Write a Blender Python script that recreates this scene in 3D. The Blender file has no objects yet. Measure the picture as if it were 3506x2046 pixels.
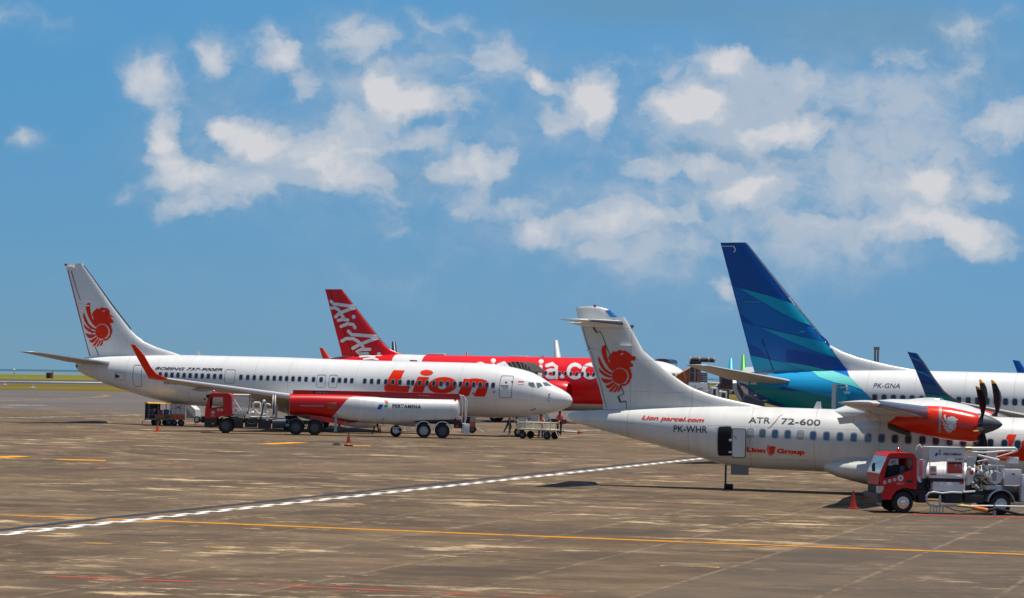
import bpy, bmesh, math, random
from mathutils import Vector, Matrix, noise
from mathutils.geometry import tessellate_polygon
random.seed(7)
S = bpy.context.scene
COL = S.collection
# ------------------------------------------------------------------ camera, world, sun
FPX, HC, KX, MY, ROLL = 9438.7, 4.9188, .0115, .002, .0131
HYC = 1262.06 + ROLL*1753
TILT = math.atan((HYC-1023)/FPX)
CAM = Vector((0, 0, HC))
Rt = Vector((1, 0, 0)); Fw = Vector((0, math.cos(TILT), math.sin(TILT))); Ut = Rt.cross(Fw)
cr, sr = math.cos(ROLL), math.sin(ROLL)
cR = Rt*cr+Ut*sr; cU = Ut*cr-Rt*sr
cam = bpy.data.cameras.new('camera'); cam.sensor_width = 36; cam.lens = 36*FPX/3506
cam.clip_end = 90000; cam.clip_start = 1
camo = bpy.data.objects.new('camera', cam); COL.objects.link(camo)
camo.matrix_world = Matrix(((cR.x, cU.x, -Fw.x, 0), (cR.y, cU.y, -Fw.y, 0), (cR.z, cU.z, -Fw.z, HC), (0, 0, 0, 1)))
S.camera = camo
NG = Vector((KX, -MY, 1)).normalized()          # the apron drains gently: its normal

S.view_settings.view_transform = 'Standard'; S.view_settings.look = 'None'
S.view_settings.gamma = 1; S.view_settings.exposure = 0.0
hA = Vector((math.cos(.2442), -math.sin(.2442), 0))
stA = Vector((-math.sin(.2442), -math.cos(.2442), 0))
SUN = (Vector((0, 0, 1)) + hA*.14 - stA*.06).normalized()    # towards the sun, close to the zenith
sl = bpy.data.lights.new('sun', 'SUN'); sl.energy = 5.0; sl.angle = math.radians(.5); sl.color = (1, .955, .88)
so = bpy.data.objects.new('sun', sl); COL.objects.link(so)
so.rotation_mode = 'QUATERNION'; so.rotation_quaternion = SUN.to_track_quat('Z', 'Y')
so.location = (0, 100, 80)

def lin(c): return c/12.92 if c <= .04045 else ((c+.055)/1.055)**2.4
def rgb(r, g, b, a=1): return (lin(r/255), lin(g/255), lin(b/255), a)

def sky():
    w = bpy.data.worlds.new('World'); S.world = w; w.use_nodes = True
    nt = w.node_tree; N = nt.nodes; L = nt.links; N.clear()
    def n(t, **k):
        o = N.new(t)
        for a, b in k.items(): setattr(o, a, b)
        return o
    def con(v, sock):
        if isinstance(v, bpy.types.NodeSocket): L.new(v, sock)
        else: sock.default_value = v
    def m(op, a, b=0., c=0., clamp=False):
        o = n('ShaderNodeMath', operation=op, use_clamp=clamp)
        con(a, o.inputs[0]); con(b, o.inputs[1]); con(c, o.inputs[2]); return o.outputs[0]
    def vm(op, a, b=None, c=None):
        o = n('ShaderNodeVectorMath', operation=op); con(a, o.inputs[0])
        if b is not None: con(b, o.inputs[1])
        if c is not None: con(c, o.inputs[2])
        return o
    def mix(f, a, b):
        o = n('ShaderNodeMix', data_type='RGBA'); con(f, o.inputs[0]); con(a, o.inputs[6]); con(b, o.inputs[7]); return o.outputs[2]
    def ramp(v, a, b):
        o = n('ShaderNodeMapRange', interpolation_type='SMOOTHSTEP'); con(v, o.inputs[0]); o.inputs[1].default_value = a; o.inputs[2].default_value = b
        return o.outputs[0]
    def nz(vec, sc, det, rough=.5):
        o = n('ShaderNodeTexNoise'); L.new(vec, o.inputs['Vector']); o.inputs['Scale'].default_value = sc
        o.inputs['Detail'].default_value = det; o.inputs['Roughness'].default_value = rough; return o
    nish = n('ShaderNodeTexSky', sky_type='NISHITA', sun_disc=False)
    nish.sun_elevation = math.asin(SUN.z); nish.sun_rotation = math.atan2(SUN.x, SUN.y)
    nish.air_density = 1.3; nish.dust_density = .6; nish.ozone_density = 3
    tc = n('ShaderNodeTexCoord'); g = tc.outputs['Generated']
    sp = n('ShaderNodeSeparateXYZ'); L.new(g, sp.inputs[0])
    yy = m('MAXIMUM', m('ABSOLUTE', sp.outputs[1]), .02)
    X = m('MULTIPLY', m('DIVIDE', sp.outputs[0], yy), FPX/1000); Y = m('MULTIPLY', m('DIVIDE', sp.outputs[2], yy), FPX/1000)
    cb = n('ShaderNodeCombineXYZ'); L.new(X, cb.inputs[0]); L.new(Y, cb.inputs[1]); p = cb.outputs[0]
    w1 = nz(p, 2.6, 3); w2 = nz(p, 11, 6, .62)
    o1 = vm('MULTIPLY_ADD', w1.outputs['Color'], (.22, .16, 0), (-.11, -.08, 0))
    o2 = vm('MULTIPLY_ADD', w2.outputs['Color'], (.11, .10, 0), (-.055, -.05, 0))
    pw = vm('ADD', vm('ADD', p, o1.outputs[0]).outputs[0], o2.outputs[0]).outputs[0]
    def field(vec, blobs):
        acc = 0.
        for (px, py, rx, ry, a) in blobs:
            bx = (px-1753)/1000; by = (1262+.0131*px-py)/1000; ix = 1000/rx; iy = 1000/ry
            rx *= 1.0; q = vm('MULTIPLY_ADD', vec, (ix, iy, 0), (-bx*ix, -by*iy, 0)).outputs[0]
            d = vm('DOT_PRODUCT', q, q).outputs['Value']
            e = m('SUBTRACT', 1., d, clamp=True)
            acc = m('MULTIPLY_ADD', m('MULTIPLY', e, e), a, acc)
        return acc
    Bl = [(487,257,170,150,1.0),(723,139,100,95,.8),(897,118,125,110,.85),(945,175,70,80,.6),(1015,285,95,90,.7),(1252,104,210,150,.75),
          (542,431,75,80,.9),(570,529,110,110,.95),(626,591,150,90,.6),(855,459,125,90,1.1),(751,424,70,60,.95),(1078,522,240,75,.85),
          (1384,341,140,85,1.1),(1300,272,70,60,.85),(1551,348,160,120,.6),(1558,570,190,75,.7),(1183,619,190,80,.75),(1656,703,240,70,.75),
          (626,710,180,60,.7),(403,647,75,55,.6),(77,480,150,75,.75),(60,45,200,110,.6),(1670,167,150,120,.65),(1350,800,150,60,.45),
          (1850,271,70,60,1.1),(2010,313,110,110,1.2),(2052,417,70,100,.8),(2310,327,170,85,1.15),(2400,348,110,80,.8),(2476,202,80,55,.75),
          (2692,452,210,75,.95),(3422,410,190,110,.85),(3200,612,95,130,.85),(3075,647,230,90,.6),(2073,744,190,80,.8),(3110,779,270,80,.75),
          (3330,800,190,80,.7),(2588,668,160,70,.65),(1823,821,110,90,.55),(2052,863,90,60,.5),(2797,765,110,60,.6),(3388,42,150,100,.5),
          (1300,470,200,70,.5),(860,700,300,60,.4),(2330,190,190,90,.45),(2250,560,200,60,.4),(3260,200,200,90,.35),(1480,30,120,80,.4),(2480,980,70,45,.5),(3430,900,120,60,.4),(706,195,90,70,.6),(1560,61,80,60,.45),(1169,402,130,70,.6),(731,621,130,70,.6),(926,633,130,60,.6),(1267,719,150,60,.55),(1900,414,110,70,.6),(2095,183,110,70,.55),(2558,219,130,70,.55),(2728,268,120,70,.5),(2436,548,150,60,.55),(2192,585,130,60,.5),(2338,731,170,55,.6),(2582,633,140,60,.55),(1851,780,80,80,.5),(3386,633,120,80,.6),(3337,877,150,60,.6),(3045,195,160,70,.45),(3264,97,120,90,.5),(2436,974,80,60,.35),(1440,470,120,50,.5),(2900,585,110,80,.55),(1700,560,120,60,.4),(480,640,90,70,.45)]
    Ve = [(1000,300,700,380,.7),(1250,620,1050,300,.8),(2350,420,900,380,.95),(2950,250,900,420,.9),(3050,720,800,320,.85),(2050,780,700,260,.7),(1500,330,600,360,.7),(150,60,420,160,.35),(2600,900,900,260,.4),(700,950,1500,300,.32),(950,560,700,240,.55),(1700,160,700,240,.5),(2800,560,1100,420,.5),(550,450,420,420,.4),(1900,1000,1900,360,.45),(2600,700,1200,420,.35),(3300,400,500,500,.5),(1250,150,500,220,.4)]
    Dk = [(2950,90,700,190,1.1),(2150,10,700,120,.9),(3350,260,300,120,.4),(2850,400,300,90,.5),(2600,560,420,80,.4),(2420,520,330,80,.7),(1330,610,260,60,.5),(1130,215,250,90,.4),(700,330,200,80,.3)]
    fb = nz(vm('MULTIPLY_ADD', pw, (1, 1.55, 1), (3.1, 7.7, 0)).outputs[0], 3.0, 8, .54).outputs['Fac']
    fb2 = nz(vm('MULTIPLY_ADD', pw, (1, 1.3, 1), (9.1, 1.7, 0)).outputs[0], 8.0, 6, .56).outputs['Fac']
    B = field(pw, [(a, b, c*1.2, d*1.25, e) for a, b, c, d, e in Bl]); V = field(p, Ve); K = field(p, Dk)
    fbc = m('MULTIPLY_ADD', fb, 2.2, -.6); fbc2 = m('MULTIPLY_ADD', fb2, 2.0, -.5)
    tex = m('MULTIPLY_ADD', m('ADD', m('MULTIPLY', fb, .55), m('MULTIPLY', fb2, .45)), 4.4, -1.7)   # about -.5 .. 1.5
    texc = m('MAXIMUM', tex, 0.)
    Bn = m('MULTIPLY', m('MAXIMUM', m('SUBTRACT', B, m('MULTIPLY_ADD', texc, -.42, .42)), 0.), 1.45); Vn = m('MULTIPLY', V, m('MULTIPLY_ADD', texc, .52, .42))
    Dn = m('ADD', Bn, Vn)
    alpha = ramp(Dn, .0, 1.35)
    # clear sky: deep at the top of the picture, paler towards the sea
    t = ramp(Y, .0, 1.25)
    t0 = ramp(Y, .0, .5)
    leftish = ramp(X, -2.2, 1.6)
    c = mix(t0, rgb(116,156,182), rgb(106,156,190))
    c = mix(t, c, rgb(88,152,200))
    c = mix(m('MULTIPLY', leftish, .35), c, rgb(112,162,208))
    c = mix(m('MULTIPLY', K, .75, clamp=True), c, rgb(104,148,180))
    cw = mix(ramp(m('SUBTRACT', Dn, m('MULTIPLY', K, .5)), .25, 1.15), rgb(134,167,196), rgb(180,192,206))
    cw = mix(ramp(m('ADD', Bn, m('MULTIPLY', Vn, .45)), .75, 1.7), cw, rgb(222,219,219))
    c = mix(m('MULTIPLY', alpha, .86), c, cw)
    sc = vm('SCALE', c); sc.inputs['Scale'].default_value = 1/.115
    # overhead it is the physical sky
    ele = ramp(sp.outputs[2], .17, .42)
    ns = vm('SCALE', nish.outputs[0]); ns.inputs['Scale'].default_value = .58
    fin = mix(ele, sc.outputs[0], ns.outputs[0])
    bg = n('ShaderNodeBackground'); L.new(fin, bg.inputs[0]); bg.inputs[1].default_value = .115
    out = n('ShaderNodeOutputWorld'); L.new(bg.outputs[0], out.inputs[0])
    w.cycles.sampling_method = 'MANUAL'; w.cycles.sample_map_resolution = 512
sky()

# ------------------------------------------------------------------ materials
MATS = {}
def mat(name, col, rough=.5, metal=0., spec=.5, coat=0., var=0., vscale=3., streak=0., emit=None, bump=0., seam=0.):
    if name in MATS: return MATS[name]
    m = bpy.data.materials.new(name); m.use_nodes = True
    nt = m.node_tree; N = nt.nodes; L = nt.links; b = N['Principled BSDF']
    b.inputs['Roughness'].default_value = rough; b.inputs['Metallic'].default_value = metal
    b.inputs['Specular IOR Level'].default_value = spec; b.inputs['Coat Weight'].default_value = coat; b.inputs['Coat Roughness'].default_value = .15
    tc = N.new('ShaderNodeTexCoord'); last = None
    if len(col) == 3: col = (*col, 1)
    if var > 0:
        nz = N.new('ShaderNodeTexNoise'); nz.inputs['Scale'].default_value = vscale; nz.inputs['Detail'].default_value = 6; nz.inputs['Roughness'].default_value = .6
        L.new(tc.outputs['Object'], nz.inputs['Vector'])
        mr = N.new('ShaderNodeMapRange'); L.new(nz.outputs['Fac'], mr.inputs[0]); mr.inputs[1].default_value = .3; mr.inputs[2].default_value = .7
        mr.inputs[3].default_value = 1-var; mr.inputs[4].default_value = 1+var*.35
        last = mr.outputs[0]
    if streak > 0:   # soot and run-off: stretched along the height
        mp = N.new('ShaderNodeMapping'); mp.inputs['Scale'].default_value = (2.4, .6, .22); L.new(tc.outputs['Object'], mp.inputs[0])
        nz = N.new('ShaderNodeTexNoise'); nz.inputs['Scale'].default_value = 1.; nz.inputs['Detail'].default_value = 7; L.new(mp.outputs[0], nz.inputs['Vector'])
        mr = N.new('ShaderNodeMapRange'); L.new(nz.outputs['Fac'], mr.inputs[0]); mr.inputs[1].default_value = .35; mr.inputs[2].default_value = .6
        mr.inputs[3].default_value = 1-streak; mr.inputs[4].default_value = 1
        if last:
            mu = N.new('ShaderNodeMath'); mu.operation = 'MULTIPLY'; L.new(last, mu.inputs[0]); L.new(mr.outputs[0], mu.inputs[1]); last = mu.outputs[0]
        else: last = mr.outputs[0]
    if seam:
        sx = N.new('ShaderNodeSeparateXYZ'); L.new(tc.outputs['Object'], sx.inputs[0])
        def mm(op, a, b_):
            q = N.new('ShaderNodeMath'); q.operation = op
            for i, k in enumerate((a, b_)):
                if isinstance(k, bpy.types.NodeSocket): L.new(k, q.inputs[i])
                else: q.inputs[i].default_value = k
            return q.outputs[0]
        g1 = mm('LESS_THAN', mm('FRACT', mm('DIVIDE', sx.outputs[0], 2.75), 0), .014); g2 = mm('LESS_THAN', mm('FRACT', mm('DIVIDE', sx.outputs[2], 1.37), 0), .016)
        g = mm('MULTIPLY', mm('MAXIMUM', g1, g2), -seam); g = mm('ADD', g, 1.)
        last = mm('MULTIPLY', last, g) if last else g
    if last:
        vm = N.new('ShaderNodeVectorMath'); vm.operation = 'SCALE'; vm.inputs[0].default_value = col[:3]; L.new(last, vm.inputs['Scale'])
        L.new(vm.outputs[0], b.inputs['Base Color'])
    else: b.inputs['Base Color'].default_value = col
    if bump > 0:
        nz = N.new('ShaderNodeTexNoise'); nz.inputs['Scale'].default_value = 1.3; nz.inputs['Detail'].default_value = 3
        L.new(tc.outputs['Object'], nz.inputs['Vector'])
        bp = N.new('ShaderNodeBump'); bp.inputs['Strength'].default_value = bump; bp.inputs['Distance'].default_value = .05
        L.new(nz.outputs['Fac'], bp.inputs['Height']); L.new(bp.outputs[0], b.inputs['Normal'])
    if emit:
        b.inputs['Emission Color'].default_value = (*emit[:3], 1); b.inputs['Emission Strength'].default_value = emit[3]
    MATS[name] = m; return m
WHITE = mat('aircraft_white', (.78, .765, .74), .3, coat=.35, var=.03, vscale=.3, streak=.04, seam=.22)
WHITE2 = mat('aircraft_white_worn', (.72, .70, .66), .35, coat=.2, var=.05, vscale=.5, streak=.08, seam=.25)
GREYW = mat('wing_grey', (.46, .46, .44), .5, var=.08, vscale=1.)
METAL = mat('bare_metal', (.55, .56, .58), .3, metal=.85, var=.06)
REDL = mat('livery_red', (.80, .030, .005), .45, spec=.2, var=.05)
REDA = mat('low_cost_red', (.74, .004, .010), .35, spec=.35, coat=.15, var=.05, vscale=.6)
GLASS = mat('cabin_glass', (.018, .024, .045), .12, spec=.7)
GLASSB = mat('cabin_glass_blue', (.05, .10, .20), .12, spec=.7)
RIM = mat('window_rim', (.34, .34, .37), .5)
LINEG = mat('panel_gap_grey', (.20, .20, .21), .6)
BLACK = mat('black_lettering', (.02, .02, .025), .45)
RUB = mat('tyre_rubber', (.018, .018, .02), .8, var=.3, vscale=6)
DARK = mat('chassis_black', (.022, .024, .028), .6, var=.3)
WPAINT = mat('white_paint', (.72, .72, .70), .38, var=.08, vscale=2, streak=.1)
RPAINT = mat('truck_red', (.56, .004, .006), .35, spec=.3, coat=.2, var=.06)
NAVY = mat('airline_navy', (.0, .070, .33), .35, spec=.3, coat=.2, var=.06)
BLUE2 = mat('airline_blue', (.0, .125, .42), .35, spec=.3, coat=.2)
BLUE3 = mat('airline_ocean', (.0, .32, .50), .35, spec=.3, coat=.2)
CYAN = mat('airline_cyan', (.01, .33, .62), .35, spec=.3, coat=.2)
TEAL = mat('airline_teal', (.0, .24, .25), .35, spec=.3, coat=.2)
MINT = mat('airline_mint', (.16, .66, .60), .35, spec=.3, coat=.2)
ORANGE = mat('orange_paint', (.75, .13, .01), .4, var=.1)
GREY = mat('grey_paint', (.30, .31, .33), .5, var=.1)
DGREY = mat('dark_grey', (.07, .075, .085), .5, var=.1)

# ------------------------------------------------------------------ mesh helpers
def link(o, parent=None):
    COL.objects.link(o)
    if parent is not None: o.parent = parent
    return o
def mesh(name, V, F, m, parent=None, smooth=35, mi=None, M=None):
    me = bpy.data.meshes.new(name)
    me.from_pydata([tuple(v) for v in V], [], F)
    for x in (m if isinstance(m, (list, tuple)) else [m]): me.materials.append(x)
    if mi: me.polygons.foreach_set('material_index', mi)
    bm = bmesh.new(); bm.from_mesh(me); bmesh.ops.recalc_face_normals(bm, faces=bm.faces); bm.to_mesh(me); bm.free()
    if smooth:
        me.polygons.foreach_set('use_smooth', [True]*len(me.polygons))
        me.set_sharp_from_angle(angle=math.radians(smooth))
    o = bpy.data.objects.new(name, me); link(o, parent)
    if M is not None: o.matrix_world = M
    return o
def tag(o, label=None, cat=None, group=None, kind=None):
    if label: o['label'] = label
    if cat: o['category'] = cat
    if group: o['group'] = group
    if kind: o['kind'] = kind
    return o
class MB:
    """collects shapes of one part"""
    def __init__(s): s.V = []; s.F = []; s.I = []; s.k = 0
    def add(s, V, F):
        n = len(s.V); s.V += [Vector(v) for v in V]; s.F += [tuple(i+n for i in f) for f in F]; s.I += [s.k]*len(F); return s
    def mt(s, k): s.k = k; return s
    def box(s, a, b, bev=0.):
        (x0, y0, z0), (x1, y1, z1) = a, b
        if bev <= 0:
            return s.add([(x0,y0,z0),(x1,y0,z0),(x1,y1,z0),(x0,y1,z0),(x0,y0,z1),(x1,y0,z1),(x1,y1,z1),(x0,y1,z1)],
                  [(0,3,2,1),(4,5,6,7),(0,1,5,4),(1,2,6,5),(2,3,7,6),(3,0,4,7)])
        bm = bmesh.new(); bmesh.ops.create_cube(bm, size=1)
        for v in bm.verts: v.co = Vector(((x0+x1)/2+v.co.x*(x1-x0), (y0+y1)/2+v.co.y*(y1-y0), (z0+z1)/2+v.co.z*(z1-z0)))
        bmesh.ops.bevel(bm, geom=bm.edges[:], offset=bev, segments=2, affect='EDGES', profile=.6)
        s.addbm(bm); return s
    def addbm(s, bm):
        bm.verts.index_update(); s.add([v.co.copy() for v in bm.verts], [tuple(v.index for v in f.verts) for f in bm.faces]); bm.free()
    def cyl(s, a, b, r, r2=None, n=12, cap=True):
        a = Vector(a); b = Vector(b); r2 = r if r2 is None else r2; d = (b-a).normalized()
        u = d.orthogonal().normalized(); v = d.cross(u)
        V = [a+(u*math.cos(t)+v*math.sin(t))*r for t in [2*math.pi*i/n for i in range(n)]]
        V += [b+(u*math.cos(t)+v*math.sin(t))*r2 for t in [2*math.pi*i/n for i in range(n)]]
        F = [(i, (i+1) % n, n+(i+1) % n, n+i) for i in range(n)]
        if cap: F += [tuple(range(n))[::-1], tuple(range(n, 2*n))]
        return s.add(V, F)
    def tube(s, pts, r, n=8):
        pts = [Vector(p) for p in pts]; V = []; F = []; u = None
        for i, p in enumerate(pts):
            d = (pts[min(i+1, len(pts)-1)]-pts[max(i-1, 0)]).normalized()
            if u is None: u = d.orthogonal().normalized()
            else: u = (u-d*u.dot(d)).normalized()
            v = d.cross(u)
            rr = r[i] if isinstance(r, (list, tuple)) else r
            V += [p+(u*math.cos(2*math.pi*k/n)+v*math.sin(2*math.pi*k/n))*rr for k in range(n)]
        for i in range(len(pts)-1):
            for k in range(n): F.append((i*n+k, i*n+(k+1) % n, (i+1)*n+(k+1) % n, (i+1)*n+k))
        F += [tuple(range(n))[::-1], tuple(range((len(pts)-1)*n, len(pts)*n))]
        return s.add(V, F)
    def loft(s, rings, cap=True, close=True):
        n = len(rings[0]); V = [p for r in rings for p in r]; F = []
        for i in range(len(rings)-1):
            for k in range(n if close else n-1):
                F.append((i*n+k, i*n+(k+1) % n, (i+1)*n+(k+1) % n, (i+1)*n+k))
        if cap: F += [tuple(range(n))[::-1], tuple(range((len(rings)-1)*n, len(rings)*n))]
        return s.add(V, F)
    def lathe(s, prof, o, ax, n=24, cap=True):   # prof: (distance along axis, radius)
        o = Vector(o); ax = Vector(ax).normalized(); u = ax.orthogonal().normalized(); v = ax.cross(u)
        return s.loft([[o+ax*d+(u*math.cos(2*math.pi*k/n)+v*math.sin(2*math.pi*k/n))*r for k in range(n)] for d, r in prof], cap)
    def prism(s, poly, y0, y1, ax='y'):      # poly of (x,z), between two y
        n = len(poly)
        if ax == 'y': V = [(x, y0, z) for x, z in poly]+[(x, y1, z) for x, z in poly]
        elif ax == 'x': V = [(y0, a, b) for a, b in poly]+[(y1, a, b) for a, b in poly]
        else: V = [(a, b, y0) for a, b in poly]+[(a, b, y1) for a, b in poly]
        return s.add(V, [tuple(range(n))[::-1], tuple(range(n, 2*n))]+[(i, (i+1) % n, n+(i+1) % n, n+i) for i in range(n)])
    def ball(s, c, r, sc=(1, 1, 1), n=10):
        c = Vector(c); rings = []
        for i in range(1, n):
            t = math.pi*i/n
            rings.append([c+Vector((math.sin(t)*math.cos(2*math.pi*k/(2*n))*r*sc[0], math.sin(t)*math.sin(2*math.pi*k/(2*n))*r*sc[1], math.cos(t)*r*sc[2])) for k in range(2*n)])
        return s.loft(rings)
    def obj(s, name, m, parent=None, smooth=35): return mesh(name, s.V, s.F, m, parent, smooth, s.I if isinstance(m, (list, tuple)) else None)

# ------------------------------------------------------------------ frames: x runs right along the thing, y away from the camera, z up
def ray(px, py):
    a = px-1753; b = py-1023
    X = (a*cr+b*sr)/FPX; u = -(-a*sr+b*cr)/FPX
    return Rt*X+Fw+Ut*u
def gz(x, y):
    p = -KX*x+MY*y; c = 1.72
    # the slope dies out where the airfield flattens
    d = p-c; p = p-.5*(d+math.sqrt(d*d+.01)) if d > -3 else p
    t = min(1, max(0, (y-430)/250)); t = t*t*(3-2*t)
    return p*(1-t)+c*t
def ground(px, py, h=0):
    d = ray(px, py); s = (h-NG.dot(CAM))/NG.dot(d); return CAM+d*s
class Fr:
    def __init__(s, o, th):
        s.o = Vector(o); h = Vector((math.cos(th), -math.sin(th), 0)); h = (h-NG*NG.dot(h)).normalized()
        s.x = h; s.z = NG; s.y = NG.cross(h)
        s.M = Matrix(((s.x.x, s.y.x, s.z.x, s.o.x), (s.x.y, s.y.y, s.z.y, s.o.y), (s.x.z, s.y.z, s.z.z, s.o.z), (0, 0, 0, 1)))
    def at(s, px, py, y=0.):
        d = ray(px, py); q = (y-s.y.dot(CAM-s.o))/s.y.dot(d); P = CAM+d*q-s.o
        return s.x.dot(P), s.z.dot(P)
    def zat(s, px, py, z=0.):
        d = ray(px, py); q = (z-s.z.dot(CAM-s.o))/s.z.dot(d); P = CAM+d*q-s.o
        return s.x.dot(P), s.y.dot(P)
    def on(s, px, py, surf, it=5):
        y = 0
        for _ in range(it):
            x, z = s.at(px, py, y); y = surf(x, z)
        return x, z
    def root(s, name, dx=0., dy=0.):
        o = bpy.data.objects.new(name, None); o.empty_display_size = 1; link(o); o.matrix_world = s.M; return o
def frame_px(a, b):
    A = ground(*a); B = ground(*b); d = B-A
    return Fr(A, -math.atan2(d.y, d.x))
def Zm(bx, by, sc, pts): return [(bx+u/sc, by+v/sc) for u, v in pts]

def lerp_tab(T, x):
    if x <= T[0][0]: return T[0][1]
    for (a, b), (c, d) in zip(T, T[1:]):
        if x <= c: return b+(d-b)*(x-a)/(c-a) if c > a else d
    return T[-1][1]
def smooth_tab(T, w=.5, n=7):
    xs = [T[0][0]+(T[-1][0]-T[0][0])*i/160 for i in range(161)]
    return [(x, sum(lerp_tab(T, x+w*(k/(n//2)-1)) for k in range(n))/n if T[0][0]+w < x < T[-1][0]-w else lerp_tab(T, x)) for x in xs]

# decals: painted shapes lying on a curved skin
def tess(loops):
    vs = [Vector((x, z, 0)) for l in loops for x, z in l]
    tris = tessellate_polygon([[Vector((x, z, 0)) for x, z in l] for l in loops])
    return vs, tris
def drape(bm, surf, off, cz=.18, cx=.8):
    if not bm.verts: return
    for axis, step in ((1, cz), (0, cx)):
        if not step: continue
        lo = min(v.co[axis] for v in bm.verts); hi = max(v.co[axis] for v in bm.verts)
        k = math.ceil(lo/step)
        while k*step < hi:
            co = [0, 0, 0]; no = [0, 0, 0]; co[axis] = k*step; no[axis] = 1
            bmesh.ops.bisect_plane(bm, geom=bm.verts[:]+bm.edges[:]+bm.faces[:], plane_co=co, plane_no=no, dist=1e-4); k += 1
    body = getattr(surf, '__self__', None)
    for v in bm.verts:
        x, z = v.co.x, v.co.y
        if body is not None:
            c, h, w = body.sec(x); z = min(c+h*.9995, max(c-h*.9995, z))
        y = surf(x, z); zz = z
        if body is not None and abs(z-c) > h*.8: zz = z+off*(1 if z > c else -1)
        v.co = Vector((x, y-off, zz))
def decal(name, fr, groups, surf, m, parent, off=.012, cz=.18, cx=.8, local=False, mi=None):
    """groups: list of [outer, hole, hole...] loops in photo pixels (or local x,z)"""
    bm = bmesh.new(); idx = []
    for gi, loops in enumerate(groups):
        if not local: loops = [[fr.on(px, py, surf) for px, py in l] for l in loops]
        vs, tris = tess(loops); bv = [bm.verts.new(v) for v in vs]
        for t in tris:
            try:
                f = bm.faces.new([bv[i] for i in t]); f.material_index = mi[gi] if mi else 0
            except ValueError: pass
    drape(bm, surf, off, cz, cx)
    me = bpy.data.meshes.new(name)
    bmesh.ops.recalc_face_normals(bm, faces=bm.faces)
    if bm.faces and sum(f.normal.y*f.calc_area() for f in bm.faces) > 0: bmesh.ops.reverse_faces(bm, faces=bm.faces[:])
    bm.to_mesh(me); bm.free()
    me.polygons.foreach_set('use_smooth', [True]*len(me.polygons))
    for x in (m if isinstance(m, (list, tuple)) else [m]): me.materials.append(x)
    return link(bpy.data.objects.new(name, me), parent)
def text_bm(s, shear=0., bold=0., space=1.):
    cu = bpy.data.curves.new('t', 'FONT'); cu.body = s; cu.size = 1; cu.shear = shear; cu.offset = bold; cu.space_character = space
    cu.resolution_u = 4
    o = bpy.data.objects.new('t', cu); COL.objects.link(o)
    dg = bpy.context.evaluated_depsgraph_get(); me = bpy.data.meshes.new_from_object(o.evaluated_get(dg))
    bm = bmesh.new(); bm.from_mesh(me); bpy.data.objects.remove(o); bpy.data.curves.remove(cu); bpy.data.meshes.remove(me)
    return bm
def text(name, fr, s, a, b, hpx, surf, m, parent, shear=0., bold=0., off=.014, cz=.3, space=1., name_h=None):
    """a,b: baseline ends in photo pixels, hpx: capital height in pixels"""
    bm = text_bm(s, shear, bold, space)
    x0 = min(v.co.x for v in bm.verts); x1 = max(v.co.x for v in bm.verts); H = .729 if not name_h else name_h
    A = fr.on(*a, surf); B = fr.on(*b, surf); T = fr.on(a[0], a[1]-hpx, surf); hz = T[1]-A[1]
    for v in bm.verts:
        u = (v.co.x-x0)/(x1-x0); w = v.co.y/H
        v.co = Vector((A[0]+(B[0]-A[0])*u, A[1]+(B[1]-A[1])*u+hz*w, 0))
    drape(bm, surf, off, cz, None)
    me = bpy.data.meshes.new(name); bm.to_mesh(me); bm.free()
    me.materials.append(m)
    return link(bpy.data.objects.new(name, me), parent)
def rrect(x0, z0, x1, z1, r, n=4):
    P = []
    for cx, cz, a in ((x1-r, z1-r, 0), (x0+r, z1-r, 90), (x0+r, z0+r, 180), (x1-r, z0+r, 270)):
        for k in range(n+1):
            t = math.radians(a+90*k/n); P.append((cx+r*math.cos(t), cz+r*math.sin(t)))
    return P
def strokes(lines, w, caps=6):
    """thick pen strokes as polygons; lines: list of point lists -> list of [outer]"""
    out = []
    for pts in lines:
        L = []; R = []
        pts = [Vector((p[0], p[1], 0)) for p in pts]
        ww = w
        for i, p in enumerate(pts):
            d = (pts[min(i+1, len(pts)-1)]-pts[max(i-1, 0)]).normalized(); nrm = Vector((-d.y, d.x, 0))
            L.append(p+nrm*ww/2); R.append(p-nrm*ww/2)
        d0 = (pts[0]-pts[1]).normalized(); d1 = (pts[-1]-pts[-2]).normalized()
        def cap(c, d):
            n = Vector((-d.y, d.x, 0)); return [c+(n*-math.cos(math.pi*k/caps)*-1+d*math.sin(math.pi*k/caps))*ww/2 for k in range(1, caps)]
        c1 = cap(pts[-1], d1); c0 = cap(pts[0], d0)
        out.append([[(v.x, v.y) for v in L+c1+R[::-1]+c0]])
    return out
def arc(cx, cy, rx, ry, a0, a1, n=14): return [(cx+rx*math.cos(math.radians(a0+(a1-a0)*i/n)), cy+ry*math.sin(math.radians(a0+(a1-a0)*i/n))) for i in range(n+1)]

def plate(mb, loops, y0, y1):
    """slab with holes: loops of (x,z)"""
    vs, tris = tess(loops); n = len(vs)
    V = [(v.x, y0, v.y) for v in vs]+[(v.x, y1, v.y) for v in vs]
    F = [tuple(t) for t in tris]+[tuple(i+n for i in t[::-1]) for t in tris]; k = 0
    for l in loops:
        m_ = len(l)
        for i in range(m_): a, b = k+i, k+(i+1) % m_; F.append((a, b, b+n, a+n))
        k += m_
    mb.add(V, F); return mb
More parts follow.
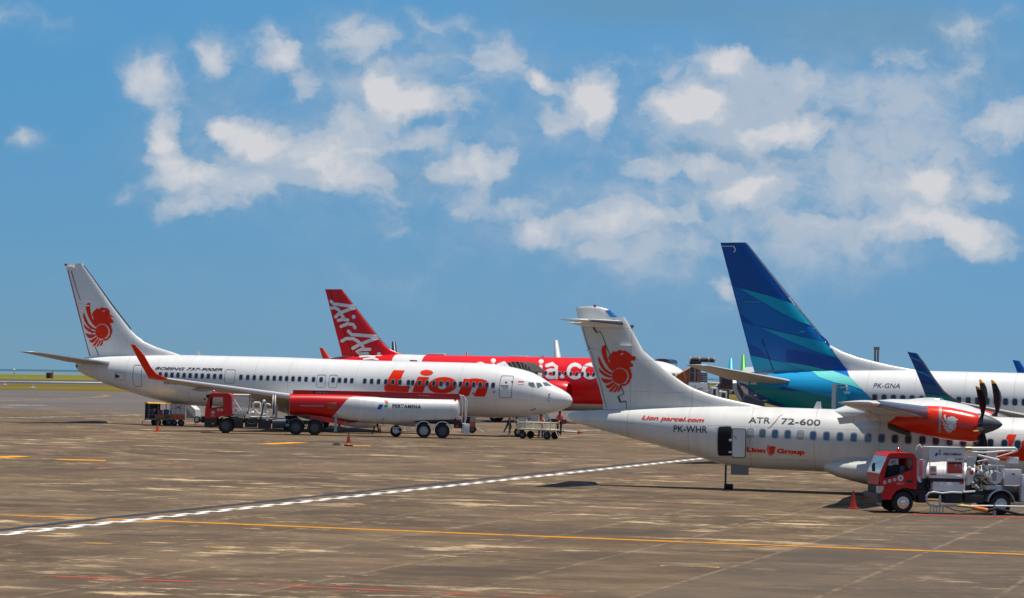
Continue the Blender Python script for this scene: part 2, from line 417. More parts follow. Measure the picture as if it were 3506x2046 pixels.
# ground etc
def gmat():
    m = bpy.data.materials.new('apron_asphalt'); m.use_nodes = True; nt = m.node_tree; N = nt.nodes; L = nt.links; b = N['Principled BSDF']
    ge = N.new('ShaderNodeNewGeometry'); P = ge.outputs['Position']
    def nz(sc, det, rough, off=(0, 0, 0), st=(1, 1, 1), rot=0):
        mp = N.new('ShaderNodeMapping'); mp.inputs['Location'].default_value = off; mp.inputs['Scale'].default_value = st; mp.inputs['Rotation'].default_value = (0, 0, rot)
        L.new(P, mp.inputs[0]); o = N.new('ShaderNodeTexNoise'); o.inputs['Scale'].default_value = sc; o.inputs['Detail'].default_value = det; o.inputs['Roughness'].default_value = rough
        L.new(mp.outputs[0], o.inputs['Vector']); return o.outputs['Fac']
    def mr(v, a, b_, c=0, d=1, sm=True):
        o = N.new('ShaderNodeMapRange'); L.new(v, o.inputs[0]); o.interpolation_type = 'SMOOTHSTEP' if sm else 'LINEAR'
        for i, k in enumerate((a, b_, c, d)): o.inputs[i+1].default_value = k
        return o.outputs[0]
    def ma(op, a, b_=0., c=0.):
        o = N.new('ShaderNodeMath'); o.operation = op
        for i, k in enumerate((a, b_, c)):
            if isinstance(k, bpy.types.NodeSocket): L.new(k, o.inputs[i])
            else: o.inputs[i].default_value = k
        return o.outputs[0]
    def mx(f, a, b_):
        o = N.new('ShaderNodeMix'); o.data_type = 'RGBA'
        for i, k in ((0, f), (6, a), (7, b_)):
            if isinstance(k, bpy.types.NodeSocket): L.new(k, o.inputs[i])
            else: o.inputs[i].default_value = k
        return o.outputs[2]
    sp = N.new('ShaderNodeSeparateXYZ'); L.new(P, sp.inputs[0])
    # slab direction taken from the joints that run across the apron
    A = ground(2156, 2046); B = ground(3096, 1761); d = (B-A); d.z = 0; d.normalize(); n = Vector((-d.y, d.x, 0)); c0 = n.dot(A)
    u = ma('ADD', ma('MULTIPLY', sp.outputs[0], n.x), ma('MULTIPLY_ADD', sp.outputs[1], n.y, -c0))
    A2 = ground(3096, 1761); c2 = n.dot(ground(2796, 2046)); W = abs(c2-c0)
    strip = ma('FLOOR', ma('DIVIDE', u, W)); wn = N.new('ShaderNodeTexWhiteNoise'); wn.noise_dimensions = '1D'; L.new(strip, wn.inputs['W'])
    base = mx(mr(nz(.05, 6, .6), .35, .65), (.082, .055, .034, 1), (.126, .084, .050, 1))
    base = mx(mr(nz(.30, 9, .72, (5, 2, 0), (.8, 1, 1)), .40, .66), base, (.178, .120, .069, 1))
    base = mx(ma('MULTIPLY', mr(nz(.62, 9, .70, (15, 22, 0), (.62, .95, 1), .5), .53, .63), mr(nz(.06, 4, .6, (3, 4, 0)), .44, .60)), base, (.52, .37, .21, 1))
    base = mx(ma('MULTIPLY', mr(nz(.22, 7, .65, (45, 2, 0), (.5, 1, 1)),   .50, .66), .8), base, (.072, .052, .038, 1))
    base = mx(ma('MULTIPLY', mr(nz(2.5, 6, .8, (1, 9, 0)), .5, .75), .35), base, (.07, .06, .052, 1))
    base = mx(ma('MULTIPLY', mr(nz(1.5, 9, .78, (35, 12, 0), (.6, 1.1, 1), .4), .56, .64), ma('MULTIPLY_ADD', mr(nz(.09, 3, .5, (13, 4, 0)), .42, .6), .75, .1)), base, (.46, .34, .20, 1))
    base = mx(ma('MULTIPLY', mr(nz(2.2, 8, .8, (3, 15, 0), (.6, 1.2, 1), .4), .55, .66), .55), base, (.055, .042, .032, 1))
    side = mr(ma('MULTIPLY', u, 1. if n.x > 0 else -1.), -.25, .25)
    base = mx(ma('MULTIPLY', side, .45), base, (.105, .084, .068, 1))
    sh = ma('MULTIPLY_ADD', wn.outputs['Value'], .14, .93)
    vm = N.new('ShaderNodeVectorMath'); vm.operation = 'SCALE'; L.new(base, vm.inputs[0]); L.new(sh, vm.inputs['Scale'])
    # joints
    fr_ = ma('FRACT', ma('DIVIDE', u, W)); e = ma('ABSOLUTE', ma('SUBTRACT', fr_, .5)); j = ma('GREATER_THAN', e, .5-.07/W)
    jj = ma('MULTIPLY', j, mr(nz(1.1, 6, .7, (7, 7, 0)), .40, .56))
    far = mr(sp.outputs[1], 230, 300)
    base = mx(ma('MULTIPLY', jj, .28), vm.outputs[0], (.36, .28, .19, 1))
    base = mx(far, base, mx(mr(nz(.03, 5, .6), .3, .7), (.105, .09, .082, 1), (.14, .12, .11, 1)))
    L.new(base, b.inputs['Base Color']); b.inputs['Roughness'].default_value = .92; b.inputs['Specular IOR Level'].default_value = .15
    return m
def sheet(name, x0, x1, y0, y1, nx, ny, m, off=0., kind='structure'):
    V = []; F = []
    def sp(a, b, n, k):  # denser near
        t = k/n; return a+(b-a)*t
    for j in range(ny+1):
        for i in range(nx+1):
            x = sp(x0, x1, nx, i); y = sp(y0, y1, ny, j); V.append((x, y, gz(x, y)+off))
    for j in range(ny):
        for i in range(nx): a = j*(nx+1)+i; F.append((a, a+1, a+nx+2, a+nx+1))
    o = mesh(name, V, F, m, smooth=None); tag(o, kind=kind); return o
apron = sheet('apron', -260, 260, 5, 430, 104, 85, gmat())
def worn(name, c, w=.5, wear=.5, sc=1.2):
    m = bpy.data.materials.new(name); m.use_nodes = True; N = m.node_tree.nodes; L = m.node_tree.links; b = N['Principled BSDF']
    ge = N.new('ShaderNodeNewGeometry'); nz = N.new('ShaderNodeTexNoise'); nz.inputs['Scale'].default_value = sc; nz.inputs['Detail'].default_value = 8; nz.inputs['Roughness'].default_value = .7
    L.new(ge.outputs['Position'], nz.inputs['Vector'])
    mr = N.new('ShaderNodeMapRange'); L.new(nz.outputs['Fac'], mr.inputs[0]); mr.inputs[1].default_value = .3+.4*wear; mr.inputs[2].default_value = .42+.4*wear
    mx = N.new('ShaderNodeMix'); mx.data_type = 'RGBA'; L.new(mr.outputs[0], mx.inputs[0]); mx.inputs[6].default_value = (.14, .11, .085, 1); mx.inputs[7].default_value = (*c, 1)
    L.new(mx.outputs[2], b.inputs['Base Color']); b.inputs['Roughness'].default_value = .8; b.inputs['Specular IOR Level'].default_value = .2
    return m
def stripe(name, pts, w, m, off=.006, parent=None):
    P = [ground(*p) for p in pts]; Q = []
    for a, b in zip(P, P[1:]):
        n = max(1, int((b-a).length/6)); Q += [a+(b-a)*i/n for i in range(n)]
    Q.append(P[-1]); V = []; F = []
    for i, p in enumerate(Q):
        d = (Q[min(i+1, len(Q)-1)]-Q[max(i-1, 0)]); d.z = 0; d.normalize(); nn = Vector((-d.y, d.x, 0))
        for s in (-.5, .5):
            q = p+nn*w*s; V.append((q.x, q.y, gz(q.x, q.y)+off))
        if i: F.append((2*i-2, 2*i-1, 2*i+1, 2*i))
    o = mesh(name, V, F, m, parent, None); tag(o, kind='structure'); return o
YEL = worn('yellow_line_paint', (.60, .24, .0), wear=.16); YELW = worn('worn_yellow_paint', (.66, .30, .02), wear=.5)
REDW = worn('worn_red_paint', (.55, .06, .025), wear=.32); REDF = worn('faded_red_paint', (.42, .10, .06), wear=.5)
WHP = worn('white_line_paint', (.72, .71, .67), wear=.0); WHF = worn('faded_white_paint', (.55, .5, .42), wear=.45)
stripe('yellow_line', [(-60,1759.5),(322,1774),(1753,1832),(2600,1864.5),(3600,1901)], .50, YEL)
stripe('black_line', [(-60,1821),(345,1775),(1753,1629),(2200,1583.5),(2500,1553)], .36, mat('black_line_paint', (.016, .02, .035), .7, var=.3), .010)
stripe('red_line', [(-50,1962.5),(876,2000),(1753,2040.5),(2300,2066)], .20, REDW)
stripe('yellow_line', [(-40,1494),(500,1508),(1000,1519),(1753,1554),(2300,1577),(2700,1594)], .30, YELW)
stripe('yellow_line', [(118,1580),(876,1608),(1753,1649),(1840,1652.5)], .26, YELW)
for a, b in (((908,1519.5),(1030,1514)),((-20,1566),(73,1561)),((191,1572),(362,1576)),((1176,1524),(1270,1526.5))): stripe('yellow_line', [a, b], 1.2, worn('yellow_dash_paint', (.75, .30, .0), wear=.15))
YD = worn('dash_yellow', (.62, .34, .05), wear=.42)
for u0, v0, u1, v1 in ((320,512,580,520),(665,522,915,530),(1010,535,1220,543),(1400,550,1520,555),(2105,577,2365,588),(2470,595,2560,598)):
    stripe('yellow_line', [(u0/1.4375, 1500+v0/1.4375), (u1/1.4375, 1500+v1/1.4375)], .24, YD)
stripe('yellow_line', [(2261,1936),(2463,1942)], .3, YD)
stripe('red_line', [(1753,1690),(1870,1700),(2850,1746),(3090,1757)], .45, REDF)
stripe('red_line', [(3110,1761),(3600,1775)], .35, worn('fresh_red_paint', (.55, .03, .03), wear=.1))
stripe('red_line', [(1420,1696),(1753,1711),(2100,1728)], .3, REDF)
for a, b in (((150,1601),(320,1603)),((320,1604),(640,1583)),((60,1537),(180,1556)),((2030,1640),(2480,1628))): stripe('red_line', [a, b], .5, REDF)
stripe('white_line', [(-40,1431),(504,1420),(900,1412)], .8, WHF)
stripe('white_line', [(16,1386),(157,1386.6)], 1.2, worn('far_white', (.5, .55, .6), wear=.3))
stripe('yellow_line', [(-20,1372),(102,1368),(198,1366),(330,1359.6),(368,1355.5),(366,1352),(340,1349)], .9, YELW)
stripe('yellow_line', [(430,1357),(620,1366),(760,1372)], .6, YELW)
for a, b, w in (((1950,1475),(2105,1470),1.4),((700,1504),(1300,1523),.35),((1210,1522),(1480,1528),.5),((1330,1465),(1960,1478),.6)): stripe('white_line', [a, b], w, WHF)
# the dashed service-road edge: two staggered rows
A = ground(-40, 1834.5); B = ground(1753, 1639.5); C = ground(2400, 1569.5)
D = C-A; D.z = 0; Ltot = D.length; D.normalize(); Nn = Vector((-D.y, D.x, 0))
V = []; F = []
stp = 1.9; k = 0; s = -4
while s < Ltot+2:
    for row, o in ((.14, 0.), (-.14, stp*.42)):
        a = A+D*(s+o)+Nn*row; b = a+D*stp*.62
        n = len(V)
        for q, t in ((a, -.14), (b, -.14), (b, .14), (a, .14)):
            c = q+Nn*t; V.append((c.x, c.y, gz(c.x, c.y)+.008))
        F.append((n, n+1, n+2, n+3))
    s += stp
tag(mesh('dashed_line', V, F, WHP, smooth=None), kind='structure')
# airfield beyond the apron
GR = mat('airfield_grass', (.155, .115, .018), .95, spec=.1, var=.35, vscale=.02)
tag(sheet('grass_verge', -500, 500, 428, 606, 40, 8, GR, -.02), kind='structure')
tag(sheet('taxiway', -700, 700, 604, 856, 40, 4, mat('taxiway_asphalt', (.075, .072, .075), .9, spec=.1, var=.2, vscale=.02), .01), kind='structure')
GR2 = mat('runway_grass', (.165, .150, .014), .95, spec=.1, var=.2, vscale=.01)
tag(sheet('grass_strip', -1500, 1500, 854, 1650, 20, 4, GR2, -.02), kind='structure')
tag(sheet('taxiway_shoulder', -500, 500, 690, 740, 20, 1, worn('shoulder_paint', (.6, .58, .52), wear=.28, sc=.02), .03), kind='structure')
tag(sheet('shallow_water', -6000, 6000, 1645, 4500, 10, 10, mat('shallow_sea', (.10, .17, .19), .7, var=.1, vscale=.003), -.3), kind='structure')
tag(sheet('sea', -30000, 30000, 4490, 60000, 10, 10, mat('deep_sea', (.012, .075, .13), .6), -.4), kind='structure')
# ------------------------------------------------------------------ aircraft builders (local x = -distance behind the nose)
AF = [(0, 0), (.012, .16), (.05, .31), (.13, .44), (.28, .5), (.45, .47), (.65, .34), (.85, .16), (1, .012)]
def foil(le, te, th, up):
    le = Vector(le); te = Vector(te); up = Vector(up).normalized(); c = te-le
    P = [le+c*u+up*t*th for u, t in AF]; Q = [le+c*u-up*t*th for u, t in AF[1:]][::-1]
    return P+Q
class Body:
    def __init__(s, top, bot, kw=.469, hw=None, wt=None):
        s.top = smooth_tab(sorted(top)); s.bot = smooth_tab(sorted(bot)); s.kw = kw; s.hw = hw; s.wt = sorted(wt) if wt else None
    def sec(s, x):
        a = lerp_tab(s.top, x); b = lerp_tab(s.bot, x); h = max(a-b, .02)
        w = h*s.kw
        if s.wt: w = min(w, lerp_tab(s.wt, x)) if True else w
        return (a+b)/2, h/2, w
    def surf(s, x, z):
        c, h, w = s.sec(x); t = (z-c)/h
        return -w*math.sqrt(max(0., 1-t*t)) if abs(t) < 1 else 0.
    def build(s, name, xs, m, parent, n=40, fmat=None):
        R = []
        for x in xs:
            c, h, w = s.sec(x)
            R.append([Vector((x, -w*math.cos(2*math.pi*k/n), c+h*math.sin(2*math.pi*k/n))) for k in range(n)])
        b = MB().loft(R)
        mi = None
        if fmat:
            mi = []
            for f in b.F:
                c = sum((b.V[i] for i in f), Vector())/len(f); mi.append(fmat(c))
        return mesh(name, b.V, b.F, m, parent, 30, mi)
def frange(a, b, st):
    n = max(1, int(round((b-a)/st))); return [a+(b-a)*i/n for i in range(n+1)]
def fin_secs(fr, prs, y=0.):
    """LE / TE pixel pairs -> local (zl, xl, xt)"""
    out = []
    for le, te in prs:
        a = fr.at(*le, y); b = fr.at(*te, y); out.append((a, b))
    return out
def fin(name, secs, m, parent, tk=.1, tmax=.42, y=0, mi=None):
    R = [foil((a[0], y, a[1]), (b[0], y, b[1]), min(tmax, tk*(a[0]-b[0])), (0, 1, 0)) for a, b in secs]
    o = MB().loft(R).obj(name, m, parent, 40); return o
def fin_surf(secs, tk=.1, tmax=.42):
    S2 = sorted(((a[1]+b[1])/2, a, b) for a, b in secs)
    def f(x, z):
        for (z0, a0, b0), (z1, a1, b1) in zip(S2, S2[1:]):
            if z <= z1 or z1 == S2[-1][0]:
                t = min(1, max(0, (z-z0)/(z1-z0))); xl = a0[0]+(a1[0]-a0[0])*t; xt = b0[0]+(b1[0]-b0[0])*t
                u = min(1, max(0, (xl-x)/(xl-xt))); th = min(tmax, tk*(xl-xt))
                return -lerp_tab(AF, u)*th
        return 0
    return f
def flying(name, secs, m, parent, up=(0, 0, 1)):
    """secs: (x_le, y, z_le, chord, thickness, dz_te)"""
    R = [foil((x, y, z), (x-c, y, z+d), t, up) for x, y, z, c, t, d in secs]
    return MB().loft(R).obj(name, m, parent, 40)
def mirror(o, name=None, parent=None):
    me = o.data.copy()
    for v in me.vertices: v.co.y = -v.co.y
    me.flip_normals(); c = o.copy(); c.data = me; COL.objects.link(c); c.parent = o.parent
    c.name = name or o.name; return c
def rowwin(fr, body, px, z_of, w, h, m, parent, rim=RIM, name='window', glass=None, off0=.010):
    """window panes along one line: px list of pixel x; z_of(px)->pixel y"""
    first = None
    for i, p in enumerate(px):
        x, z = fr.on(p, z_of(p), body.surf)
        g = glass[i] if glass else None
        if first is None or g is not None or abs(body.sec(x)[2]-body.sec(first[1])[2]) > .004 or abs(z-first[2]) > .12:
            x0 = x
            def sf(a, b, x0=x): return body.surf(x0+a, z+b)
            lo = rrect(-w/2-.035, -h/2-.035, w/2+.035, h/2+.035, min(w, h)*.42, 4); gi = rrect(-w/2, -h/2, w/2, h/2, min(w, h)*.40, 4)
            bm = bmesh.new(); off = []
            for k, l in ((0, lo), (1, gi)):
                vs, tris = tess([l]); bv = [bm.verts.new(v) for v in vs]
                for t in tris: bm.faces.new([bv[j] for j in t]).material_index = k
                off.append(len(bm.verts))
            zs = [v.index for v in bm.verts]
            bmv = bm.verts[:]
            for j, v in enumerate(bmv):
                a, b = v.co.x, v.co.y; v.co = Vector((a, sf(a, b)-(off0 if j < off[0] else off0+.008), b))
            bmesh.ops.recalc_face_normals(bm, faces=bm.faces)
            me = bpy.data.meshes.new(name); bm.to_mesh(me); bm.free()
            me.materials.append(rim); me.materials.append(g or m)
            if first is None: first = (me, x, z)
            cur = me
        else: cur = first[0]
        o = bpy.data.objects.new(name, cur); link(o, parent); o.location = (x, 0, z)
def ring_loops(fr, surf, px0, py0, px1, py1, w, r):
    """rounded outline of a door between opposite corners in pixels, follows the slant of the body"""
    def loop(d):
        a = fr.on(px0, py0, surf); b = fr.on(px1, py1, surf)
        x0, x1 = min(a[0], b[0])+d, max(a[0], b[0])-d; z0, z1 = min(a[1], b[1])+d, max(a[1], b[1])-d
        return rrect(x0, z0, x1, z1, max(.03, r-d), 4)
    return [loop(0), loop(w)]
def door(fr, surf, c0, c1, parent, w=.035, r=.16, m=LINEG, name='door', fill=None, extra=None):
    lp = ring_loops(fr, surf, *c0, *c1, w, r)
    gs = [[lp[0], lp[1]]]; ms = [m]; mi = [0]
    if fill: gs.append([lp[1]]); ms.append(fill); mi.append(1)
    return decal(name, fr, gs, surf, ms, parent, .011, .16, None, local=True, mi=mi)
def wheel(mb, c, r, w, ax=(0, 1, 0), n=26):
    ax = Vector(ax); mb.lathe([(-w/2, r*.6), (-w/2, r*.86), (-w*.36, r*.985), (w*.36, r*.985), (w/2, r*.86), (w/2, r*.6)], c, ax, n)
def wheel_parts(parent, c, r, w, side=-1, n=26, rimr=.55, rimm=None, name='wheel', hub=True):
    b = MB(); wheel(b, c, r, w, n=n); t = b.obj(name, RUB, parent)
    b = MB(); cy = c[1]+side*w/2
    b.lathe([(0, r*rimr), (.012, r*rimr), (.02, r*rimr*.9), (-.05, r*rimr*.8), (-.06, r*.3), (.0, r*.26), (.035, r*.24), (.045, r*.1), (.05, .002)], (c[0], cy+side*.004, c[2]), (0, side, 0), n)
    b.mt(1)
    for k in range(8):
        t0 = 2*math.pi*k/8; b.ball((c[0]+math.cos(t0)*r*rimr*.66, cy+side*.0, c[2]+math.sin(t0)*r*rimr*.66), r*.055, (1, .4, 1), 5)
    b.obj('rim', [rimm or METAL, DGREY], t)
    return t

# the lion emblem, drawn in the pixel frame of the first tail it was measured on (u right, v down)
EMB_BODY = [(716,505),(722,488),(735,480),(745,465),(762,468),(780,462),(787,452),(800,459),(812,462),(830,460),(838,470),(850,474),(862,488),(876,500),(898,503),(897,520),(888,536),(878,530),(868,530),(862,540),(868,552),(880,560),(879,576),(868,578),(854,578),(856,590),(866,600),(864,616),(873,628),(868,645),(872,655),(860,668),(858,685),(845,700),(830,712),(812,716),(795,707),(800,700),(830,698),(850,665),(850,630),(838,606),(818,590),(790,583),(768,590),(752,600),(740,590),(728,565),(722,545),(724,528),(712,520)]
EMB_DISC = arc(790, 645, 51, 55, 0, 360, 26)[:-1]
EMB_WING = [
 [(668,440),(676,424),(700,420),(698,450),(702,490),(715,540),(735,580),(752,604),(744,612),(718,588),(692,545),(674,500),(666,465)],
 [(645,500),(652,508),(668,545),(690,585),(718,610),(745,622),(741,634),(712,626),(680,602),(655,565),(645,530)],
 [(650,585),(664,600),(690,622),(718,638),(742,645),(741,655),(715,655),(685,643),(660,620),(651,602)],
 [(664,655),(690,664),(718,668),(742,666),(744,675),(722,690),(700,697),(682,690),(668,672)],
 [(692,712),(715,705),(735,692),(750,682),(756,690),(742,712),(722,732),(705,730)],
 [(716,752),(735,730),(752,706),(762,696),(770,702),(758,728),(740,752),(728,758)],
 [(748,757),(762,735),(772,708),(782,708),(778,735),(764,756),(754,764)],
 [(774,752),(784,732),(788,708),(800,712),(798,735),(790,750),(780,757)]]
EMB_EYE = [[(797,488),(802,480),(812,480),(819,487),(812,484),(804,486),(800,496)], [(852,502),(862,499),(866,505)]]
def emblem(name, fr, mp, surf, m, m2, parent, off=.014, cz=.18):
    """mp maps the drawing frame to photo pixels"""
    gs = [[[mp(*p) for p in EMB_BODY]], [[mp(*p) for p in EMB_DISC]]]+[[[mp(*p) for p in w]] for w in EMB_WING]
    o = decal(name, fr, gs, surf, m, parent, off, cz, .5)
    decal('eye', fr, [[[mp(*p) for p in EMB_EYE[0]]]], surf, m2, o, off+.006, cz, None)
    return o
def cockpit_glass(fr, surf, quads, parent, name='cockpit_window', off=.012):
    for q in quads:
        c = (sum(p[0] for p in q)/len(q), sum(p[1] for p in q)/len(q))
        inner = [(c[0]+(x-c[0])*.86, c[1]+(y-c[1])*.80) for x, y in q]
        o = decal(name, fr, [[q, inner]], surf, RIM, parent, off, .1, .3)
        decal('pane', fr, [[inner]], surf, mat('cockpit_glass', (.10, .14, .16), .08, spec=.8), o, off+.003, .1, .3)
def antenna(fr, body, px, py, h, parent, name='antenna', lean=-.5, m=None, c=.35):
    x, z = fr.at(px, py, 0); z = body.sec(x)[0]+body.sec(x)[1]-.03
    MB().loft([foil((x, 0, z), (x-c, 0, z), .04, (0, 1, 0)), foil((x+lean*h, 0, z+h), (x+lean*h-c*.5, 0, z+h), .03, (0, 1, 0))]).obj(name, m or WHITE, parent)

def gear(parent, x, y, r, w, ztop, twin=.45, name='landing_gear', strut=.09):
    b = MB().cyl((x, y, r), (x, y, ztop), strut, n=10).cyl((x, y-twin/2, r), (x, y+twin/2, r), .06, n=8).cyl((x, y, r*1.4), (x-.6, y, ztop), .045, n=6)
    g = b.obj(name, METAL, parent)
    for s in (-1, 1):
        q = MB(); wheel(q, (x, y+s*twin/2, r), r, w, n=20); t = q.obj('wheel', RUB, g)
        MB().lathe([(0, r*.5), (.02, r*.45), (.01, .01)], (x, y+s*twin/2-w/2*1, r), (0, -1, 0), 14).obj('rim', METAL, t)
    return g

# ================================================================== airliner with the tall white tail (left)
def lion737():
    fr = Fr((4.5508, 202.508, -KX*4.5508+MY*202.508), .3239)
    root = fr.root('airliner')
    tag(root, 'long white airliner with big red side lettering and a lion emblem, behind the tank truck', 'airliner')
    Z1 = lambda *p: Zm(0, 850, 2.263, p); Z4 = lambda *p: Zm(1250, 1200, 3.36, p); Z2 = lambda *p: Zm(500, 1150, 3.975, p)
    tp = Z4((2388,568),(2383,545),(2370,520),(2320,470),(2250,430),(2155,405),(2110,360),(2030,305),(1930,252),(1830,220),(1700,190),(1600,170),(1440,150),(1200,138),(700,127),(0,112))
    tp += Z2((1800,285),(1000,268),(500,258))+Z1((1430,825),(1100,828),(850,832),(700,838),(610,848),(588,880))
    bt = Z4((2388,582),(2380,612),(2340,655),(2240,695),(2150,718),(2000,745),(1900,757),(1750,768),(1500,772),(1300,765))
    bt += Z1((1440,1216),(1300,1194),(1180,1165),(1100,1141),(1000,1110),(950,1090),(850,1062),(760,1022),(700,999),(640,972),(605,950),(588,905))
    T = [fr.at(*p) for p in tp]; B = [fr.at(*p) for p in bt]
    body = Body(T, B)
    x1 = max(T)[0]; x0 = min(T)[0]
    xs = frange(x0, x0+6, .35)+frange(x0+6.5, x1-8, 1.5)+frange(x1-7.5, x1-1.2, .35)+[x1-.9, x1-.6, x1-.4, x1-.22, x1-.1, x1-.03]
    body.build('fuselage', xs, WHITE, root, 56)
    sf = body.surf
    # fin
    prs = [((640,116),(503,119)),((648,130),(515,135)),((655,140),(518,150)),((870,445),(603,480)),((1010,630),(660,660)),((1060,680),(672,700)),((1120,725),(682,745)),((1220,768),(690,790)),((1330,802),(699,835)),((1500,860),(703,860))]
    secs = fin_secs(fr, [(Z1(a)[0], Z1(b)[0]) for a, b in prs])
    secs[0] = ((secs[0][0][0], secs[0][0][1]), secs[0][1])
    fin('fin', secs, WHITE, root)
    fs = fin_surf(secs)
    o = decal('rudder_gap', fr, [[Z1((550,175),(556,175),(600,330),(625,400),(622,402),(596,332))], [Z1((648,500),(652,500),(716,660),(724,700),(719,702),(712,662))], [Z1((735,760),(741,760),(768,826),(762,830))]], fs, DGREY, root, .02)
    decal('rudder_edge', fr, [[Z1((500,118),(518,118),(518,138),(502,134))], [Z1((514,140),(521,140),(606,470),(666,700),(700,832),(692,832),(658,700),(598,472))]], fs, mat('edge_red', (.45,.01,.03), .4), root, .02)
    decal('leading_edge', fr, [[Z1((646,130),(655,130),(880,440),(1020,622),(1012,632),(872,450))]], fs, mat('edge_steel', (.25, .27, .32), .4, metal=.4), root, .022)
    x, z = fr.at(*Z1((556,152))[0]); MB().box((x-.35, -.3, z-.15), (x+.3, -.05, z+.16), .06).obj('balance_fairing', WHITE, root)
    x, z = fr.at(*Z1((660,444))[0]); MB().box((x-.45, -.34, z-.03), (x+.45, -.1, z+.05), .02).obj('actuator_fairing', WHITE2, root)
    emblem('tail_emblem', fr, lambda u, v: (u/2.263, 850+v/2.263), fs, REDL, WHITE, root, .02, .3)
    # tailplane
    tx, tz = fr.at(*Z1((135,801))[0], -7.17); rx, rz = fr.at(*Z1((850,890))[0], -.95); 
    flying('leading_edge', [(rx+.02, -1.0, rz, .45, .26, 0), (tx+1.33, -6.9, tz+.02, .2, .09, 0)], METAL, root)
    st = flying('tailplane', [(rx, -.6, rz, 3.9, .36, .05), (tx+1.3, -7.0, tz+.02, 1.3, .11, .0), (tx+1.0, -7.2, tz+.02, .9, .05, .0)], GREYW, root)
    mirror(st)
    # wings: root, kink, tip, then the blended winglet
    tipx, tipz = fr.at(*Z1((1300,1010))[0], -17.0)
    def wing(sgn):
        dz = .3 if sgn > 0 else 0; dx = -.5 if sgn > 0 else 0
        s = [(-15.3, 1.2, 1.75, 8.3, .95, -.1), (-17.1, 5.6, 2.25, 5.1, .6, -.08), (tipx-.1+dx, 17.0, tipz+dz, 1.55, .16, 0)]
        a = flying('wing', [(x, sgn*y, z, c, t, d) for x, y, z, c, t, d in s], GREYW, root)
        flying('slat', [(s[1][0]+.03, sgn*5.7, s[1][2]+.01, .62, .50, 0), (s[2][0]+.03, sgn*16.9, s[2][2]+.01, .30, .15, 0)], mat('polished_slat', (.72, .72, .72), .35, metal=.3), root)
        wl = Z1((1300,1010),(1215,975),(1170,920),(1120,830),(1045,745)); wt = Z1((1170,1014),(1150,1000),(1110,930),(1060,840),(1012,742))
        R = []
        for k, (p, q) in enumerate(zip(wl, wt)):
            yy = [17.0, 17.35, 17.5, 17.68, 17.9][k]; a1 = fr.at(*p, -yy); b1 = fr.at(*q, -yy)
            if k == 0: b1 = (a1[0]-1.55, a1[1])
            up = Vector((0, -.25 if k == 0 else -.96, .97 if k == 0 else .25)); up.y *= -sgn*-1
            R.append(foil((a1[0]+dx, sgn*yy, a1[1]+dz), (b1[0]+dx, sgn*yy, b1[1]+dz), .14 if k < 4 else .07, (0, up.y, up.z)))
        MB().loft(R).obj('winglet', mat('winglet_red', (.84, .030, .005), .45, spec=.25), root)
        # flap track fairings, engine
        for yy, xx, ln in ((7.6, -20.6, 2.6), (10.6, -22.3, 2.2), (13.4, -23.3, 1.7)):
            zz = 1.75+(tipz-1.75)*(yy-1.2)/15.8-.22
            MB().lathe([(0, .02), (.25*ln, .17), (.6*ln, .17), (ln, .02)], (xx+ln*.3, sgn*yy, zz), (-1, 0, -.05), 10).obj('flap_fairing', GREYW, root)
        e = MB().lathe([(0, .80), (.02, .92), (.3, 1.02), (1.2, 1.06), (2.4, .98), (3.4, .78), (3.4, .6), (2.0, .6), (.5, .78)], (-13.4, sgn*4.85, 1.45), (-1, 0, 0), 32, cap=False).obj('engine', WPAINT, root)
        MB().lathe([(0, .01), (.3, .22), (.5, .76), (.52, .02)], (-13.9, sgn*4.85, 1.45), (-1, 0, 0), 24).obj('fan', DGREY, e)
        MB().box((-17.5, sgn*4.85-.2, 2.0), (-14.6, sgn*4.85+.2, 2.65), .1).obj('pylon', GREYW, root)
    wing(-1); wing(1)
    b = MB().lathe([(0, .05), (1.5, 1.2), (4, 1.75), (7, 1.75), (10, 1.1), (12, .1)], (-13.5, 0, 2.45), (-1, 0, 0), 20).obj('belly_fairing', WHITE2, root)
    # lettering
    lt = [[Z4((330,222),(457,226),(384,404),(520,406),(494,480),(470,484),(240,474),(222,450),(220,420))],
          [Z4(*arc(709,251,74,32,0,360,26)[:-1])],
          [Z4((612,298),(740,304),(665,486),(542,482))],
          [Z4(*[(p[0]+(395-p[1])*.18, p[1]) for p in arc(893,398,166,96,0,360,40)[:-1]]), Z4(*[(p[0]+(405-p[1])*.25, p[1]) for p in arc(893,408,52,36,0,360,24)[:-1]])],
          [Z4((1138,320),(1195,326),(1230,318),(1290,318),(1350,326),(1395,342),(1420,372),(1420,410),(1404,460),(1378,530),(1252,526),(1296,420),(1298,398),(1280,392),(1256,396),(1236,412),(1215,470),(1195,522),(1066,516),(1108,410))]]
    decal('side_lettering', fr, lt, sf, mat('lettering_red', (.84, .028, .004), .45, spec=.2), root, .02, .16, .6)
    text('type_lettering', fr, 'BOEING 737-900ER', Z2((120,452))[0], Z2((1040,473))[0], 9, sf, BLACK, root, shear=.35, bold=.02)
    text('registration', fr, 'PK-LFV', Z2((250,655))[0], Z2((512,662))[0], 10, sf, BLACK, root, bold=.015)
    # windows
    def zy(p): return 1282.6+(p-570)*.0317
    row = [500+u/3.975 for u in (195,275,355,436,520,603,685,767,850,935,1018)]+[500+u/3.975 for u in (1293,1387,1475,1568,1660,1748,1833,1916,2003,2091,2180,2282)]
    row += [680+u/3.877 for u in (1628,1787,1873,1952,2035,2207,2301,2392,2488)]+[1250+u/3.36 for u in (77,157,240,322,402,500,550,628,714,793,875,951,1030,1099,1176,1252,1327,1402,1474)]
    row = sorted(set(round(r, 1) for r in row)); rr = [row[0]]
    for r in row[1:]:
        if r-rr[-1] > 10: rr.append(r)
    rowwin(fr, body, rr, zy, .25, .36, GLASS, root, off0=.034)
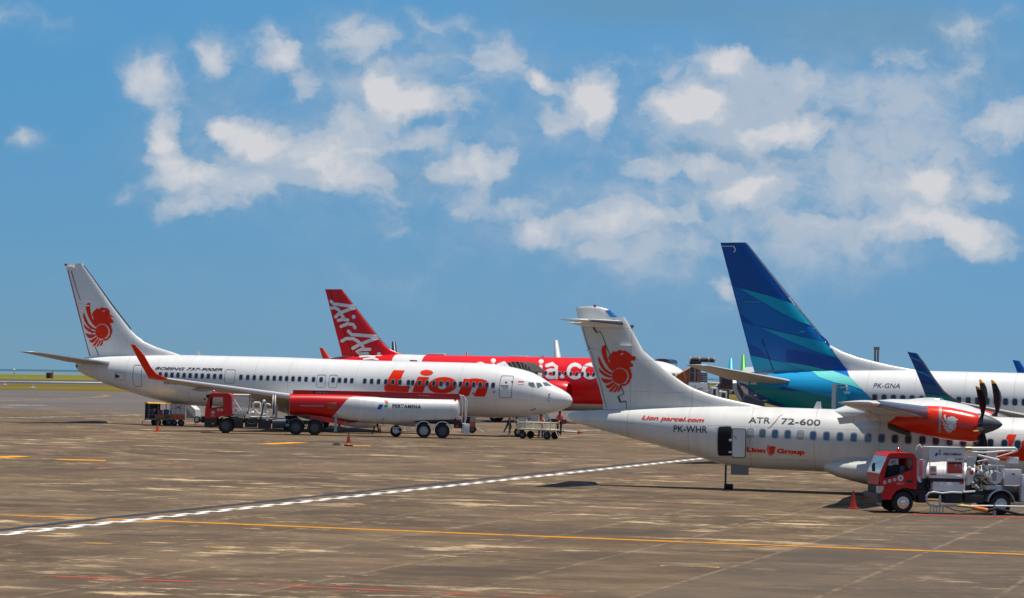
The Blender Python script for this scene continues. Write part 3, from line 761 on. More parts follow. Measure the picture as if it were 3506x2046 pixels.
    # doors
    door(fr, sf, Z4((1566,283))[0], Z4((1690,548))[0], root, .05, .16)
    x, z = fr.on(*Z4((1612,400))[0], sf); MB().box((x-.35, sf(x, z)-.05, z-.03), (x+.25, sf(x, z)+.05, z+.04)).obj('door_handle', METAL, root)
    door(fr, sf, Z2((1085,450))[0], Z2((1205,645))[0], root, .04, .14)
    Z3 = lambda *p: Zm(680, 1280, 3.877, p)
    door(fr, sf, Z3((1578,5))[0], Z3((1680,182))[0], root, .035, .14, name='emergency_exit'); door(fr, sf, Z3((1738,7))[0], Z3((1838,186))[0], root, .035, .14, name='emergency_exit')
    door(fr, sf, Z1((1040,900))[0], Z1((1102,1072))[0], root, .045, .14)
    door(fr, sf, Z2((415,755))[0], Z2((620,900))[0], root, .025, .1, m=mat('faint_gap', (.45, .44, .43), .5), name='cargo_door')
    door(fr, sf, Z1((888,960))[0], Z1((965,1022))[0], root, .03, .06, name='outflow_panel'); 
    decal('outflow_vent', fr, [[Z1((894,972),(925,985),(925,1000),(894,1004))]], sf, BLACK, root, .02)
    decal('flag', fr, [[Z4((1762,348),(1830,351),(1830,368),(1762,366))], [Z4((1762,366),(1830,368),(1829,388),(1762,386))]], sf, [mat('flag_red', (.6,.01,.01), .4), WHITE], root, .016, mi=[0, 1])
    for u, v in ((1622,366),(1483,474),(1246,492),(1693,360),(1915,680),(1952,668)):
        x, z = fr.on(*Z4((u, v))[0], sf); MB().lathe([(0, .09), (.02, .07)], (x, sf(x, z)-.005, z), (0, -1, 0), 10).obj('static_port', LINEG, root)
    for u, v in ((2112,500),(2112,545),(2112,582)):
        x, z = fr.on(*Z4((u, v))[0], sf); MB().cyl((x, sf(x, z)+.03, z), (x+.12, sf(x, z)-.08, z), .06).obj('probe', METAL, root)
    cockpit_glass(fr, sf, [Z4((1876,360),(1945,360),(1962,425),(1910,412),(1878,395)), Z4((1966,363),(2018,366),(2050,408),(1985,432)), Z4((2040,366),(2100,362),(2152,408),(2070,410))], root)
    decal('tail_cone_exhaust', fr, [[Z1((588,898),(600,905),(620,945),(622,962),(600,938))]], sf, mat('exhaust_blue', (.03, .06, .12), .3), root, .02)
    antenna(fr, body, *Z2((745,260))[0], .45, root)
    # landing gear
    gear(root, -4.1, 0, .34, .2, 1.6, .36)
    g0 = fr.at(1771, 1432, -.48); g1 = fr.at(1872, 1460, -.48); gd = MB().prism([(g0[0], g0[1]-.55), (g1[0], g0[1]-.55), (g1[0]+.1, g0[1]+.35), (g0[0], g0[1]+.05)], -.48, -.44).obj('gear_door', WPAINT, root)
    text('gear_door_lettering', fr, 'LFV', (1803, 1438), (1821, 1436), 7, lambda x, z: -.48, BLACK, root, bold=.02)
    for s in (-1, 1): gear(root, -21.2, s*2.86, .56, .4, 1.9, .86)
    return fr, root, body
LF, LR, LB = lion737()
# ================================================================== turboprop in front (right)
def prop(parent, x, y, z, m0, R=1.97, a0=38):
    p = MB().lathe([(-.45, .44), (-.1, .43), (.15, .38), (.45, .27), (.68, .15), (.80, .05), (.83, .003)], (x, y, z), (1, 0, 0), 24).obj('spinner', DGREY, parent)
    for k in range(6):
        a = math.radians(a0+60*k); er = Vector((0, -math.sin(a), math.cos(a))); et = Vector((0, math.cos(a), math.sin(a)))
        R_ = []
        for r, c, sw, tw in ((.30, .15, 0, 60), (.5, .21, .02, 55), (.9, .29, .03, 30), (1.3, .31, .02, 12), (1.6, .28, -.03, 6), (1.8, .21, -.09, 3), (1.92, .12, -.15, 2), (1.97, .03, -.19, 0)):
            t = math.radians(tw); ch = Vector((-math.cos(t), 0, 0))+et*math.sin(t); th = et*math.cos(t)+Vector((math.sin(t), 0, 0))
            le = Vector((x, y, z))+er*r-ch*c*.5+Vector((sw, 0, 0)); R_.append(foil(le, le+ch*c, .035+.03*(1-r/2), th))
        b = MB().loft(R_); mi = [1 if (sum((b.V[i] for i in f), Vector())/len(f)-Vector((x, y, z))).length > 1.72 else 0 for f in b.F]
        mesh('propeller_blade', b.V, b.F, [mat('blade_black', (.010, .010, .016), .6, spec=.2), mat('blade_tip_yellow', (.72, .30, .0), .5)], p, 40, mi)
    return p
def atr():
    fr = Fr((29.1876, 114.3688, -KX*29.1876+MY*114.3688), .2442)
    root = fr.root('turboprop_airliner')
    tag(root, 'white turboprop airliner with six-bladed propellers, red engine pods and a high tailplane, nearest aircraft', 'airliner')
    Z6 = lambda *p: Zm(1850, 1000, 3.27, p); Z7 = lambda *p: Zm(2350, 1350, 3.677, p); Z8 = lambda *p: Zm(2850, 1250, 2.675, p); Z9 = lambda *p: Zm(2800, 1150, 3.269, p)
    tp = Z6((315,1362),(325,1350),(360,1338),(550,1322),(780,1315),(960,1305),(1690,1280),(2125,1273))+Z7((1050,158),(1700,180),(2000,190))+[(3433,1427.6),(3600,1433.5)]
    bt = Z6((315,1400),(325,1425),(345,1452))+[(2070,1475),(2156,1499),(2240,1521),(2344,1550)]+Z7((100,755),(250,820),(400,868),(550,900),(800,930),(1200,950),(1800,978))+[(3100,1632)]
    T = [fr.at(*p) for p in tp]; B = [fr.at(*p) for p in bt]
    zt = T[-1][1]; zb = B[-1][1]
    T += [(-4.2, zt), (-3.2, zt-.06), (-2.3, zt-.35), (-1.6, zt-.85), (-.8, zt-1.25), (-.2, zt-1.6), (0, zt-1.8)]
    B += [(-4.2, zb), (-3, zb+.05), (-1.8, zb+.2), (-.8, zb+.5), (-.2, zb+.8), (0, zb+1.0)]
    body = Body(T, B, kw=.505); x0 = min(T)[0]
    body.build('fuselage', [x0, x0+.03, x0+.1, x0+.25, x0+.5]+frange(x0+1, -15, .5)+frange(-14.5, -5, 1)+frange(-4.6, -.6, .35)+[-.3, -.12, -.04, -.005], WHITE2, root, 64)
    sf = body.surf
    prs = [((945,281),(422,283)),((1010,390),(455,385)),((1080,520),(492,520)),((1150,650),(533,650)),((1220,712),(556,722)),((1300,778),(575,785)),((1480,928),(617,935)),((1620,1025),(648,1030)),((1720,1078),(663,1082)),((1900,1144),(680,1150)),((2050,1184),(690,1190)),((2200,1218),(698,1225)),((2380,1255),(703,1262)),((2540,1290),(706,1310))]
    secs = fin_secs(fr, [(Z6(a)[0], Z6(b)[0]) for a, b in prs])
    fin('fin', secs, WHITE2, root, .11, .34); fs = fin_surf(secs, .11, .34)
    cap = fin_secs(fr, [(Z6(a)[0], Z6(b)[0]) for a, b in (((860,284),(422,288)),((800,225),(410,230)),((755,190),(400,192)),((690,170),(397,172)),((620,157),(460,160)))])
    fin('fin_cap', cap, WHITE2, root, .12, .40)
    a = fr.at(*Z6((770,205))[0]); b_ = fr.at(*Z6((850,275))[0])
    MB().loft([foil((a[0]+.04, 0, a[1]+.03), (a[0]-.3, 0, a[1]-.02), .20, (0, 1, 0)), foil((b_[0]+.08, 0, b_[1]), (b_[0]-.45, 0, b_[1]), .3, (0, 1, 0))]).obj('tail_lamp', mat('lamp_blue_glass', (.03, .16, .45), .1, spec=.8), root)
    x, z = fr.at(*Z6((612,152))[0]); MB().lathe([(0, .07), (.1, .06), (.14, .01)], (x, 0, z-.06), (0, 0, 1), 10).obj('beacon', mat('beacon_brown', (.25, .05, .03), .3), root)
    x, z = fr.at(*Z6((1010,385))[0]); b = MB()
    b.cyl((x-.15, .1, z+.03), (x+.12, .1, z+.02), .06, n=8).cyl((x-.2, .1, z-.1), (x+.05, .1, z-.08), .07, n=8); b.obj('rear_antenna', DGREY, root)
    decal('rudder_gap', fr, [[Z6((583,395),(608,390),(636,445),(672,436),(700,480),(742,600),(860,890),(905,1040),(942,1137),(885,1165),(905,1222),(962,1215),(972,1305),(965,1305),(955,1228),(888,1236),(862,1166),(930,1135),(898,1042),(852,892),(734,602),(694,484),(668,444),(625,458))]], fs, DGREY, root, .02)
    decal('trim_tab_gap', fr, [[Z6((478,395),(483,395),(495,450),(550,645),(630,645),(630,655),(546,655),(490,452))], [Z6((655,960),(661,958),(745,1292),(738,1294))], [Z6((545,600),(550,600),(658,960),(653,962))]], fs, LINEG, root, .02)
    for u, v, w in ((925,598,.42),(595,652,.3)):
        if w:
            x, z = fr.at(*Z6((u, v))[0]); MB().box((x-w, fs(x, z)-.09, z-.025), (x+w, fs(x, z)+.05, z+.03), .02).obj('hinge_fairing', WHITE, root)
    mp = lambda u, v: (1850+(650+(u-645)*1.66)/3.27, 1000+(590+(v-420)*1.558)/3.27)
    emblem('tail_emblem', fr, mp, fs, REDL, WHITE, root, .03, .2)
    # T tail
    rx, rz = fr.at(*Z6((930,352))[0], -.25); tx, tz = fr.at(*Z6((218,303))[0], -3.65)
    st = flying('tailplane', [(rx, -.1, rz+.02, 1.95, .26, .08), (tx+1.2, -3.5, tz-.01, 1.2, .13, .0), (tx+.95, -3.65, tz, .95, .05, 0)], WHITE2, root); s2 = mirror(st)
    for v in s2.data.vertices: v.co.z += .045*abs(v.co.y)
    for q, sg in ((st, 1),):
        flying('deicing_boot', [(rx+.015, -.3*sg, rz+.02, .32, .17, .02), (tx+1.2+.02, -3.4*sg, tz-.01, .24, .09, 0)], DGREY, q)
    MB().lathe([(0, .02), (.4, .16), (1.2, .2), (2, .12), (2.6, .02)], (rx+.15, 0, rz-.02), (-1, 0, 0), 12).obj('bullet_fairing', WHITE, root)
    # sponsons and wing fairing
    R = []
    for x, w, h, zc in ((-16.1, .9, .25, 1.15), (-15.6, 1.35, .42, 1.12), (-14.9, 1.66, .55, 1.08), (-13.8, 1.92, .68, 1.0), (-12.5, 2.06, .76, .95), (-10.5, 2.06, .76, .95), (-9.3, 1.8, .6, 1.0), (-8.3, 1.2, .3, 1.15)):
        R.append([Vector((x, -w*math.copysign(abs(math.cos(t))**.8, math.cos(t)), zc+h*math.sin(t))) for t in [2*math.pi*k/36 for k in range(36)]])
    MB().loft(R).obj('gear_sponson', WHITE2, root)
    R = []
    for x, w, h, zc in ((-15.9, .4, .12, 3.42), (-15.2, .95, .38, 3.42), (-14.4, 1.25, .52, 3.45), (-13.4, 1.42, .60, 3.48), (-11.2, 1.42, .60, 3.50), (-10.2, 1.2, .42, 3.50), (-9.2, .6, .12, 3.45)):
        R.append([Vector((x, -w*math.cos(t), zc+h*math.sin(t))) for t in [2*math.pi*k/32 for k in range(32)]])
    MB().loft(R).obj('wing_fairing', WHITE2, root)
    # wing
    lx, lz = fr.at(*Z8((430,347))[0], -13.4); tx, tz = fr.at(*Z8((25,362))[0], -13.4); nx, nz = fr.at(*Z8((880,430))[0], -4.7)
    for s in (-1, 1):
        flying('wing', [(nx+.02, 0, nz+.0, 2.6, .40, -.06), (nx, s*4.9, nz+.0, 2.6, .40, -.06), (lx, s*13.2, lz-.02, 1.62, .24, 0), (lx-.25, s*13.5, lz, 1.2, .08, 0)], WHITE2, root)
        flying('deicing_boot', [(nx+.03, s*5.0, nz+.0, .55, .50, 0), (lx+.03, s*13.1, lz-.02, .34, .25, 0)], mat('boot_grey', (.13, .15, .20), .35), root)
        for yy, u in ((12.9, 385), (12.0, 300)):
            q = MB().lathe([(0, .01), (.04, .09), (.16, .12), (.3, .12)], (lx+.05, s*yy, lz-.03), (-1, 0, 0), 12).obj('landing_lamp', METAL, root)
        for yy in (7.4, 10.4): MB().loft([foil((nx-1.9, s*yy-.05, nz-.1), (nx-3.0, s*yy-.05, nz-.25), .1, (0, 1, 0)), foil((nx-1.7, s*yy-.05, nz-.35), (nx-2.9, s*yy-.05, nz-.5), .08, (0, 1, 0))]).obj('flap_hinge', WHITE2, root)
        flying('flap', [(nx-2.05, s*1.5, nz-.10, .95, .16, -.42), (nx-2.05, s*4.6, nz-.10, .95, .16, -.42), (nx-1.95, s*8.5, nz+.0, .75, .12, -.3)], WHITE2, root)
    # nacelles
    cs = [fr.at(*Z9(p)[0], -4.05) for p in ((1840,985),)]
    px_, pz_ = cs[0]
    st = [(1832,893,1100,.40),(1790,868,1178,.50),(1740,856,1185,.54),(1650,834,1180,.57),(1500,802,1166,.60),(1370,784,1146,.60),(1200,778,1108,.58),(1050,800,1078,.52),(940,850,1045,.42),(850,920,1005,.28),(782,965,990,.12)]
    for s in (-1, 1):
        R = []
        for u, vt, vb, hw in st:
            a = fr.at(*Z9((u, vt))[0], -4.05); b_ = fr.at(*Z9((u, vb))[0], -4.05); x = (a[0]+b_[0])/2; zc = (a[1]+b_[1])/2; h = (a[1]-b_[1])/2
            R.append([Vector((x, s*4.05-hw*math.copysign(abs(math.cos(t))**.85, math.cos(t)), zc+h*math.copysign(abs(math.sin(t))**.85, math.sin(t)))) for t in [2*math.pi*k/36 for k in range(36)]])
        nc = MB().loft(R).obj('engine_nacelle', mat('nacelle_red', (.82, .028, .004), .25, spec=.4, coat=.3, var=.04), root)
        ex = MB().loft([[Vector((x, s*4.05-w*math.cos(t), z+h*math.sin(t))) for t in [2*math.pi*k/16 for k in range(16)]] for x, w, z, h in ((fr.at(*Z9((1040,1060))[0], -4.05)[0], .3, 2.68, .10), (fr.at(*Z9((900,1010))[0], -4.05)[0], .34, 2.86, .14), (fr.at(*Z9((790,975))[0], -4.05)[0], .3, 3.0, .12))]).obj('exhaust', DGREY, nc)
        if s < 0:
            RR = sorted((sum(v.x for v in r)/len(r), (max(v.z for v in r)+min(v.z for v in r))/2, (max(v.z for v in r)-min(v.z for v in r))/2, -4.05-min(v.y for v in r)) for r in R)
            RR = [(a, b, c, d) for a, b, c, d in RR]
            def nsf(x, z):
                c = lerp_tab([(r[0], r[1]) for r in RR], x); h = lerp_tab([(r[0], r[2]) for r in RR], x); w = lerp_tab([(r[0], r[3]) for r in RR], x)
                t = min(1, abs(z-c)/h); ang = math.asin(min(1, t**(1/.85))); return -4.05-w*math.cos(ang)**.85
            decal('nacelle_band', fr, [[Z9((1362,792),(1392,794),(1388,950),(1372,1085),(1350,1080),(1356,950))]], nsf, mat('band_grey', (.35, .33, .32), .5), nc, .012, .08, None)
            emblem('nacelle_emblem', fr, lambda u, v: (2850+(1008+(u-645)*.56)/2.675, 1250+(450+(v-420)*.49)/2.675), nsf, WHITE, nc.data.materials[0], nc, .014, .08)
        prop(nc, px_, s*4.05, pz_, None, a0=38 if s < 0 else 22)
        ib = MB().loft([[Vector((px_-.05-d, s*4.05-w*math.cos(t), pz_-.52+h*math.sin(t))) for t in [2*math.pi*k/16 for k in range(16)]] for d, w, h in ((0, .36, .16), (.35, .36, .18))]).obj('intake', BLACK, nc)
    # lettering
    text('parcel_lettering', fr, 'Lion parcel.com', Z6((1135,1418))[0], Z6((1835,1450))[0], 13, sf, REDL, root, shear=.25, bold=.03)
    text('registration', fr, 'PK-WHR', (2306,1478), (2421,1481.5), 24, sf, mat('reg_black', (.03, .035, .045), .5), root, bold=.012)
    text('type_lettering', fr, 'ATR', Z7((782,354))[0], Z7((1055,360))[0], 20, sf, BLACK, root, bold=.012)
    text('type_lettering', fr, '72-600', Z7((1190,368))[0], Z7((1685,388))[0], 20.5, sf, BLACK, root, bold=.012)
    decal('type_lettering', fr, [[Z7((1020,424),(1060,400),(1120,335),(1165,275),(1200,252),(1225,252),(1195,260),(1170,282),(1125,345),(1064,405),(1022,428))]], sf, mat('swoosh_brown', (.2, .12, .07), .5), root)
    text('group_lettering', fr, 'Lion', Z7((760,720))[0], Z7((995,732))[0], 15.5, sf, REDL, root, bold=.05)
    text('group_lettering', fr, 'Group', Z7((1140,738))[0], Z7((1490,752))[0], 15.5, sf, REDL, root, bold=.05)
    emblem('group_emblem', fr, lambda u, v: (2350+(1010+(u-645)*.47)/3.677, 1350+(630+(v-420)*.42)/3.677), sf, REDL, WHITE, root, .016, .1)
    decal('front_lettering', fr, [[Z9((2105,1150),(2122,1108),(2145,1098),(2225,1102),(2196,1170),(2165,1235),(2120,1235),(2138,1180))], [Z9((2010,1312),(2095,1300),(2160,1262),(2240,1235),(2275,1185),(2310,1165),(2420,1170),(2400,1400),(2045,1392))]], sf, REDL, root, .016, .15)
    # cabin windows
    row = [2350+u/3.677 for u in (805,960,1118,1277,1435,1597,1765,1935,2108,2285)]; n0 = len(row)
    row += [2850+u/2.675 for u in (450,573,695,825,948,1075,1198,1320,1448,1577,1697)]+[3532,3580]
    wy = [(row[0],1480.5),(2971,1498),(3018,1500),(3204,1508),(3391,1516),(3506,1522),(3600,1527)]
    pale = mat('blind_pale', (.42, .42, .40), .4, var=.2); mid = mat('glass_grey_blue', (.10, .14, .20), .15)
    gl = [pale, mid, GLASSB, GLASSB, pale, GLASSB, GLASSB, GLASSB, GLASSB, GLASSB, GLASSB]+[mat('glass_shade', (.035, .035, .045), .3)]*5+[GLASS]*20
    rowwin(fr, body, row, lambda p: lerp_tab(wy, p), .235, .33, GLASSB, root, rim=mat('rim_pale', (.34, .34, .36), .4), glass=gl[:len(row)], off0=.026)
    # rear service door: dark opening and the leaf swung forward
    ap = [Z7(*rrect(400, 405, 575, 772, 28, 4))]
    decal('door_opening', fr, [ap], sf, mat('cabin_dark', (.006, .006, .012), .9), root, .012)
    decal('door_frame', fr, [[Z7(*rrect(392, 398, 583, 780, 34, 4)), Z7(*rrect(402, 408, 573, 770, 26, 4))]], sf, RIM, root, .02)
    xa, za = fr.at(*Z7((568,795))[0], -1.75); xb, zb_ = fr.at(*Z7((755,428))[0], -1.75)
    dl = MB().prism(rrect(xa, za, xb, zb_, .09, 4), -1.80, -1.72).obj('door_leaf', DGREY, root)
    MB().prism(rrect(xa+.045, za+.04, xb-.03, zb_-.03, .07, 4), -1.812, -1.802).obj('inner_lining', WHITE2, dl)
    MB().tube([(xa+.02, -1.83, zb_-.3), (xa+.15, -1.86, zb_-.36), (xa+.2, -1.83, zb_-.45)], .018).obj('door_handle', DGREY, dl)
    MB().box((xa-.12, -1.8, za+.7), (xa+.1, -1.45, za+.78)).box((xa-.12, -1.8, za+.2), (xa+.1, -1.45, za+.27)).obj('hinge_arm', WPAINT, dl)
    decal('rain_gutter', fr, [[Z7((370,385),(500,388),(628,398),(628,402),(500,393),(370,390))]], sf, mat('seam_tan', (.4, .37, .32), .5), root, .03)
    # tail stand and open belly hatch
    x, z = fr.at(*Z7((497,900))[0], 0)
    q = MB().cyl((x, 0, .22), (x, 0, z+.15), .045, n=10).cyl((x, 0, .1), (x, 0, .24), .03); q.obj('tail_stand', DGREY, root)
    q = MB().cyl((x-.02, -.1, .12), (x+.34, -.1, .12), .12, n=16).box((x, -.16, .18), (x+.3, -.04, .24)); q.obj('stand_foot', RUB, root)
    a = fr.at(*Z7((560,1008))[0], -.5); b_ = fr.at(*Z7((785,905))[0], -.5)
    MB().box((a[0], -.53, a[1]), (b_[0], -.49, b_[1]+.12)).obj('belly_hatch', mat('hatch_grey', (.22, .21, .20), .6), root)
    antenna(fr, body, *Z7((1700,182))[0], .34, root, lean=-.1)
    for s in (-1, 1): gear(root, -12.3, s*2.05, .42, .26, 1.1, .4)
    gear(root, -1.7, 0, .28, .16, 1.2, .3)
    return fr, root, body
AF_, AR_, AB_ = atr()

# ================================================================== blue-tailed airliner (right, behind)
def generic_nose(T, B, kz=1.0):
    zt = T[-1][1]; zb = B[-1][1]
    T += [(-7, zt), (-5.5, zt-.05), (-4.2, zt-.3), (-3.2, zt-.75), (-2.4, zt-1.2), (-1.6, zt-1.6), (-.8, zt-1.95), (-.2, zt-2.3), (0, zt-2.55)]
    B += [(-7, zb), (-4.5, zb+.05), (-2.5, zb+.3), (-1.2, zb+.65), (-.3, zb+1.1), (0, zb+1.4)]
def garuda():
    fr = Fr((49.0076, 146.4876, -KX*49.0076+MY*146.4876), .3245)
    root = fr.root('airliner')
    tag(root, 'white airliner with a tall striped blue fin and turquoise tail, behind the turboprop', 'airliner')
    Zg = lambda *p: Zm(2300, 800, 2.373, p); Z9 = lambda *p: Zm(2800, 1150, 3.269, p); Z8 = lambda *p: Zm(2850, 1250, 2.675, p)
    tp = Zg((545,1160),(560,1142),(600,1130),(680,1121),(850,1118),(1100,1112),(1425,1108))+Z9((330,381),(950,382),(2308,413))+[(3700,1282)]
    bt = Zg((545,1215),(560,1240),(585,1290),(620,1320),(700,1350),(800,1383),(940,1417))+[(2760,1412),(2850,1428),(2950,1445),(3100,1462),(3250,1470),(3506,1480)]
    T = [fr.at(*p) for p in tp]; B = [fr.at(*p) for p in bt]; T.sort(); B.sort(); generic_nose(T, B)
    body = Body(T, B); x0 = min(T)[0]
    cx = [fr.on(*Zg((u, v))[0], body.surf) for u, v in ((1425,1108),(1445,1160),(1500,1215),(1625,1340))]
    def fm(c):
        bx = lerp_tab(sorted((z, x) for x, z in [(cx[0][0], 5.4), (cx[1][0], cx[1][1]), (cx[2][0], cx[2][1]), (cx[3][0], cx[3][1]), (cx[3][0]+2.2, 1.5)]), c.z)
        return 1 if c.x < bx and c.y > 0 else 0
    body.build('fuselage', [x0, x0+.05, x0+.2, x0+.4]+frange(x0+.8, x0+13, .4)+frange(x0+14, -8, 1.5)+frange(-7.5, -.7, .4)+[-.4, -.15, -.02], [WHITE, CYAN], root, 56, fm)
    sf = body.surf
    prs = [((606,71),(398,73)),((618,88),(402,90)),((650,135),(414,138)),((1000,570),(533,575)),((1210,820),(595,822)),((1290,905),(615,905)),((1400,963),(630,965)),((1520,1005),(642,1005)),((1661,1040),(650,1040)),((1800,1072),(660,1075)),((1980,1105),(668,1110)),((2020,1120),(672,1128))]
    secs = fin_secs(fr, [(Zg(a)[0], Zg(b)[0]) for a, b in prs]); fs = fin_surf(secs)
    fin('fin', secs, WHITE, root)
    decal('fin_paint', fr, [[Zg((397,72),(606,70),(622,84),(1212,818),(1262,862),(1330,980),(1427,1110),(672,1112))]], fs, NAVY, root, .05, .25, .1)
    B3 = [
     [Zg((500,430),(560,440),(880,632),(1140,748),(1250,884),(1000,818),(740,752),(690,748),(562,652))],
     [Zg((575,715),(720,755),(1000,885),(1350,1010),(1427,1108),(1270,1108),(800,1020),(620,890))]]
    for q in B3: decal('fin_paint', fr, [q], fs, BLUE2, root, .062, .25, .1)
    decal('fin_paint', fr, [[Zg((562,655),(690,748),(600,718),(575,712))]], fs, NAVY, root, .074, .25, .1); decal('fin_paint', fr, [[Zg((618,895),(700,925),(800,1020),(640,985))], [Zg((930,935),(1350,1010),(1427,1108),(1270,1108),(930,1040))]], fs, NAVY, root, .074, .25, .1)
    decal('fin_paint', fr, [[Zg((555,443),(600,452),(780,500),(990,568),(1140,748),(1010,700),(880,632),(720,540))], [Zg((720,757),(900,800),(1248,882),(1350,1008),(1180,955),(1000,885),(860,825))], [Zg((636,985),(800,1022),(1050,1070),(1270,1108),(1000,1114),(672,1113))]], fs, BLUE3, root, .086, .25, .1)
    decal('fin_paint', fr, [[Zg((1150,635),(1062,650),(1000,572),(1140,748))], [Zg((930,1042),(1100,1068),(1272,1110),(1100,1112),(1010,1075))]], fs, mat('airline_lagoon', (.03, .42, .48), .35, spec=.3, coat=.2), root, .098, .25, .1) if 0 else None
    decal('fin_paint', fr, [[Zg((930,1042),(1100,1068),(1272,1110),(1100,1112),(1010,1075))]], fs, mat('airline_lagoon', (.03, .42, .48), .35, spec=.3, coat=.2), root, .098, .25, .1)
    decal('leading_edge', fr, [[Zg((604,74),(616,78),(1000,555),(1215,812),(1212,826),(990,568))]], fs, mat('edge_pale', (.55, .55, .52), .4), root, .11, .25, .1)
    decal('rudder_gap', fr, [[Zg((404,98),(510,99),(524,125),(520,145),(498,153),(514,140),(516,126),(505,105),(404,103))]], fs, WHITE, root, .11)
    decal('rudder_gap', fr, [[Zg((735,850),(740,850),(760,925),(752,922))], [Zg((764,935),(768,935),(832,1110),(824,1110))]], fs, BLACK, root, .11)
    for u, v in ((662,552),(1068,798)):
        x, z = fr.at(*Zg((u, v))[0]); w = .5 if u == 662 else .15
        MB().box((x-w, fs(x, z)-.12, z-.03), (x+w, fs(x, z)+.05, z+.03), .02).obj('actuator_fairing', BLUE3, root)
    # turquoise tail paint, drawn as nested sweeps
    decal('tail_paint', fr, [[Zg((520,1142),(600,1110),(1000,1095),(1420,1095),(1427,1120),(1445,1160),(1500,1215),(1625,1340),(1720,1430),(1790,1500),(900,1460),(620,1360),(540,1250))]], sf, CYAN, root, .012, .2, .6)
    decal('tail_paint', fr, [[Zg((1265,1098),(1425,1098),(1430,1125),(1447,1163),(1300,1112))]], sf, mat('airline_royal', (.0, .12, .5), .35, spec=.3, coat=.2), root, .024, .15, .6)
    decal('tail_paint', fr, [[Zg((1120,1100),(1262,1098),(1447,1163),(1500,1215),(1560,1272),(1460,1232),(1330,1208),(1200,1165))]], sf, MINT, root, .024, .15, .6)
    decal('tail_paint', fr, [[Zg((560,1225),(700,1232),(930,1255),(1100,1282),(1300,1330),(1500,1360),(1790,1500),(900,1460),(620,1360),(555,1260))]], sf, TEAL, root, .024, .15, .6)
    decal('tail_paint', fr, [[Zg((550,1205),(600,1222),(660,1275),(760,1330),(940,1398),(1150,1440),(900,1470),(620,1370),(545,1260))]], sf, NAVY, root, .034, .15, .6)
    decal('tail_paint', fr, [[Zg((640,1138),(700,1133),(735,1160),(650,1160))], [Zg((900,1240),(1080,1284),(960,1275),(860,1262))]], sf, NAVY, root, .034, .15, .6)
    text('registration', fr, 'PK-GNA', Z8((375,203))[0], Z8((620,207))[0], 16, sf, mat('reg_blue', (.02, .035, .10), .5), root, shear=.15, bold=.0)
    rowwin(fr, body, [2800+u/3.269 for u in [638+104.6*k for k in range(17)]]+[3527, 3560], lambda p: 1361+(p-2995)*.0306, .25, .36, GLASS, root, off0=.03)
    # open rear door
    d0, d1 = Z9((165,522))[0], Z9((335,825))[0]
    door(fr, sf, d0, d1, root, .085, .2, m=WHITE, fill=mat('doorway_dark', (.01, .015, .02), .8), name='door_frame')
    xa, za = fr.at(*Z9((222,820))[0], -2.25); xb, zb = fr.at(*Z9((322,545))[0], -2.25)
    dl = MB().prism(rrect(xa, za, xb, zb, .15), -2.30, -2.20).obj('door_leaf', BLUE3, root)
    MB().box((xa+.1, -2.33, za+1.2), (xa+.6, -2.3, za+1.27)).box((xa+.35, -2.32, zb-.5), (xa+.7, -2.3, zb-.36)).obj('door_handle', METAL, dl)
    MB().box((xa-.35, -2.25, za-.05), (xa-.12, -1.6, zb+.02)).obj('hinge_arm', METAL, dl)
    tx, tz = fr.at(*Zg((105,1068))[0], -7.17); rx, rz = fr.at(*Zg((990,1203))[0], -.95)
    st = flying('tailplane', [(rx, -.5, rz, 3.9, .36, .05), (tx+1.3, -7.0, tz+.02, 1.3, .11, 0), (tx+1.0, -7.2, tz+.02, .9, .05, 0)], GREYW, root); mirror(st)
    # near wing with striped winglet
    base = fr.at(*Z9((1600,747))[0], -17.0)
    wl = Z9((1600,745),(1500,700),(1400,618),(1290,470),(1180,300),(1105,192)); wt = Z9((1350,752),(1240,742),(1200,650),(1130,470),(1060,300),(1002,175))
    for s in (-1, 1):
        flying('wing', [(-13.7, s*1.2, 1.75, 8.2, .95, -.1), (-15.5, s*5.6, 2.3, 5.1, .6, -.08), (base[0], s*17, base[1], 1.6, .16, 0)], GREYW, root)
        R = []; ys = [17.0, 17.3, 17.45, 17.6, 17.75, 17.9]
        for k, (p, q) in enumerate(zip(wl, wt)):
            a1 = fr.at(*p, -ys[k]); b1 = fr.at(*q, -ys[k])
            if k == 0: b1 = (a1[0]-1.6, a1[1])
            R.append(foil((a1[0], s*ys[k], a1[1]), (b1[0], s*ys[k], b1[1]), .13 if k < 5 else .06, (0, s*(-.25 if k == 0 else -.96), .97 if k == 0 else .25)))
        w = MB().loft(R).obj('winglet', NAVY, root)
        for v in w.data.vertices: pass
        e = MB().lathe([(0, .80), (.02, .92), (.3, 1.02), (1.2, 1.06), (2.4, .98), (3.4, .78), (3.4, .6), (2, .6), (.5, .78)], (-11.8, s*4.85, 1.45), (-1, 0, 0), 28, cap=False).obj('engine', WPAINT, root)
        gear(root, -19.6, s*2.86, .56, .4, 1.9, .86)
    wsf = lambda x, z: -17.25-.28*max(0, z-base[1])-.12
    decal('winglet_paint', fr, [[Z9((1040,228),(1130,262),(1170,298),(1085,262),(1052,250))], [Z9((1092,375),(1180,400),(1255,440),(1285,480),(1190,428),(1105,400))]], wsf, BLUE3, root, .02, .3)
    decal('winglet_paint', fr, [[Z9((1150,518),(1220,530),(1330,552),(1390,622),(1440,668),(1290,640),(1195,625))]], wsf, mat('winglet_mid', (.0, .10, .26), .35), root, .02, .3)
    decal('winglet_paint', fr, [[Z9((1196,648),(1290,655),(1440,670),(1560,740),(1250,742),(1215,690))]], wsf, TEAL, root, .02, .3)
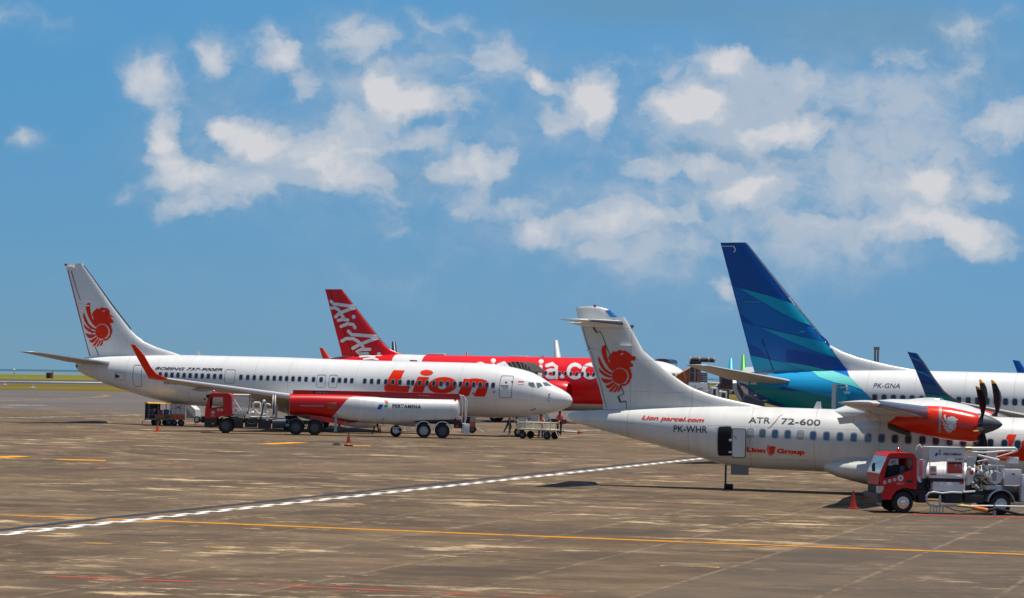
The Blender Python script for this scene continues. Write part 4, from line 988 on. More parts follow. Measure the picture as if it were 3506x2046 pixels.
    decal('leading_edge', fr, [[Z9((1105,190),(1118,200),(1195,298),(1305,468),(1415,612),(1510,690),(1610,744),(1590,746),(1495,702),(1398,624),(1288,475),(1178,305))]], wsf, mat('edge_taupe', (.22, .20, .18), .5), root, .03, .3)
    gear(root, -4, 0, .34, .2, 1.6, .36)
    return fr, root, body
GF, GRt, GB = garuda()

# ================================================================== red airliner (middle, far)
def airasia():
    X, Y = 16.75, 260.
    fr = Fr((X, Y, -KX*X+MY*Y), .3245)
    root = fr.root('airliner')
    tag(root, 'bright red airliner with white web-address lettering, behind the nose of the white airliner', 'airliner')
    Z5 = lambda *p: Zm(1050, 950, 2.4, p); Z6 = lambda *p: Zm(1850, 1000, 3.27, p); Z4 = lambda *p: Zm(1250, 1200, 3.36, p)
    tp = Z5((125,672),(140,664),(200,655),(430,641),(780,629),(1000,636),(1600,648),(2330,660))+Z6((900,745),(1290,765),(1400,782),(1500,818),(1560,848),(1610,885),(1640,930),(1665,985),(1670,1010))
    bt = Z5((125,690),(200,730),(400,820),(600,900),(900,1000),(1300,1080))+[(1700,1400),(2000,1407),(2150,1404)]+Z6((1300,1290),(1450,1240),(1560,1180),(1630,1120),(1668,1050),(1670,1015))
    T = sorted(fr.at(*p) for p in tp); B = sorted(fr.at(*p) for p in bt)
    body = Body(T, B, kw=.477); x0 = min(T)[0]; x1 = max(T)[0]
    xs = [x0, x0+.1, x0+.3]+frange(x0+.8, x0+13, .6)+frange(x0+14, -8, 1.5)+frange(-7.5, x1-.6, .4)+[x1-.3, x1-.1, x1-.01]
    wx = [fr.at(*Z5(p)[0])[0] for p in ((740,683),(990,650))]; nx = fr.at(*Z6((1285,770))[0])[0]; bz = fr.on(*Z6((500,1250))[0], body.surf)[1]
    body.build('fuselage', xs, WHITE, root, 60)
    sf = body.surf
    # red paint on both flanks as skins that hug the hull
    red = []
    zc0 = lambda x: body.sec(x)
    def flank(xa_, xb_, zlow, sl=0.):
        n = 40; P = []
        for i in range(n+1):
            x = xa_+(xb_-xa_)*i/n; c, h, w = zc0(x); P.append((x+sl, c+h*.9995))
        Q = []
        for i in range(n+1):
            x = xa_+(xb_-xa_)*i/n; c, h, w = zc0(x); Q.append((x, max(c-h*.97, zlow)))
        return P+Q[::-1]
    rl = flank(x0+.05, wx[0], 0.)
    rr = flank(wx[1], nx, bz, .0)
    for s in (-1, 1):
        o = decal('red_paint', fr, [[rl], [rr]], sf, REDA, root, .02, .16, .8, local=True)
        if s > 0:
            for v in o.data.vertices: v.co.y = -v.co.y
            o.data.flip_normals()
    prs = [((293,95),(150,95)),((312,128),(160,130)),((400,245),(190,245)),((500,375),(222,375)),((600,505),(256,505)),((650,560),(271,562)),((700,596),(281,600)),((790,630),(290,645))]
    secs = fin_secs(fr, [(Z5(a)[0], Z5(b)[0]) for a, b in prs]); fs = fin_surf(secs)
    fin('fin', secs, REDA, root)
    L = [(202,194),(222,216),(290,224),(392,236)], [(395,248),(330,268),(270,292),(240,322)], [(200,250),(232,246),(262,262),(284,300),(306,330)], [(262,350),(300,342),(340,348)], [(285,400),(338,378),(385,385),(398,410)], \
        [(345,440),(372,468),(470,474),(578,484)], [(582,496),(500,524),(430,552),(380,580)], [(292,520),(325,500),(385,500),(430,528),(465,566)], [(520,588),(450,590),(412,608),(435,628),(500,625)]
    tr = lambda l: Z5(*l)
    gs = strokes([tr(l) for l in L], 27/2.4)+[[tr(arc(388,322,17,17,0,360,14)[:-1])], [tr(arc(595,626,17,15,0,360,14)[:-1])]]
    decal('tail_lettering', fr, gs, fs, WHITE, root, .05, .5, .8)
    decal('tail_lettering', fr, strokes([tr(l) for l in ([(440,652),(500,645),(560,652)], [(470,668),(540,662),(585,672)])], 14/2.4), sf, WHITE, root, .05, .2, .8)
    decal('leading_edge', fr, [[Z5((308,122),(318,126),(612,506),(690,590),(682,592),(600,508))]], fs, mat('edge_pale', (.55, .55, .52), .4), root, .06)
    decal('rudder_gap', fr, [[Z5((182,98),(187,98),(372,612),(366,612))]], fs, mat('gap_maroon', (.15, .01, .02), .5), root, .03)
    w = 30/2.4
    A_ = lambda cx, cy, rx, ry, a, b: arc(cx, cy, rx, ry, a, b, 16)
    L = [A_(1428,752,42,46,200,330)+[(1468,830)], [(1535,718),(1532,830)], [(1575,830),(1576,718)], [(1578,735),(1595,712),(1625,704)],
         [(1645,722),(1690,710),(1722,730),(1722,822)], A_(1680,790,42,30,-60,-300), [(1862,728),(1845,716),(1820,713),(1800,722),(1795,740),(1805,755),(1835,768),(1850,782),(1850,802),(1832,815),(1805,818),(1785,808)],
         [(1925,728),(1920,825)], [(1975,722),(2020,710),(2052,730),(2052,822)], A_(2010,790,42,30,-60,-300), A_(2206,768,54,54,-40,-320), A_(2330,768,55,54,0,360), [(2420,825),(2420,720)], A_(2458,758,38,42,180,360)+[(2496,825)], A_(2534,758,38,42,180,360)+[(2572,825)]]
    gs = strokes([Z5(*l) for l in L], w)+[[Z5(*arc(u,v,20,17,0,360,16)[:-1])] for u, v in ((1535,683),(1928,690),(2100,812))]
    decal('side_lettering', fr, gs, sf, WHITE, root, .035, .2, .8)
    text('slogan', fr, 'Now Everyone Can Fly', Z5((985,708))[0], Z5((1350,722))[0], 8, sf, WHITE, root, off=.04)
    rowwin(fr, body, [1050+u/2.4 for u in [1888,1965,2032]+[2080+46.5*k for k in range(12)]+[700+46.5*k for k in range(0)]], lambda p: 1276.5+(p-1867)*.026, .26, .36, GLASS, root, off0=.05)
    door(fr, sf, Z5((1868,760))[0], Z5((1902,835))[0], root, .06, .15, m=mat('door_line_pale', (.55, .3, .3), .5), name='emergency_exit'); door(fr, sf, Z5((1945,757))[0], Z5((1985,832))[0], root, .06, .15, m=MATS['door_line_pale'], name='emergency_exit')
    door(fr, sf, Z5((648,668))[0], Z5((728,720))[0], root, .06, .15, m=WHITE)
    for q in ((1065,628),(1745,648)):
        x, z = fr.at(*Z5(q)[0]); MB().box((x-.9, -.3, z-.12), (x+.9, .3, z+.07), .05).obj('satcom_fairing', WHITE, root)
    x, z = fr.at(*Z5((1940,652))[0]); MB().lathe([(0, .14), (.12, .1), (.16, .02)], (x, 0, z-.05), (0, 0, 1), 10).obj('beacon', DGREY, root)
    cockpit_glass(fr, sf, [Z6((1475,905),(1512,905),(1520,940),(1478,940)), Z6((1525,905),(1560,910),(1575,940),(1528,940))], root)
    for s in (-1, 1):
        flying('wing', [(-11.5, s*1.2, 2.2, 7.6, .9, -.1), (-14.3, s*6.4, 2.6, 4.0, .5, -.05), (-19.6, s*17.0, 3.7, 1.5, .16, 0)], GREYW, root)
        MB().lathe([(0, .95), (.02, 1.04), (.4, 1.16), (1.6, 1.2), (3.0, 1.0), (4.2, .66), (4.2, .5), (2, .6), (.5, .9)], (-10.0, s*5.75, 2.85), (-1, 0, 0), 32, cap=False).obj('engine', REDA, root)
        MB().loft([foil((-19.6, s*17, 3.7), (-21.1, s*17, 3.7), .12, (0, -s, 0)), foil((-21.0, s*17.2, 5.6), (-21.7, s*17.2, 5.6), .06, (0, -s, 0))]).obj('winglet', REDA, root)
        gear(root, -17.8, s*3.8, .58, .42, 2.2, .9)
    MB().lathe([(0, .05), (1.2, 1.2), (4, 1.9), (8, 1.9), (10, 1.0), (11, .1)], (-9.8, 0, 2.9), (-1, 0, 0), 24).obj('belly_fairing', REDA, root)
    tx = -37.5; flying('tailplane', [(-32.4, -.6, 4.5, 3.6, .34, 0), (-36.2, -6.2, 5.0, 1.3, .1, 0)], WHITE, root); flying('tailplane', [(-32.4, .6, 4.5, 3.6, .34, 0), (-36.2, 6.2, 5.0, 1.3, .1, 0)], WHITE, root)
    gear(root, -5.1, 0, .38, .22, 1.9, .4)
    return fr, root, body
RF, RR_, RB = airasia()
# ================================================================== ground vehicles
def shell(mb, outline, y0, y1, skip=()):
    n = len(outline)
    for i in range(n):
        if i in skip: continue
        (a, b), (c, d) = outline[i], outline[(i+1) % n]
        mb.add([(a, y0, b), (c, y0, d), (c, y1, d), (a, y1, b)], [(0, 1, 2, 3)])
    return mb
def fender(fr, c, r, a0, a1, y0, y1, m, parent, t=.035, name='mudguard'):
    P = [(c[0]+(r+t)*math.cos(math.radians(a0+(a1-a0)*i/16)), c[1]+(r+t)*math.sin(math.radians(a0+(a1-a0)*i/16))) for i in range(17)]
    Q = [(c[0]+r*math.cos(math.radians(a0+(a1-a0)*i/16)), c[1]+r*math.sin(math.radians(a0+(a1-a0)*i/16))) for i in range(17)]
    rings = [[Vector((p[0], y0, p[1])), Vector((q[0], y0, q[1])), Vector((q[0], y1, q[1])), Vector((p[0], y1, p[1]))] for p, q in zip(P, Q)]
    return MB().loft(rings).obj(name, m, parent)
def round_sign(fr, c, r, y, parent, m, name='sticker'):
    return decal(name, fr, [[[(c[0]+r*math.cos(2*math.pi*k/16), c[1]+r*math.sin(2*math.pi*k/16)) for k in range(16)]]], lambda x, z: y, m, parent, .004, None, None, local=True)
LOGO = [[(217,570),(258,570),(270,604),(235,604)], [(165,615),(212,617),(180,676),(135,672)], [(228,617),(268,618),(250,650),(208,650)]]
LRED = mat('mark_red', (.62, .02, .03), .4); LBLU = mat('mark_blue', (.01, .05, .36), .4); LGRN = mat('mark_green', (.01, .30, .13), .4)
def logo(fr, mp, surf, parent, off=.02):
    for l, m, nme in zip(LOGO, (LRED, LBLU, LGRN), ('red_mark', 'blue_mark', 'green_mark')):
        decal('company_'+nme, fr, [[[mp(*p) for p in l]]], surf, m, parent, off, .2, None)
def tanker():
    fr = frame_px((771, 1483), (1518, 1500.6)); root = fr.root('tank_truck')
    tag(root, 'long red and white articulated fuel tank truck with white pipework behind its red cab', 'tank truck')
    Z2 = lambda *p: Zm(500, 1150, 3.975, p); Z3 = lambda *p: Zm(680, 1280, 3.877, p); Z4 = lambda *p: Zm(1250, 1200, 3.36, p)
    A = lambda P, y=0.: [fr.at(*p, y) for p in P]
    # cab
    out = A(Z2((798,1120),(800,1050),(806,985),(838,860),(868,790),(885,779),(905,775),(1110,777),(1140,786),(1160,815),(1170,1000),(1172,1088),(1000,1090),(955,1120)))
    win = A(Z2((880,832),(1040,832),(1047,850),(1050,950),(1035,960),(905,975),(862,978),(868,930)))
    b = MB(); shell(b, out, .06, 2.46, skip=(2, 3)); plate(b, [out, win], .0, .09); plate(b, [out, win], 2.43, 2.52)
    b.obj('cab', RPAINT, root, 30)
    ws = A(Z2((806,985),(838,860),(868,790))); shell(MB(), ws, .1, 2.4, skip=(2,)).obj('windscreen', mat('windscreen_tint', (.05, .09, .09), .08, spec=.8), root)
    q = A(Z2((815,800),(865,790),(870,830),(850,850),(820,835))); MB().prism(q, -.04, 2.5).obj('sun_visor', DARK, root)
    q = A(Z2((798,840),(785,855),(790,870),(812,868),(815,850))); MB().prism(q, -.25, -.15).obj('wing_mirror', DARK, root)
    d = A(Z2((910,980),(1048,962),(1052,1050),(1040,1088),(960,1095)))
    decal('door_gap', fr, [[Z2((868,985),(1050,960),(1054,1085),(1049,1085),(1046,966),(870,991))]], lambda x, z: 0., mat('gap_dark_red', (.15, .005, .008), .5), root, .006, None, None)
    MB().box((d[0][0]+.1, -.04, d[0][1]-.1), (d[0][0]+.3, .0, d[0][1]-.06)).obj('door_handle', DARK, root)
    for u, v, r in ((912,1040,.115),(982,1003,.09),(1030,1003,.09)):
        c = A(Z2((u, v)))[0]; s_ = round_sign(fr, c, r, 0., root, WPAINT); round_sign(fr, c, r*.55, -.004, s_, mat('sticker_grey', (.25, .27, .3), .5), 'symbol')
    text('cab_number', fr, 'SR-3', Z2((880,1092))[0], Z2((940,1094))[0], 4.5, lambda x, z: 0., WPAINT, root, off=.006)
    q = A(Z2((796,1118),(950,1122),(958,1095),(962,1150),(945,1235),(900,1248),(810,1243),(793,1215))); MB().prism(q, -.02, 2.5).obj('bumper', DARK, root)
    q = A(Z2((895,1180),(925,1182),(925,1200),(895,1198))); MB().prism(q, -.04, .0).obj('indicator_lamp', mat('lamp_orange', (.8, .2, .01), .3), root)
    c = A(Z2((915,778)))[0]; MB().lathe([(0, .09), (.03, .09), (.04, .07), (.2, .06), (.24, .02)], (c[0], .6, c[1]-.02), (0, 0, 1), 12).obj('beacon', mat('beacon_red', (.75, .04, .01), .2), root)
    # axles
    wf = A(Z2((1082,1218)))[0]; r = .53
    z0 = r
    for c, rm in ((wf, .42), (A(Z3((1290,695)))[0], .2), (A(Z3((1540,700)))[0], .38)):
        for y in (.17, 2.35): wheel_parts(root, (c[0], y, z0+.0), r, .32, side=-1 if y < 1 else 1, rimr=.55, rimm=DGREY if rm < .5 else METAL)
    fender(fr, (wf[0], z0), .62, -5, 185, -.02, 2.5, DARK, root)
    for q in ((1290,695),(1540,700)):
        c = A(Z3(q))[0]; fender(fr, (c[0], z0), .60, 0, 180, -.03, .5, mat('mudguard_grey', (.10, .11, .13), .4), root, .05)
    MB().box((wf[0]-.5, .45, .75), (A(Z3((1640,600)))[0][0], .75, 1.0)).box((wf[0]-.5, 1.8, .75), (A(Z3((1640,600)))[0][0], 2.1, 1.0)).obj('chassis_rail', DARK, root)
    for (u0, v0, u1, v1, yy) in ((1195,1110,1320,1250,.05),(1340,1120,1510,1240,.2),(1520,1130,1700,1250,.1)):
        a, c = A(Z2((u0, v1), (u1, v0))); MB().box((a[0], yy, a[1]), (c[0], yy+.6, c[1]), .04).obj('battery_box', DARK, root)
    a, c = A(Z2((1715,1190), (1900,1190))); MB().cyl((a[0], .4, a[1]), (c[0], .4, c[1]), .34, n=20).obj('fuel_cylinder', mat('cylinder_blue_grey', (.03, .04, .055), .35), root)
    # basket
    a, c = A(Z2((1172,1035), (1400,800))); x0, zb, x1, zt = a[0], a[1], c[0], c[1]
    b = MB()
    for i in range(9):
        x = x0+(x1-x0)*i/8
        for y in (.15, 1.6): b.cyl((x, y, zb), (x, y, zt), .022, n=6)
    for y in (.15, 1.6):
        for z in (zt, (zt+zb)/2, zb+.05): b.cyl((x0, y, z), (x1, y, z), .03, n=6)
    for x in (x0, x1):
        for z in (zt, (zt+zb)/2): b.cyl((x, .15, z), (x, 1.6, z), .028, n=6)
    b.cyl((x0+.1, .1, zt-.35), (x0+.65, .1, zb+.1), .035, n=6); b.obj('basket_rails', WPAINT, root)
    MB().box((x0-.02, .1, zb-.12), (x1+.05, 1.65, zb+.02)).box((x0+.05, .3, zb-.32), (x1-.25, 1.4, zb-.12)).obj('basket_floor', WPAINT, root)
    MB().tube([(x1+.03, .05, zt+.02), (x1+.07, .03, zt-.3), (x1+.02, .03, zb+.2), (x1-.1, .05, zb-.1)], .03).obj('cable', DARK, root)
    # pipes and valves
    T_ = lambda l, y: [(*(lambda q: (q[0], y, q[1]))(fr.at(*p, y)),) for p in Z2(*l)]
    pm = mat('pipe_cream', (.72, .68, .60), .35, var=.1)
    for k, (l, y, r_) in enumerate((([(1460,1010),(1462,925),(1478,905),(1540,905),(1556,925),(1555,1010)], .35, .075), ([(1625,1090),(1628,940),(1645,920),(1675,930),(1690,945)], .3, .07), ([(1590,1000),(1595,900),(1606,885)], .15, .08), ([(1480,1000),(1520,1050),(1590,1070),(1640,1060)], .25, .065), ([(1430,1100),(1560,1110),(1700,1100)], .5, .06))):
        MB().tube(T_(l, y), r_, 10).obj('pipe', pm, root)
    MB().tube(T_([(1598,920),(1588,1010),(1560,1110),(1520,1170),(1460,1200),(1390,1190),(1345,1140),(1335,1080)], .02), .045, 8).obj('hose', RUB, root)
    for u, v, r_ in ((1452,1050,.16),(1570,1050,.11),(1650,1040,.12),(1605,885,.11)):
        c = A(Z2((u, v)))[0]; MB().ball((c[0], .3, c[1]), r_).obj('valve', WPAINT, root)
    a, c = A(Z2((1632,1150), (1668,1085))); MB().box((a[0], -.02, a[1]), (c[0], .25, c[1]), .02).obj('control_box', WPAINT, root)
    for u in (1722, 1752):
        c, e = A(Z2((u, 950), (u, 800))); rr = abs(e[1]-c[1]); MB().lathe([(-.025, rr*.2), (-.025, rr), (.025, rr), (.025, rr*.2)], (c[0], .95, c[1]), (1, 0, 0), 26).obj('hose_reel_disc', WPAINT, root)
    c = A(Z2((1737, 950)))[0]; MB().lathe([(-.08, .35), (-.08, .62), (.08, .62), (.08, .35)], (c[0], .95, c[1]), (1, 0, 0), 22).obj('reeled_hose', RUB, root)
    MB().box((A(Z2((1400,1100)))[0][0], .3, 1.12), (A(Z2((1880,1100)))[0][0], 1.9, 1.2)).box((A(Z2((1755,1100)))[0][0], .2, 1.18), (A(Z2((1785,1110)))[0][0], .3, 2.0)).obj('deck_frame', mat('deck_grey', (.28, .29, .30), .5), root)
    # tank
    st = [Z3((1214,262),(1214,528)), Z3((1222,252),(1222,540)), Z3((1500,252),(1500,548)), Z3((1760,256),(1760,585)), Z3((2100,262),(2100,643)), Z4((200,528),(200,845)), Z4((380,536),(380,850)), Z4((480,539),(480,846)), Z4((580,542),(580,838)), Z4((760,546),(760,828)), Z4((1048,552),(1048,820)), Z4((1064,558),(1064,812)), Z4((1080,585),(1080,780)), Z4((1090,640),(1090,720))]
    S_ = []
    for p, q in st:
        a = fr.at(*p, 1.25); c = fr.at(*q, 1.25); S_.append((a[0], (a[1]+c[1])/2, (a[1]-c[1])/2))
    def tsec(x): return lerp_tab([(s[0], s[1]) for s in S_], x), lerp_tab([(s[0], s[2]) for s in S_], x)
    W2 = 1.24; ex = .72
    R = [[Vector((x, 1.25-min(W2, h*1.6)*math.copysign(abs(math.cos(t))**ex, math.cos(t)), c+h*math.copysign(abs(math.sin(t))**ex, math.sin(t)))) for t in [2*math.pi*k/40 for k in range(40)]] for x, c, h in S_]
    tb_ = MB().loft(R); xw = fr.at(*Z4((1050,600))[0], 0)[0]; tk = mesh('tank', tb_.V, tb_.F, [RPAINT, WPAINT], root, 50, [1 if (sum((tb_.V[i] for i in f), Vector())/len(f)).x > xw else 0 for f in tb_.F])
    class TB: pass
    def ts(x, z):
        c, h = tsec(x); t = min(1., abs(z-c)/h); a = math.asin(min(1, t**(1/ex))); return 1.25-min(W2, h*1.6)*math.cos(a)**ex
    wh = [[Z3((2060,300))[0]]+Z3((2500,306))+Z4((500,548),(1046,560),(1062,566),(1078,590),(1087,640),(1087,720),(1078,775),(1062,806),(1046,815),(760,824),(580,834),(470,842),(380,848),(200,843))+Z3((2100,640),(1880,605),(1752,580),(1800,540),(1880,445),(1960,350),(2000,315))]
    o = decal('white_paint', fr, [[wh[0]]], ts, WPAINT, tk, .012, .08, .3)
    a, c = A(Z3((1250,258)), .6)[0], fr.at(*Z4((1085,497))[0], .6)
    MB().prism([(fr.at(*p, .55)) for p in (Z3((1252,262),(1252,216),(1262,211),(2500,236))+Z4((1085,497),(1100,505),(1100,560)))], .55, 1.95).obj('tank_coaming', mat('dark_tank_red', (.42, .01, .015), .4, var=.1), root)
    cs = lambda x, z: .55
    decal('product_plate', fr, [[Z3((1512,224),(1742,228),(1742,258),(1512,252))]], cs, BLACK, root, .01, None, None)
    text('product_lettering', fr, 'AVTUR / JET A-1', Z3((1550,250))[0], Z3((1735,254))[0], 4.5, cs, WPAINT, root, off=.02)
    text('warning_lettering', fr, 'NO SMOKING', Z4((612,518))[0], Z4((745,522))[0], 3.5, cs, mat('lettering_pink', (.7, .5, .5), .5), root, off=.01)
    text('web_lettering', fr, 'www.pertamina.com', Z3((1348,425))[0], Z3((1662,430))[0], 6, ts, mat('lettering_faint', (.75, .55, .55), .5), tk, off=.012)
    decal('hazard_sign', fr, [[Z3((1708,378),(1828,380),(1828,462),(1708,460))], [Z3((1708,378),(1828,380),(1828,384),(1708,382))]], ts, [mat('sign_orange_red', (.60, .07, .02), .5, var=.5, vscale=9), WPAINT], tk, .012, .1, None, mi=[0, 1])
    text('sign_lettering', fr, 'JET A-1', Z3((1725,375))[0], Z3((1805,377))[0], 4, ts, BLACK, tk, off=.012)
    logo(fr, lambda u, v: (1250+u/3.36, 1200+v/3.36), ts, tk, .03)
    text('company_lettering', fr, 'PERTAMINA', Z4((313,654))[0], Z4((645,664))[0], 12.2, ts, BLACK, tk, bold=.03, off=.03, space=1.05)
    # trailer underside
    for q in ((675,925),(890,925)):
        c = A(Z4(q))[0]
        for y in (.16, 2.34): wheel_parts(root, (c[0], y, .52), .52, .34, side=-1 if y < 1 else 1, rimr=.58, rimm=mat('rim_silver', (.42, .42, .42), .5, var=.2) if q[0] < 700 else DGREY)
        fender(fr, (c[0], .54), .60, 0, 175, -.05, .55, WPAINT, root, .06)
    a = A(Z3((1640,640)))[0]; e = A(Z4((1040,800)))[0]
    MB().box((a[0], .6, 1.0), (e[0], .8, 1.25)).box((a[0], 1.7, 1.0), (e[0], 1.9, 1.25)).box((A(Z4((560,820)))[0][0], .25, 1.12), (e[0], 2.2, 1.4)).obj('trailer_frame', DARK, root)
    q = [fr.at(*p, .3) for p in Z3((1492,545),(1640,560),(1780,585),(1900,620),(2085,650),(1880,662),(1700,640),(1560,600),(1465,598))]; MB().prism(q, .3, 2.2).obj('tank_skirt', mat('skirt_red', (.72, .03, .012), .4), root)
    for u0, u1, v0, v1, yy in ((1800,1838,565,762,.05),(1848,1888,600,752,2.2)):
        a, c = A(Z3((u0, v1), (u1, v0)), yy); MB().box((a[0], yy, max(.02, a[1])), (c[0], yy+.2, c[1]+.2)).box((a[0]-.04, yy-.03, max(.0, a[1])), (c[0]+.04, yy+.25, max(.0, a[1])+.07)).obj('landing_leg', mat('leg_grey', (.33, .35, .37), .45), root)
    b = MB()
    for l in ([(1945,620),(1945,712),(2240,712)], [(1945,690),(2240,690)]): b.tube(T_([( (680+u/3.877-500)*3.975, (1280+v/3.877-1150)*3.975) for u, v in l], .15), .035, 6)
    b.obj('side_guard', GREY, root)
    b = MB()
    for l in ([(322,850),(322,935),(432,935),(432,885),(322,885)], [(480,860),(480,935),(510,935),(510,860)]): b.tube([(p[0], .1, p[1]) for p in A(Z4(*l), .1)], .03, 6)
    b.obj('rear_guard', WPAINT, root)
    c = A(Z4((355,925)), 1.0)[0]; wheel_parts(root, (c[0], 1.1, .42), .42, .25, side=-1, rimr=.5)
    c = A(Z4((208,785)))[0]; MB().ball((c[0], .0, c[1]), .05).tube([(c[0], .0, c[1]-.05), (c[0]-.02, .02, c[1]-.35), (c[0]+.06, .02, c[1]-.5)], .015, 6).obj('drain_tap', mat('tap_brown', (.2, .08, .04), .5), root)
    # rear ladder, rails, bumper
    b = MB(); l0, l1 = A(Z4((1100,840), (1165,840)), .6); tz = A(Z4((1140,540)), .6)[0][1]
    for yy in (.4, .8): b.tube([(l1[0]-.1, yy, l0[1]), (l1[0]-.12, yy, tz-.1), (l1[0]-.25, yy, tz+.12), (l1[0]-.55, yy, tz+.18)], .03, 6)
    for k in range(9): z = l0[1]+(tz-l0[1])*k/9; b.cyl((l1[0]-.1, .4, z), (l1[0]-.1, .8, z), .018, n=6)
    b.tube([(l1[0]-.35, .2, l0[1]+.1), (l1[0]-.3, .2, tz-.3), (l1[0]-.5, .2, tz+.12)], .025, 6)
    b.tube([(l1[0]-.0, .9, l0[1]+.3), (l1[0]+.02, .9, tz-.2), (l1[0]-.2, .9, tz+.05)], .025, 6); b.obj('ladder', WPAINT, root)
    a, c = A(Z4((1118,958), (1203,842)), .1); MB().box((a[0]+.1, .1, a[1]), (c[0], .6, c[1]), .03).box((a[0], .15, a[1]+.1), (a[0]+.12, 2.3, c[1])).obj('rear_locker', WPAINT, root)
    a, c = A(Z4((1042,893), (1072,860)), .0); MB().box((a[0], -.02, a[1]), (c[0], .1, c[1]), .03).obj('rear_lamp', mat('lamp_red', (.5, .01, .01), .3), root)
    MB().box((A(Z4((1030,800)))[0][0], .3, .75), (A(Z4((1120,800)))[0][0], 2.2, 1.3)).obj('rear_beam', DARK, root)
    return fr
TF = tanker()

def dispenser():
    fr = frame_px((3093, 1757), (3430, 1763)); root = fr.root('hydrant_truck')
    tag(root, 'red-cabbed refuelling service truck crowded with white pipes and cabinets beside the turboprop', 'service truck')
    Z = lambda *p: Zm(2950, 1500, 4.532, p); A = lambda P, y=0.: [fr.at(*p, y) for p in P]
    W = 1.85
    out = A(Z((302,740),(290,640),(284,548),(398,285),(408,262),(425,245),(450,232),(600,227),(770,230),(815,248),(840,280),(856,330),(858,600),(852,790),(770,790),(700,768),(620,772),(540,815),(480,895),(462,950),(312,955),(304,860)))
    win = A(Z((355,610),(372,520),(400,430),(430,340),(452,318),(700,310),(770,318),(782,335),(780,465),(762,482),(640,530),(500,580),(372,612)))
    b = MB(); shell(b, out, .05, W-.05, skip=(2,)); plate(b, [out, win], 0, .07); plate(b, [out, win], W-.07, W); b.obj('cab', RPAINT, root, 30)
    ws = A(Z((284,548),(398,285))); shell(MB(), ws, .07, W-.07, skip=(1,)).obj('windscreen', mat('windscreen_blue', (.22, .32, .36), .08, spec=.8), root)
    rim = A(Z((345,618),(362,520),(390,430),(422,335),(448,308),(700,302),(778,310),(792,332),(790,470),(770,490),(645,540),(500,590),(370,622)))
    b = MB(); plate(b, [rim, win], -.012, .0); b.obj('window_seal', DARK, root)
    MB().box((out[7][0]-.6, .3, .95), (out[7][0]+.25, W-.3, 1.05), .03).box((out[7][0]+.1, .35, 1.0), (out[7][0]+.3, W-.35, 1.75), .06).obj('seat', mat('seat_grey', (.12, .13, .15), .7), root)
    q = A(Z((405,430),(570,432),(575,600),(400,600)), .6); MB().prism(q, .5, W-.5).obj('dashboard', DARK, root)
    c = A(Z((545,520)), .5)[0]; R = []; MB().lathe([(-.012, .17), (.012, .19), (.012, .15), (-.012, .17)], (c[0], .55, c[1]), (.8, 0, .6), 18, cap=False).obj('steering_wheel', DGREY, root)
    decal('window_sticker', fr, [[Z((455,345),(535,348),(530,362),(455,360))], [Z((445,372),(520,375),(515,388),(442,386))]], lambda x, z: -.0, BLACK, root, .016, None, None)
    decal('door_gap', fr, [[Z((787,490),(791,490),(788,785),(784,785))]], lambda x, z: 0., MATS['gap_dark_red'], root, .005, None, None)
    q = A(Z((700,650),(798,652),(798,690),(700,688))); MB().prism(q, -.015, .0).obj('door_handle', DARK, root)
    for u, v, r in ((360,683,.062),(437,662,.062),(512,642,.062),(603,618,.115)):
        c = A(Z((u, v)))[0]; s_ = round_sign(fr, c, r, 0., root, WPAINT); round_sign(fr, (c[0]+.005, c[1]), r*.5, -.004, s_, mat('sticker_grey', (.25, .27, .3), .5), 'symbol')
    text('cab_number', fr, 'NGR-17', Z((545,718))[0], Z((660,720))[0], 7.5, lambda x, z: 0., WPAINT, root, off=.006)
    q = A(Z((262,742),(345,740),(340,800),(300,850),(258,852))); MB().prism(q, -.012, .30).obj('headlight', mat('lamp_glass', (.62, .60, .52), .1, spec=.8, var=.4, vscale=12), root)
    MB().box((out[1][0]-.02, .15, A(Z((0,720)))[0][1]), (out[1][0]+.02, W-.15, A(Z((0,570)))[0][1])).obj('front_panel', RPAINT, root); MB().box((out[0][0]-.05, .25, A(Z((0,845)))[0][1]), (out[0][0]+.0, W-.25, A(Z((0,735)))[0][1])).obj('grille', DARK, root)
    q = A(Z((240,852),(300,858),(312,958),(308,985),(280,1000),(248,965),(238,900))); MB().prism(q, -.03, W+.03).obj('bumper', mat('bumper_grey', (.05, .055, .06), .5), root)
    c = A(Z((300,1018)))[0]; MB().cyl((c[0], .1, c[1]), (c[0], .4, c[1]), .06).obj('tow_eye', GREY, root)
    q = A(Z((178,380),(205,383),(208,495),(198,515),(165,510),(160,430)), -.2); MB().prism(q, -.24, -.16).obj('wing_mirror', DARK, root)
    MB().tube([(A(Z((195,400)), -.2)[0][0], -.2, A(Z((195,400)), -.2)[0][1]), (A(Z((330,350)), -.05)[0][0], -.0, A(Z((330,350)))[0][1])], .012, 6).obj('mirror_arm', DARK, root)
    c = A(Z((580,228)), .5)[0]; MB().lathe([(0, .09), (.03, .09), (.04, .065), (.18, .06), (.22, .02)], (c[0], .6, c[1]-.01), (0, 0, 1), 14).obj('beacon', mat('beacon_red2', (.55, .02, .015), .15), root)
    c1 = A(Z((645,1000)))[0]; c2 = A(Z((2165,1045)))[0]; r = .395
    cm = mat('chrome', (.75, .75, .76), .12, metal=1.)
    for c, mm in ((c1, cm), (c2, METAL)):
        for y in (.14, W-.14): wheel_parts(root, (c[0], y, r), r, .24, side=-1 if y < 1 else 1, rimr=.56, rimm=mm, n=32)
    fender(fr, (c1[0], r+.03), .46, 5, 170, .02, W-.02, DARK, root, .03)
    fender(fr, (c2[0], r+.02), .50, 5, 172, -.04, .5, mat('guard_silver', (.4, .42, .45), .3, metal=.5), root, .03)
    x0 = A(Z((860,900)))[0][0]; x1 = A(Z((2900,900)))[0][0]
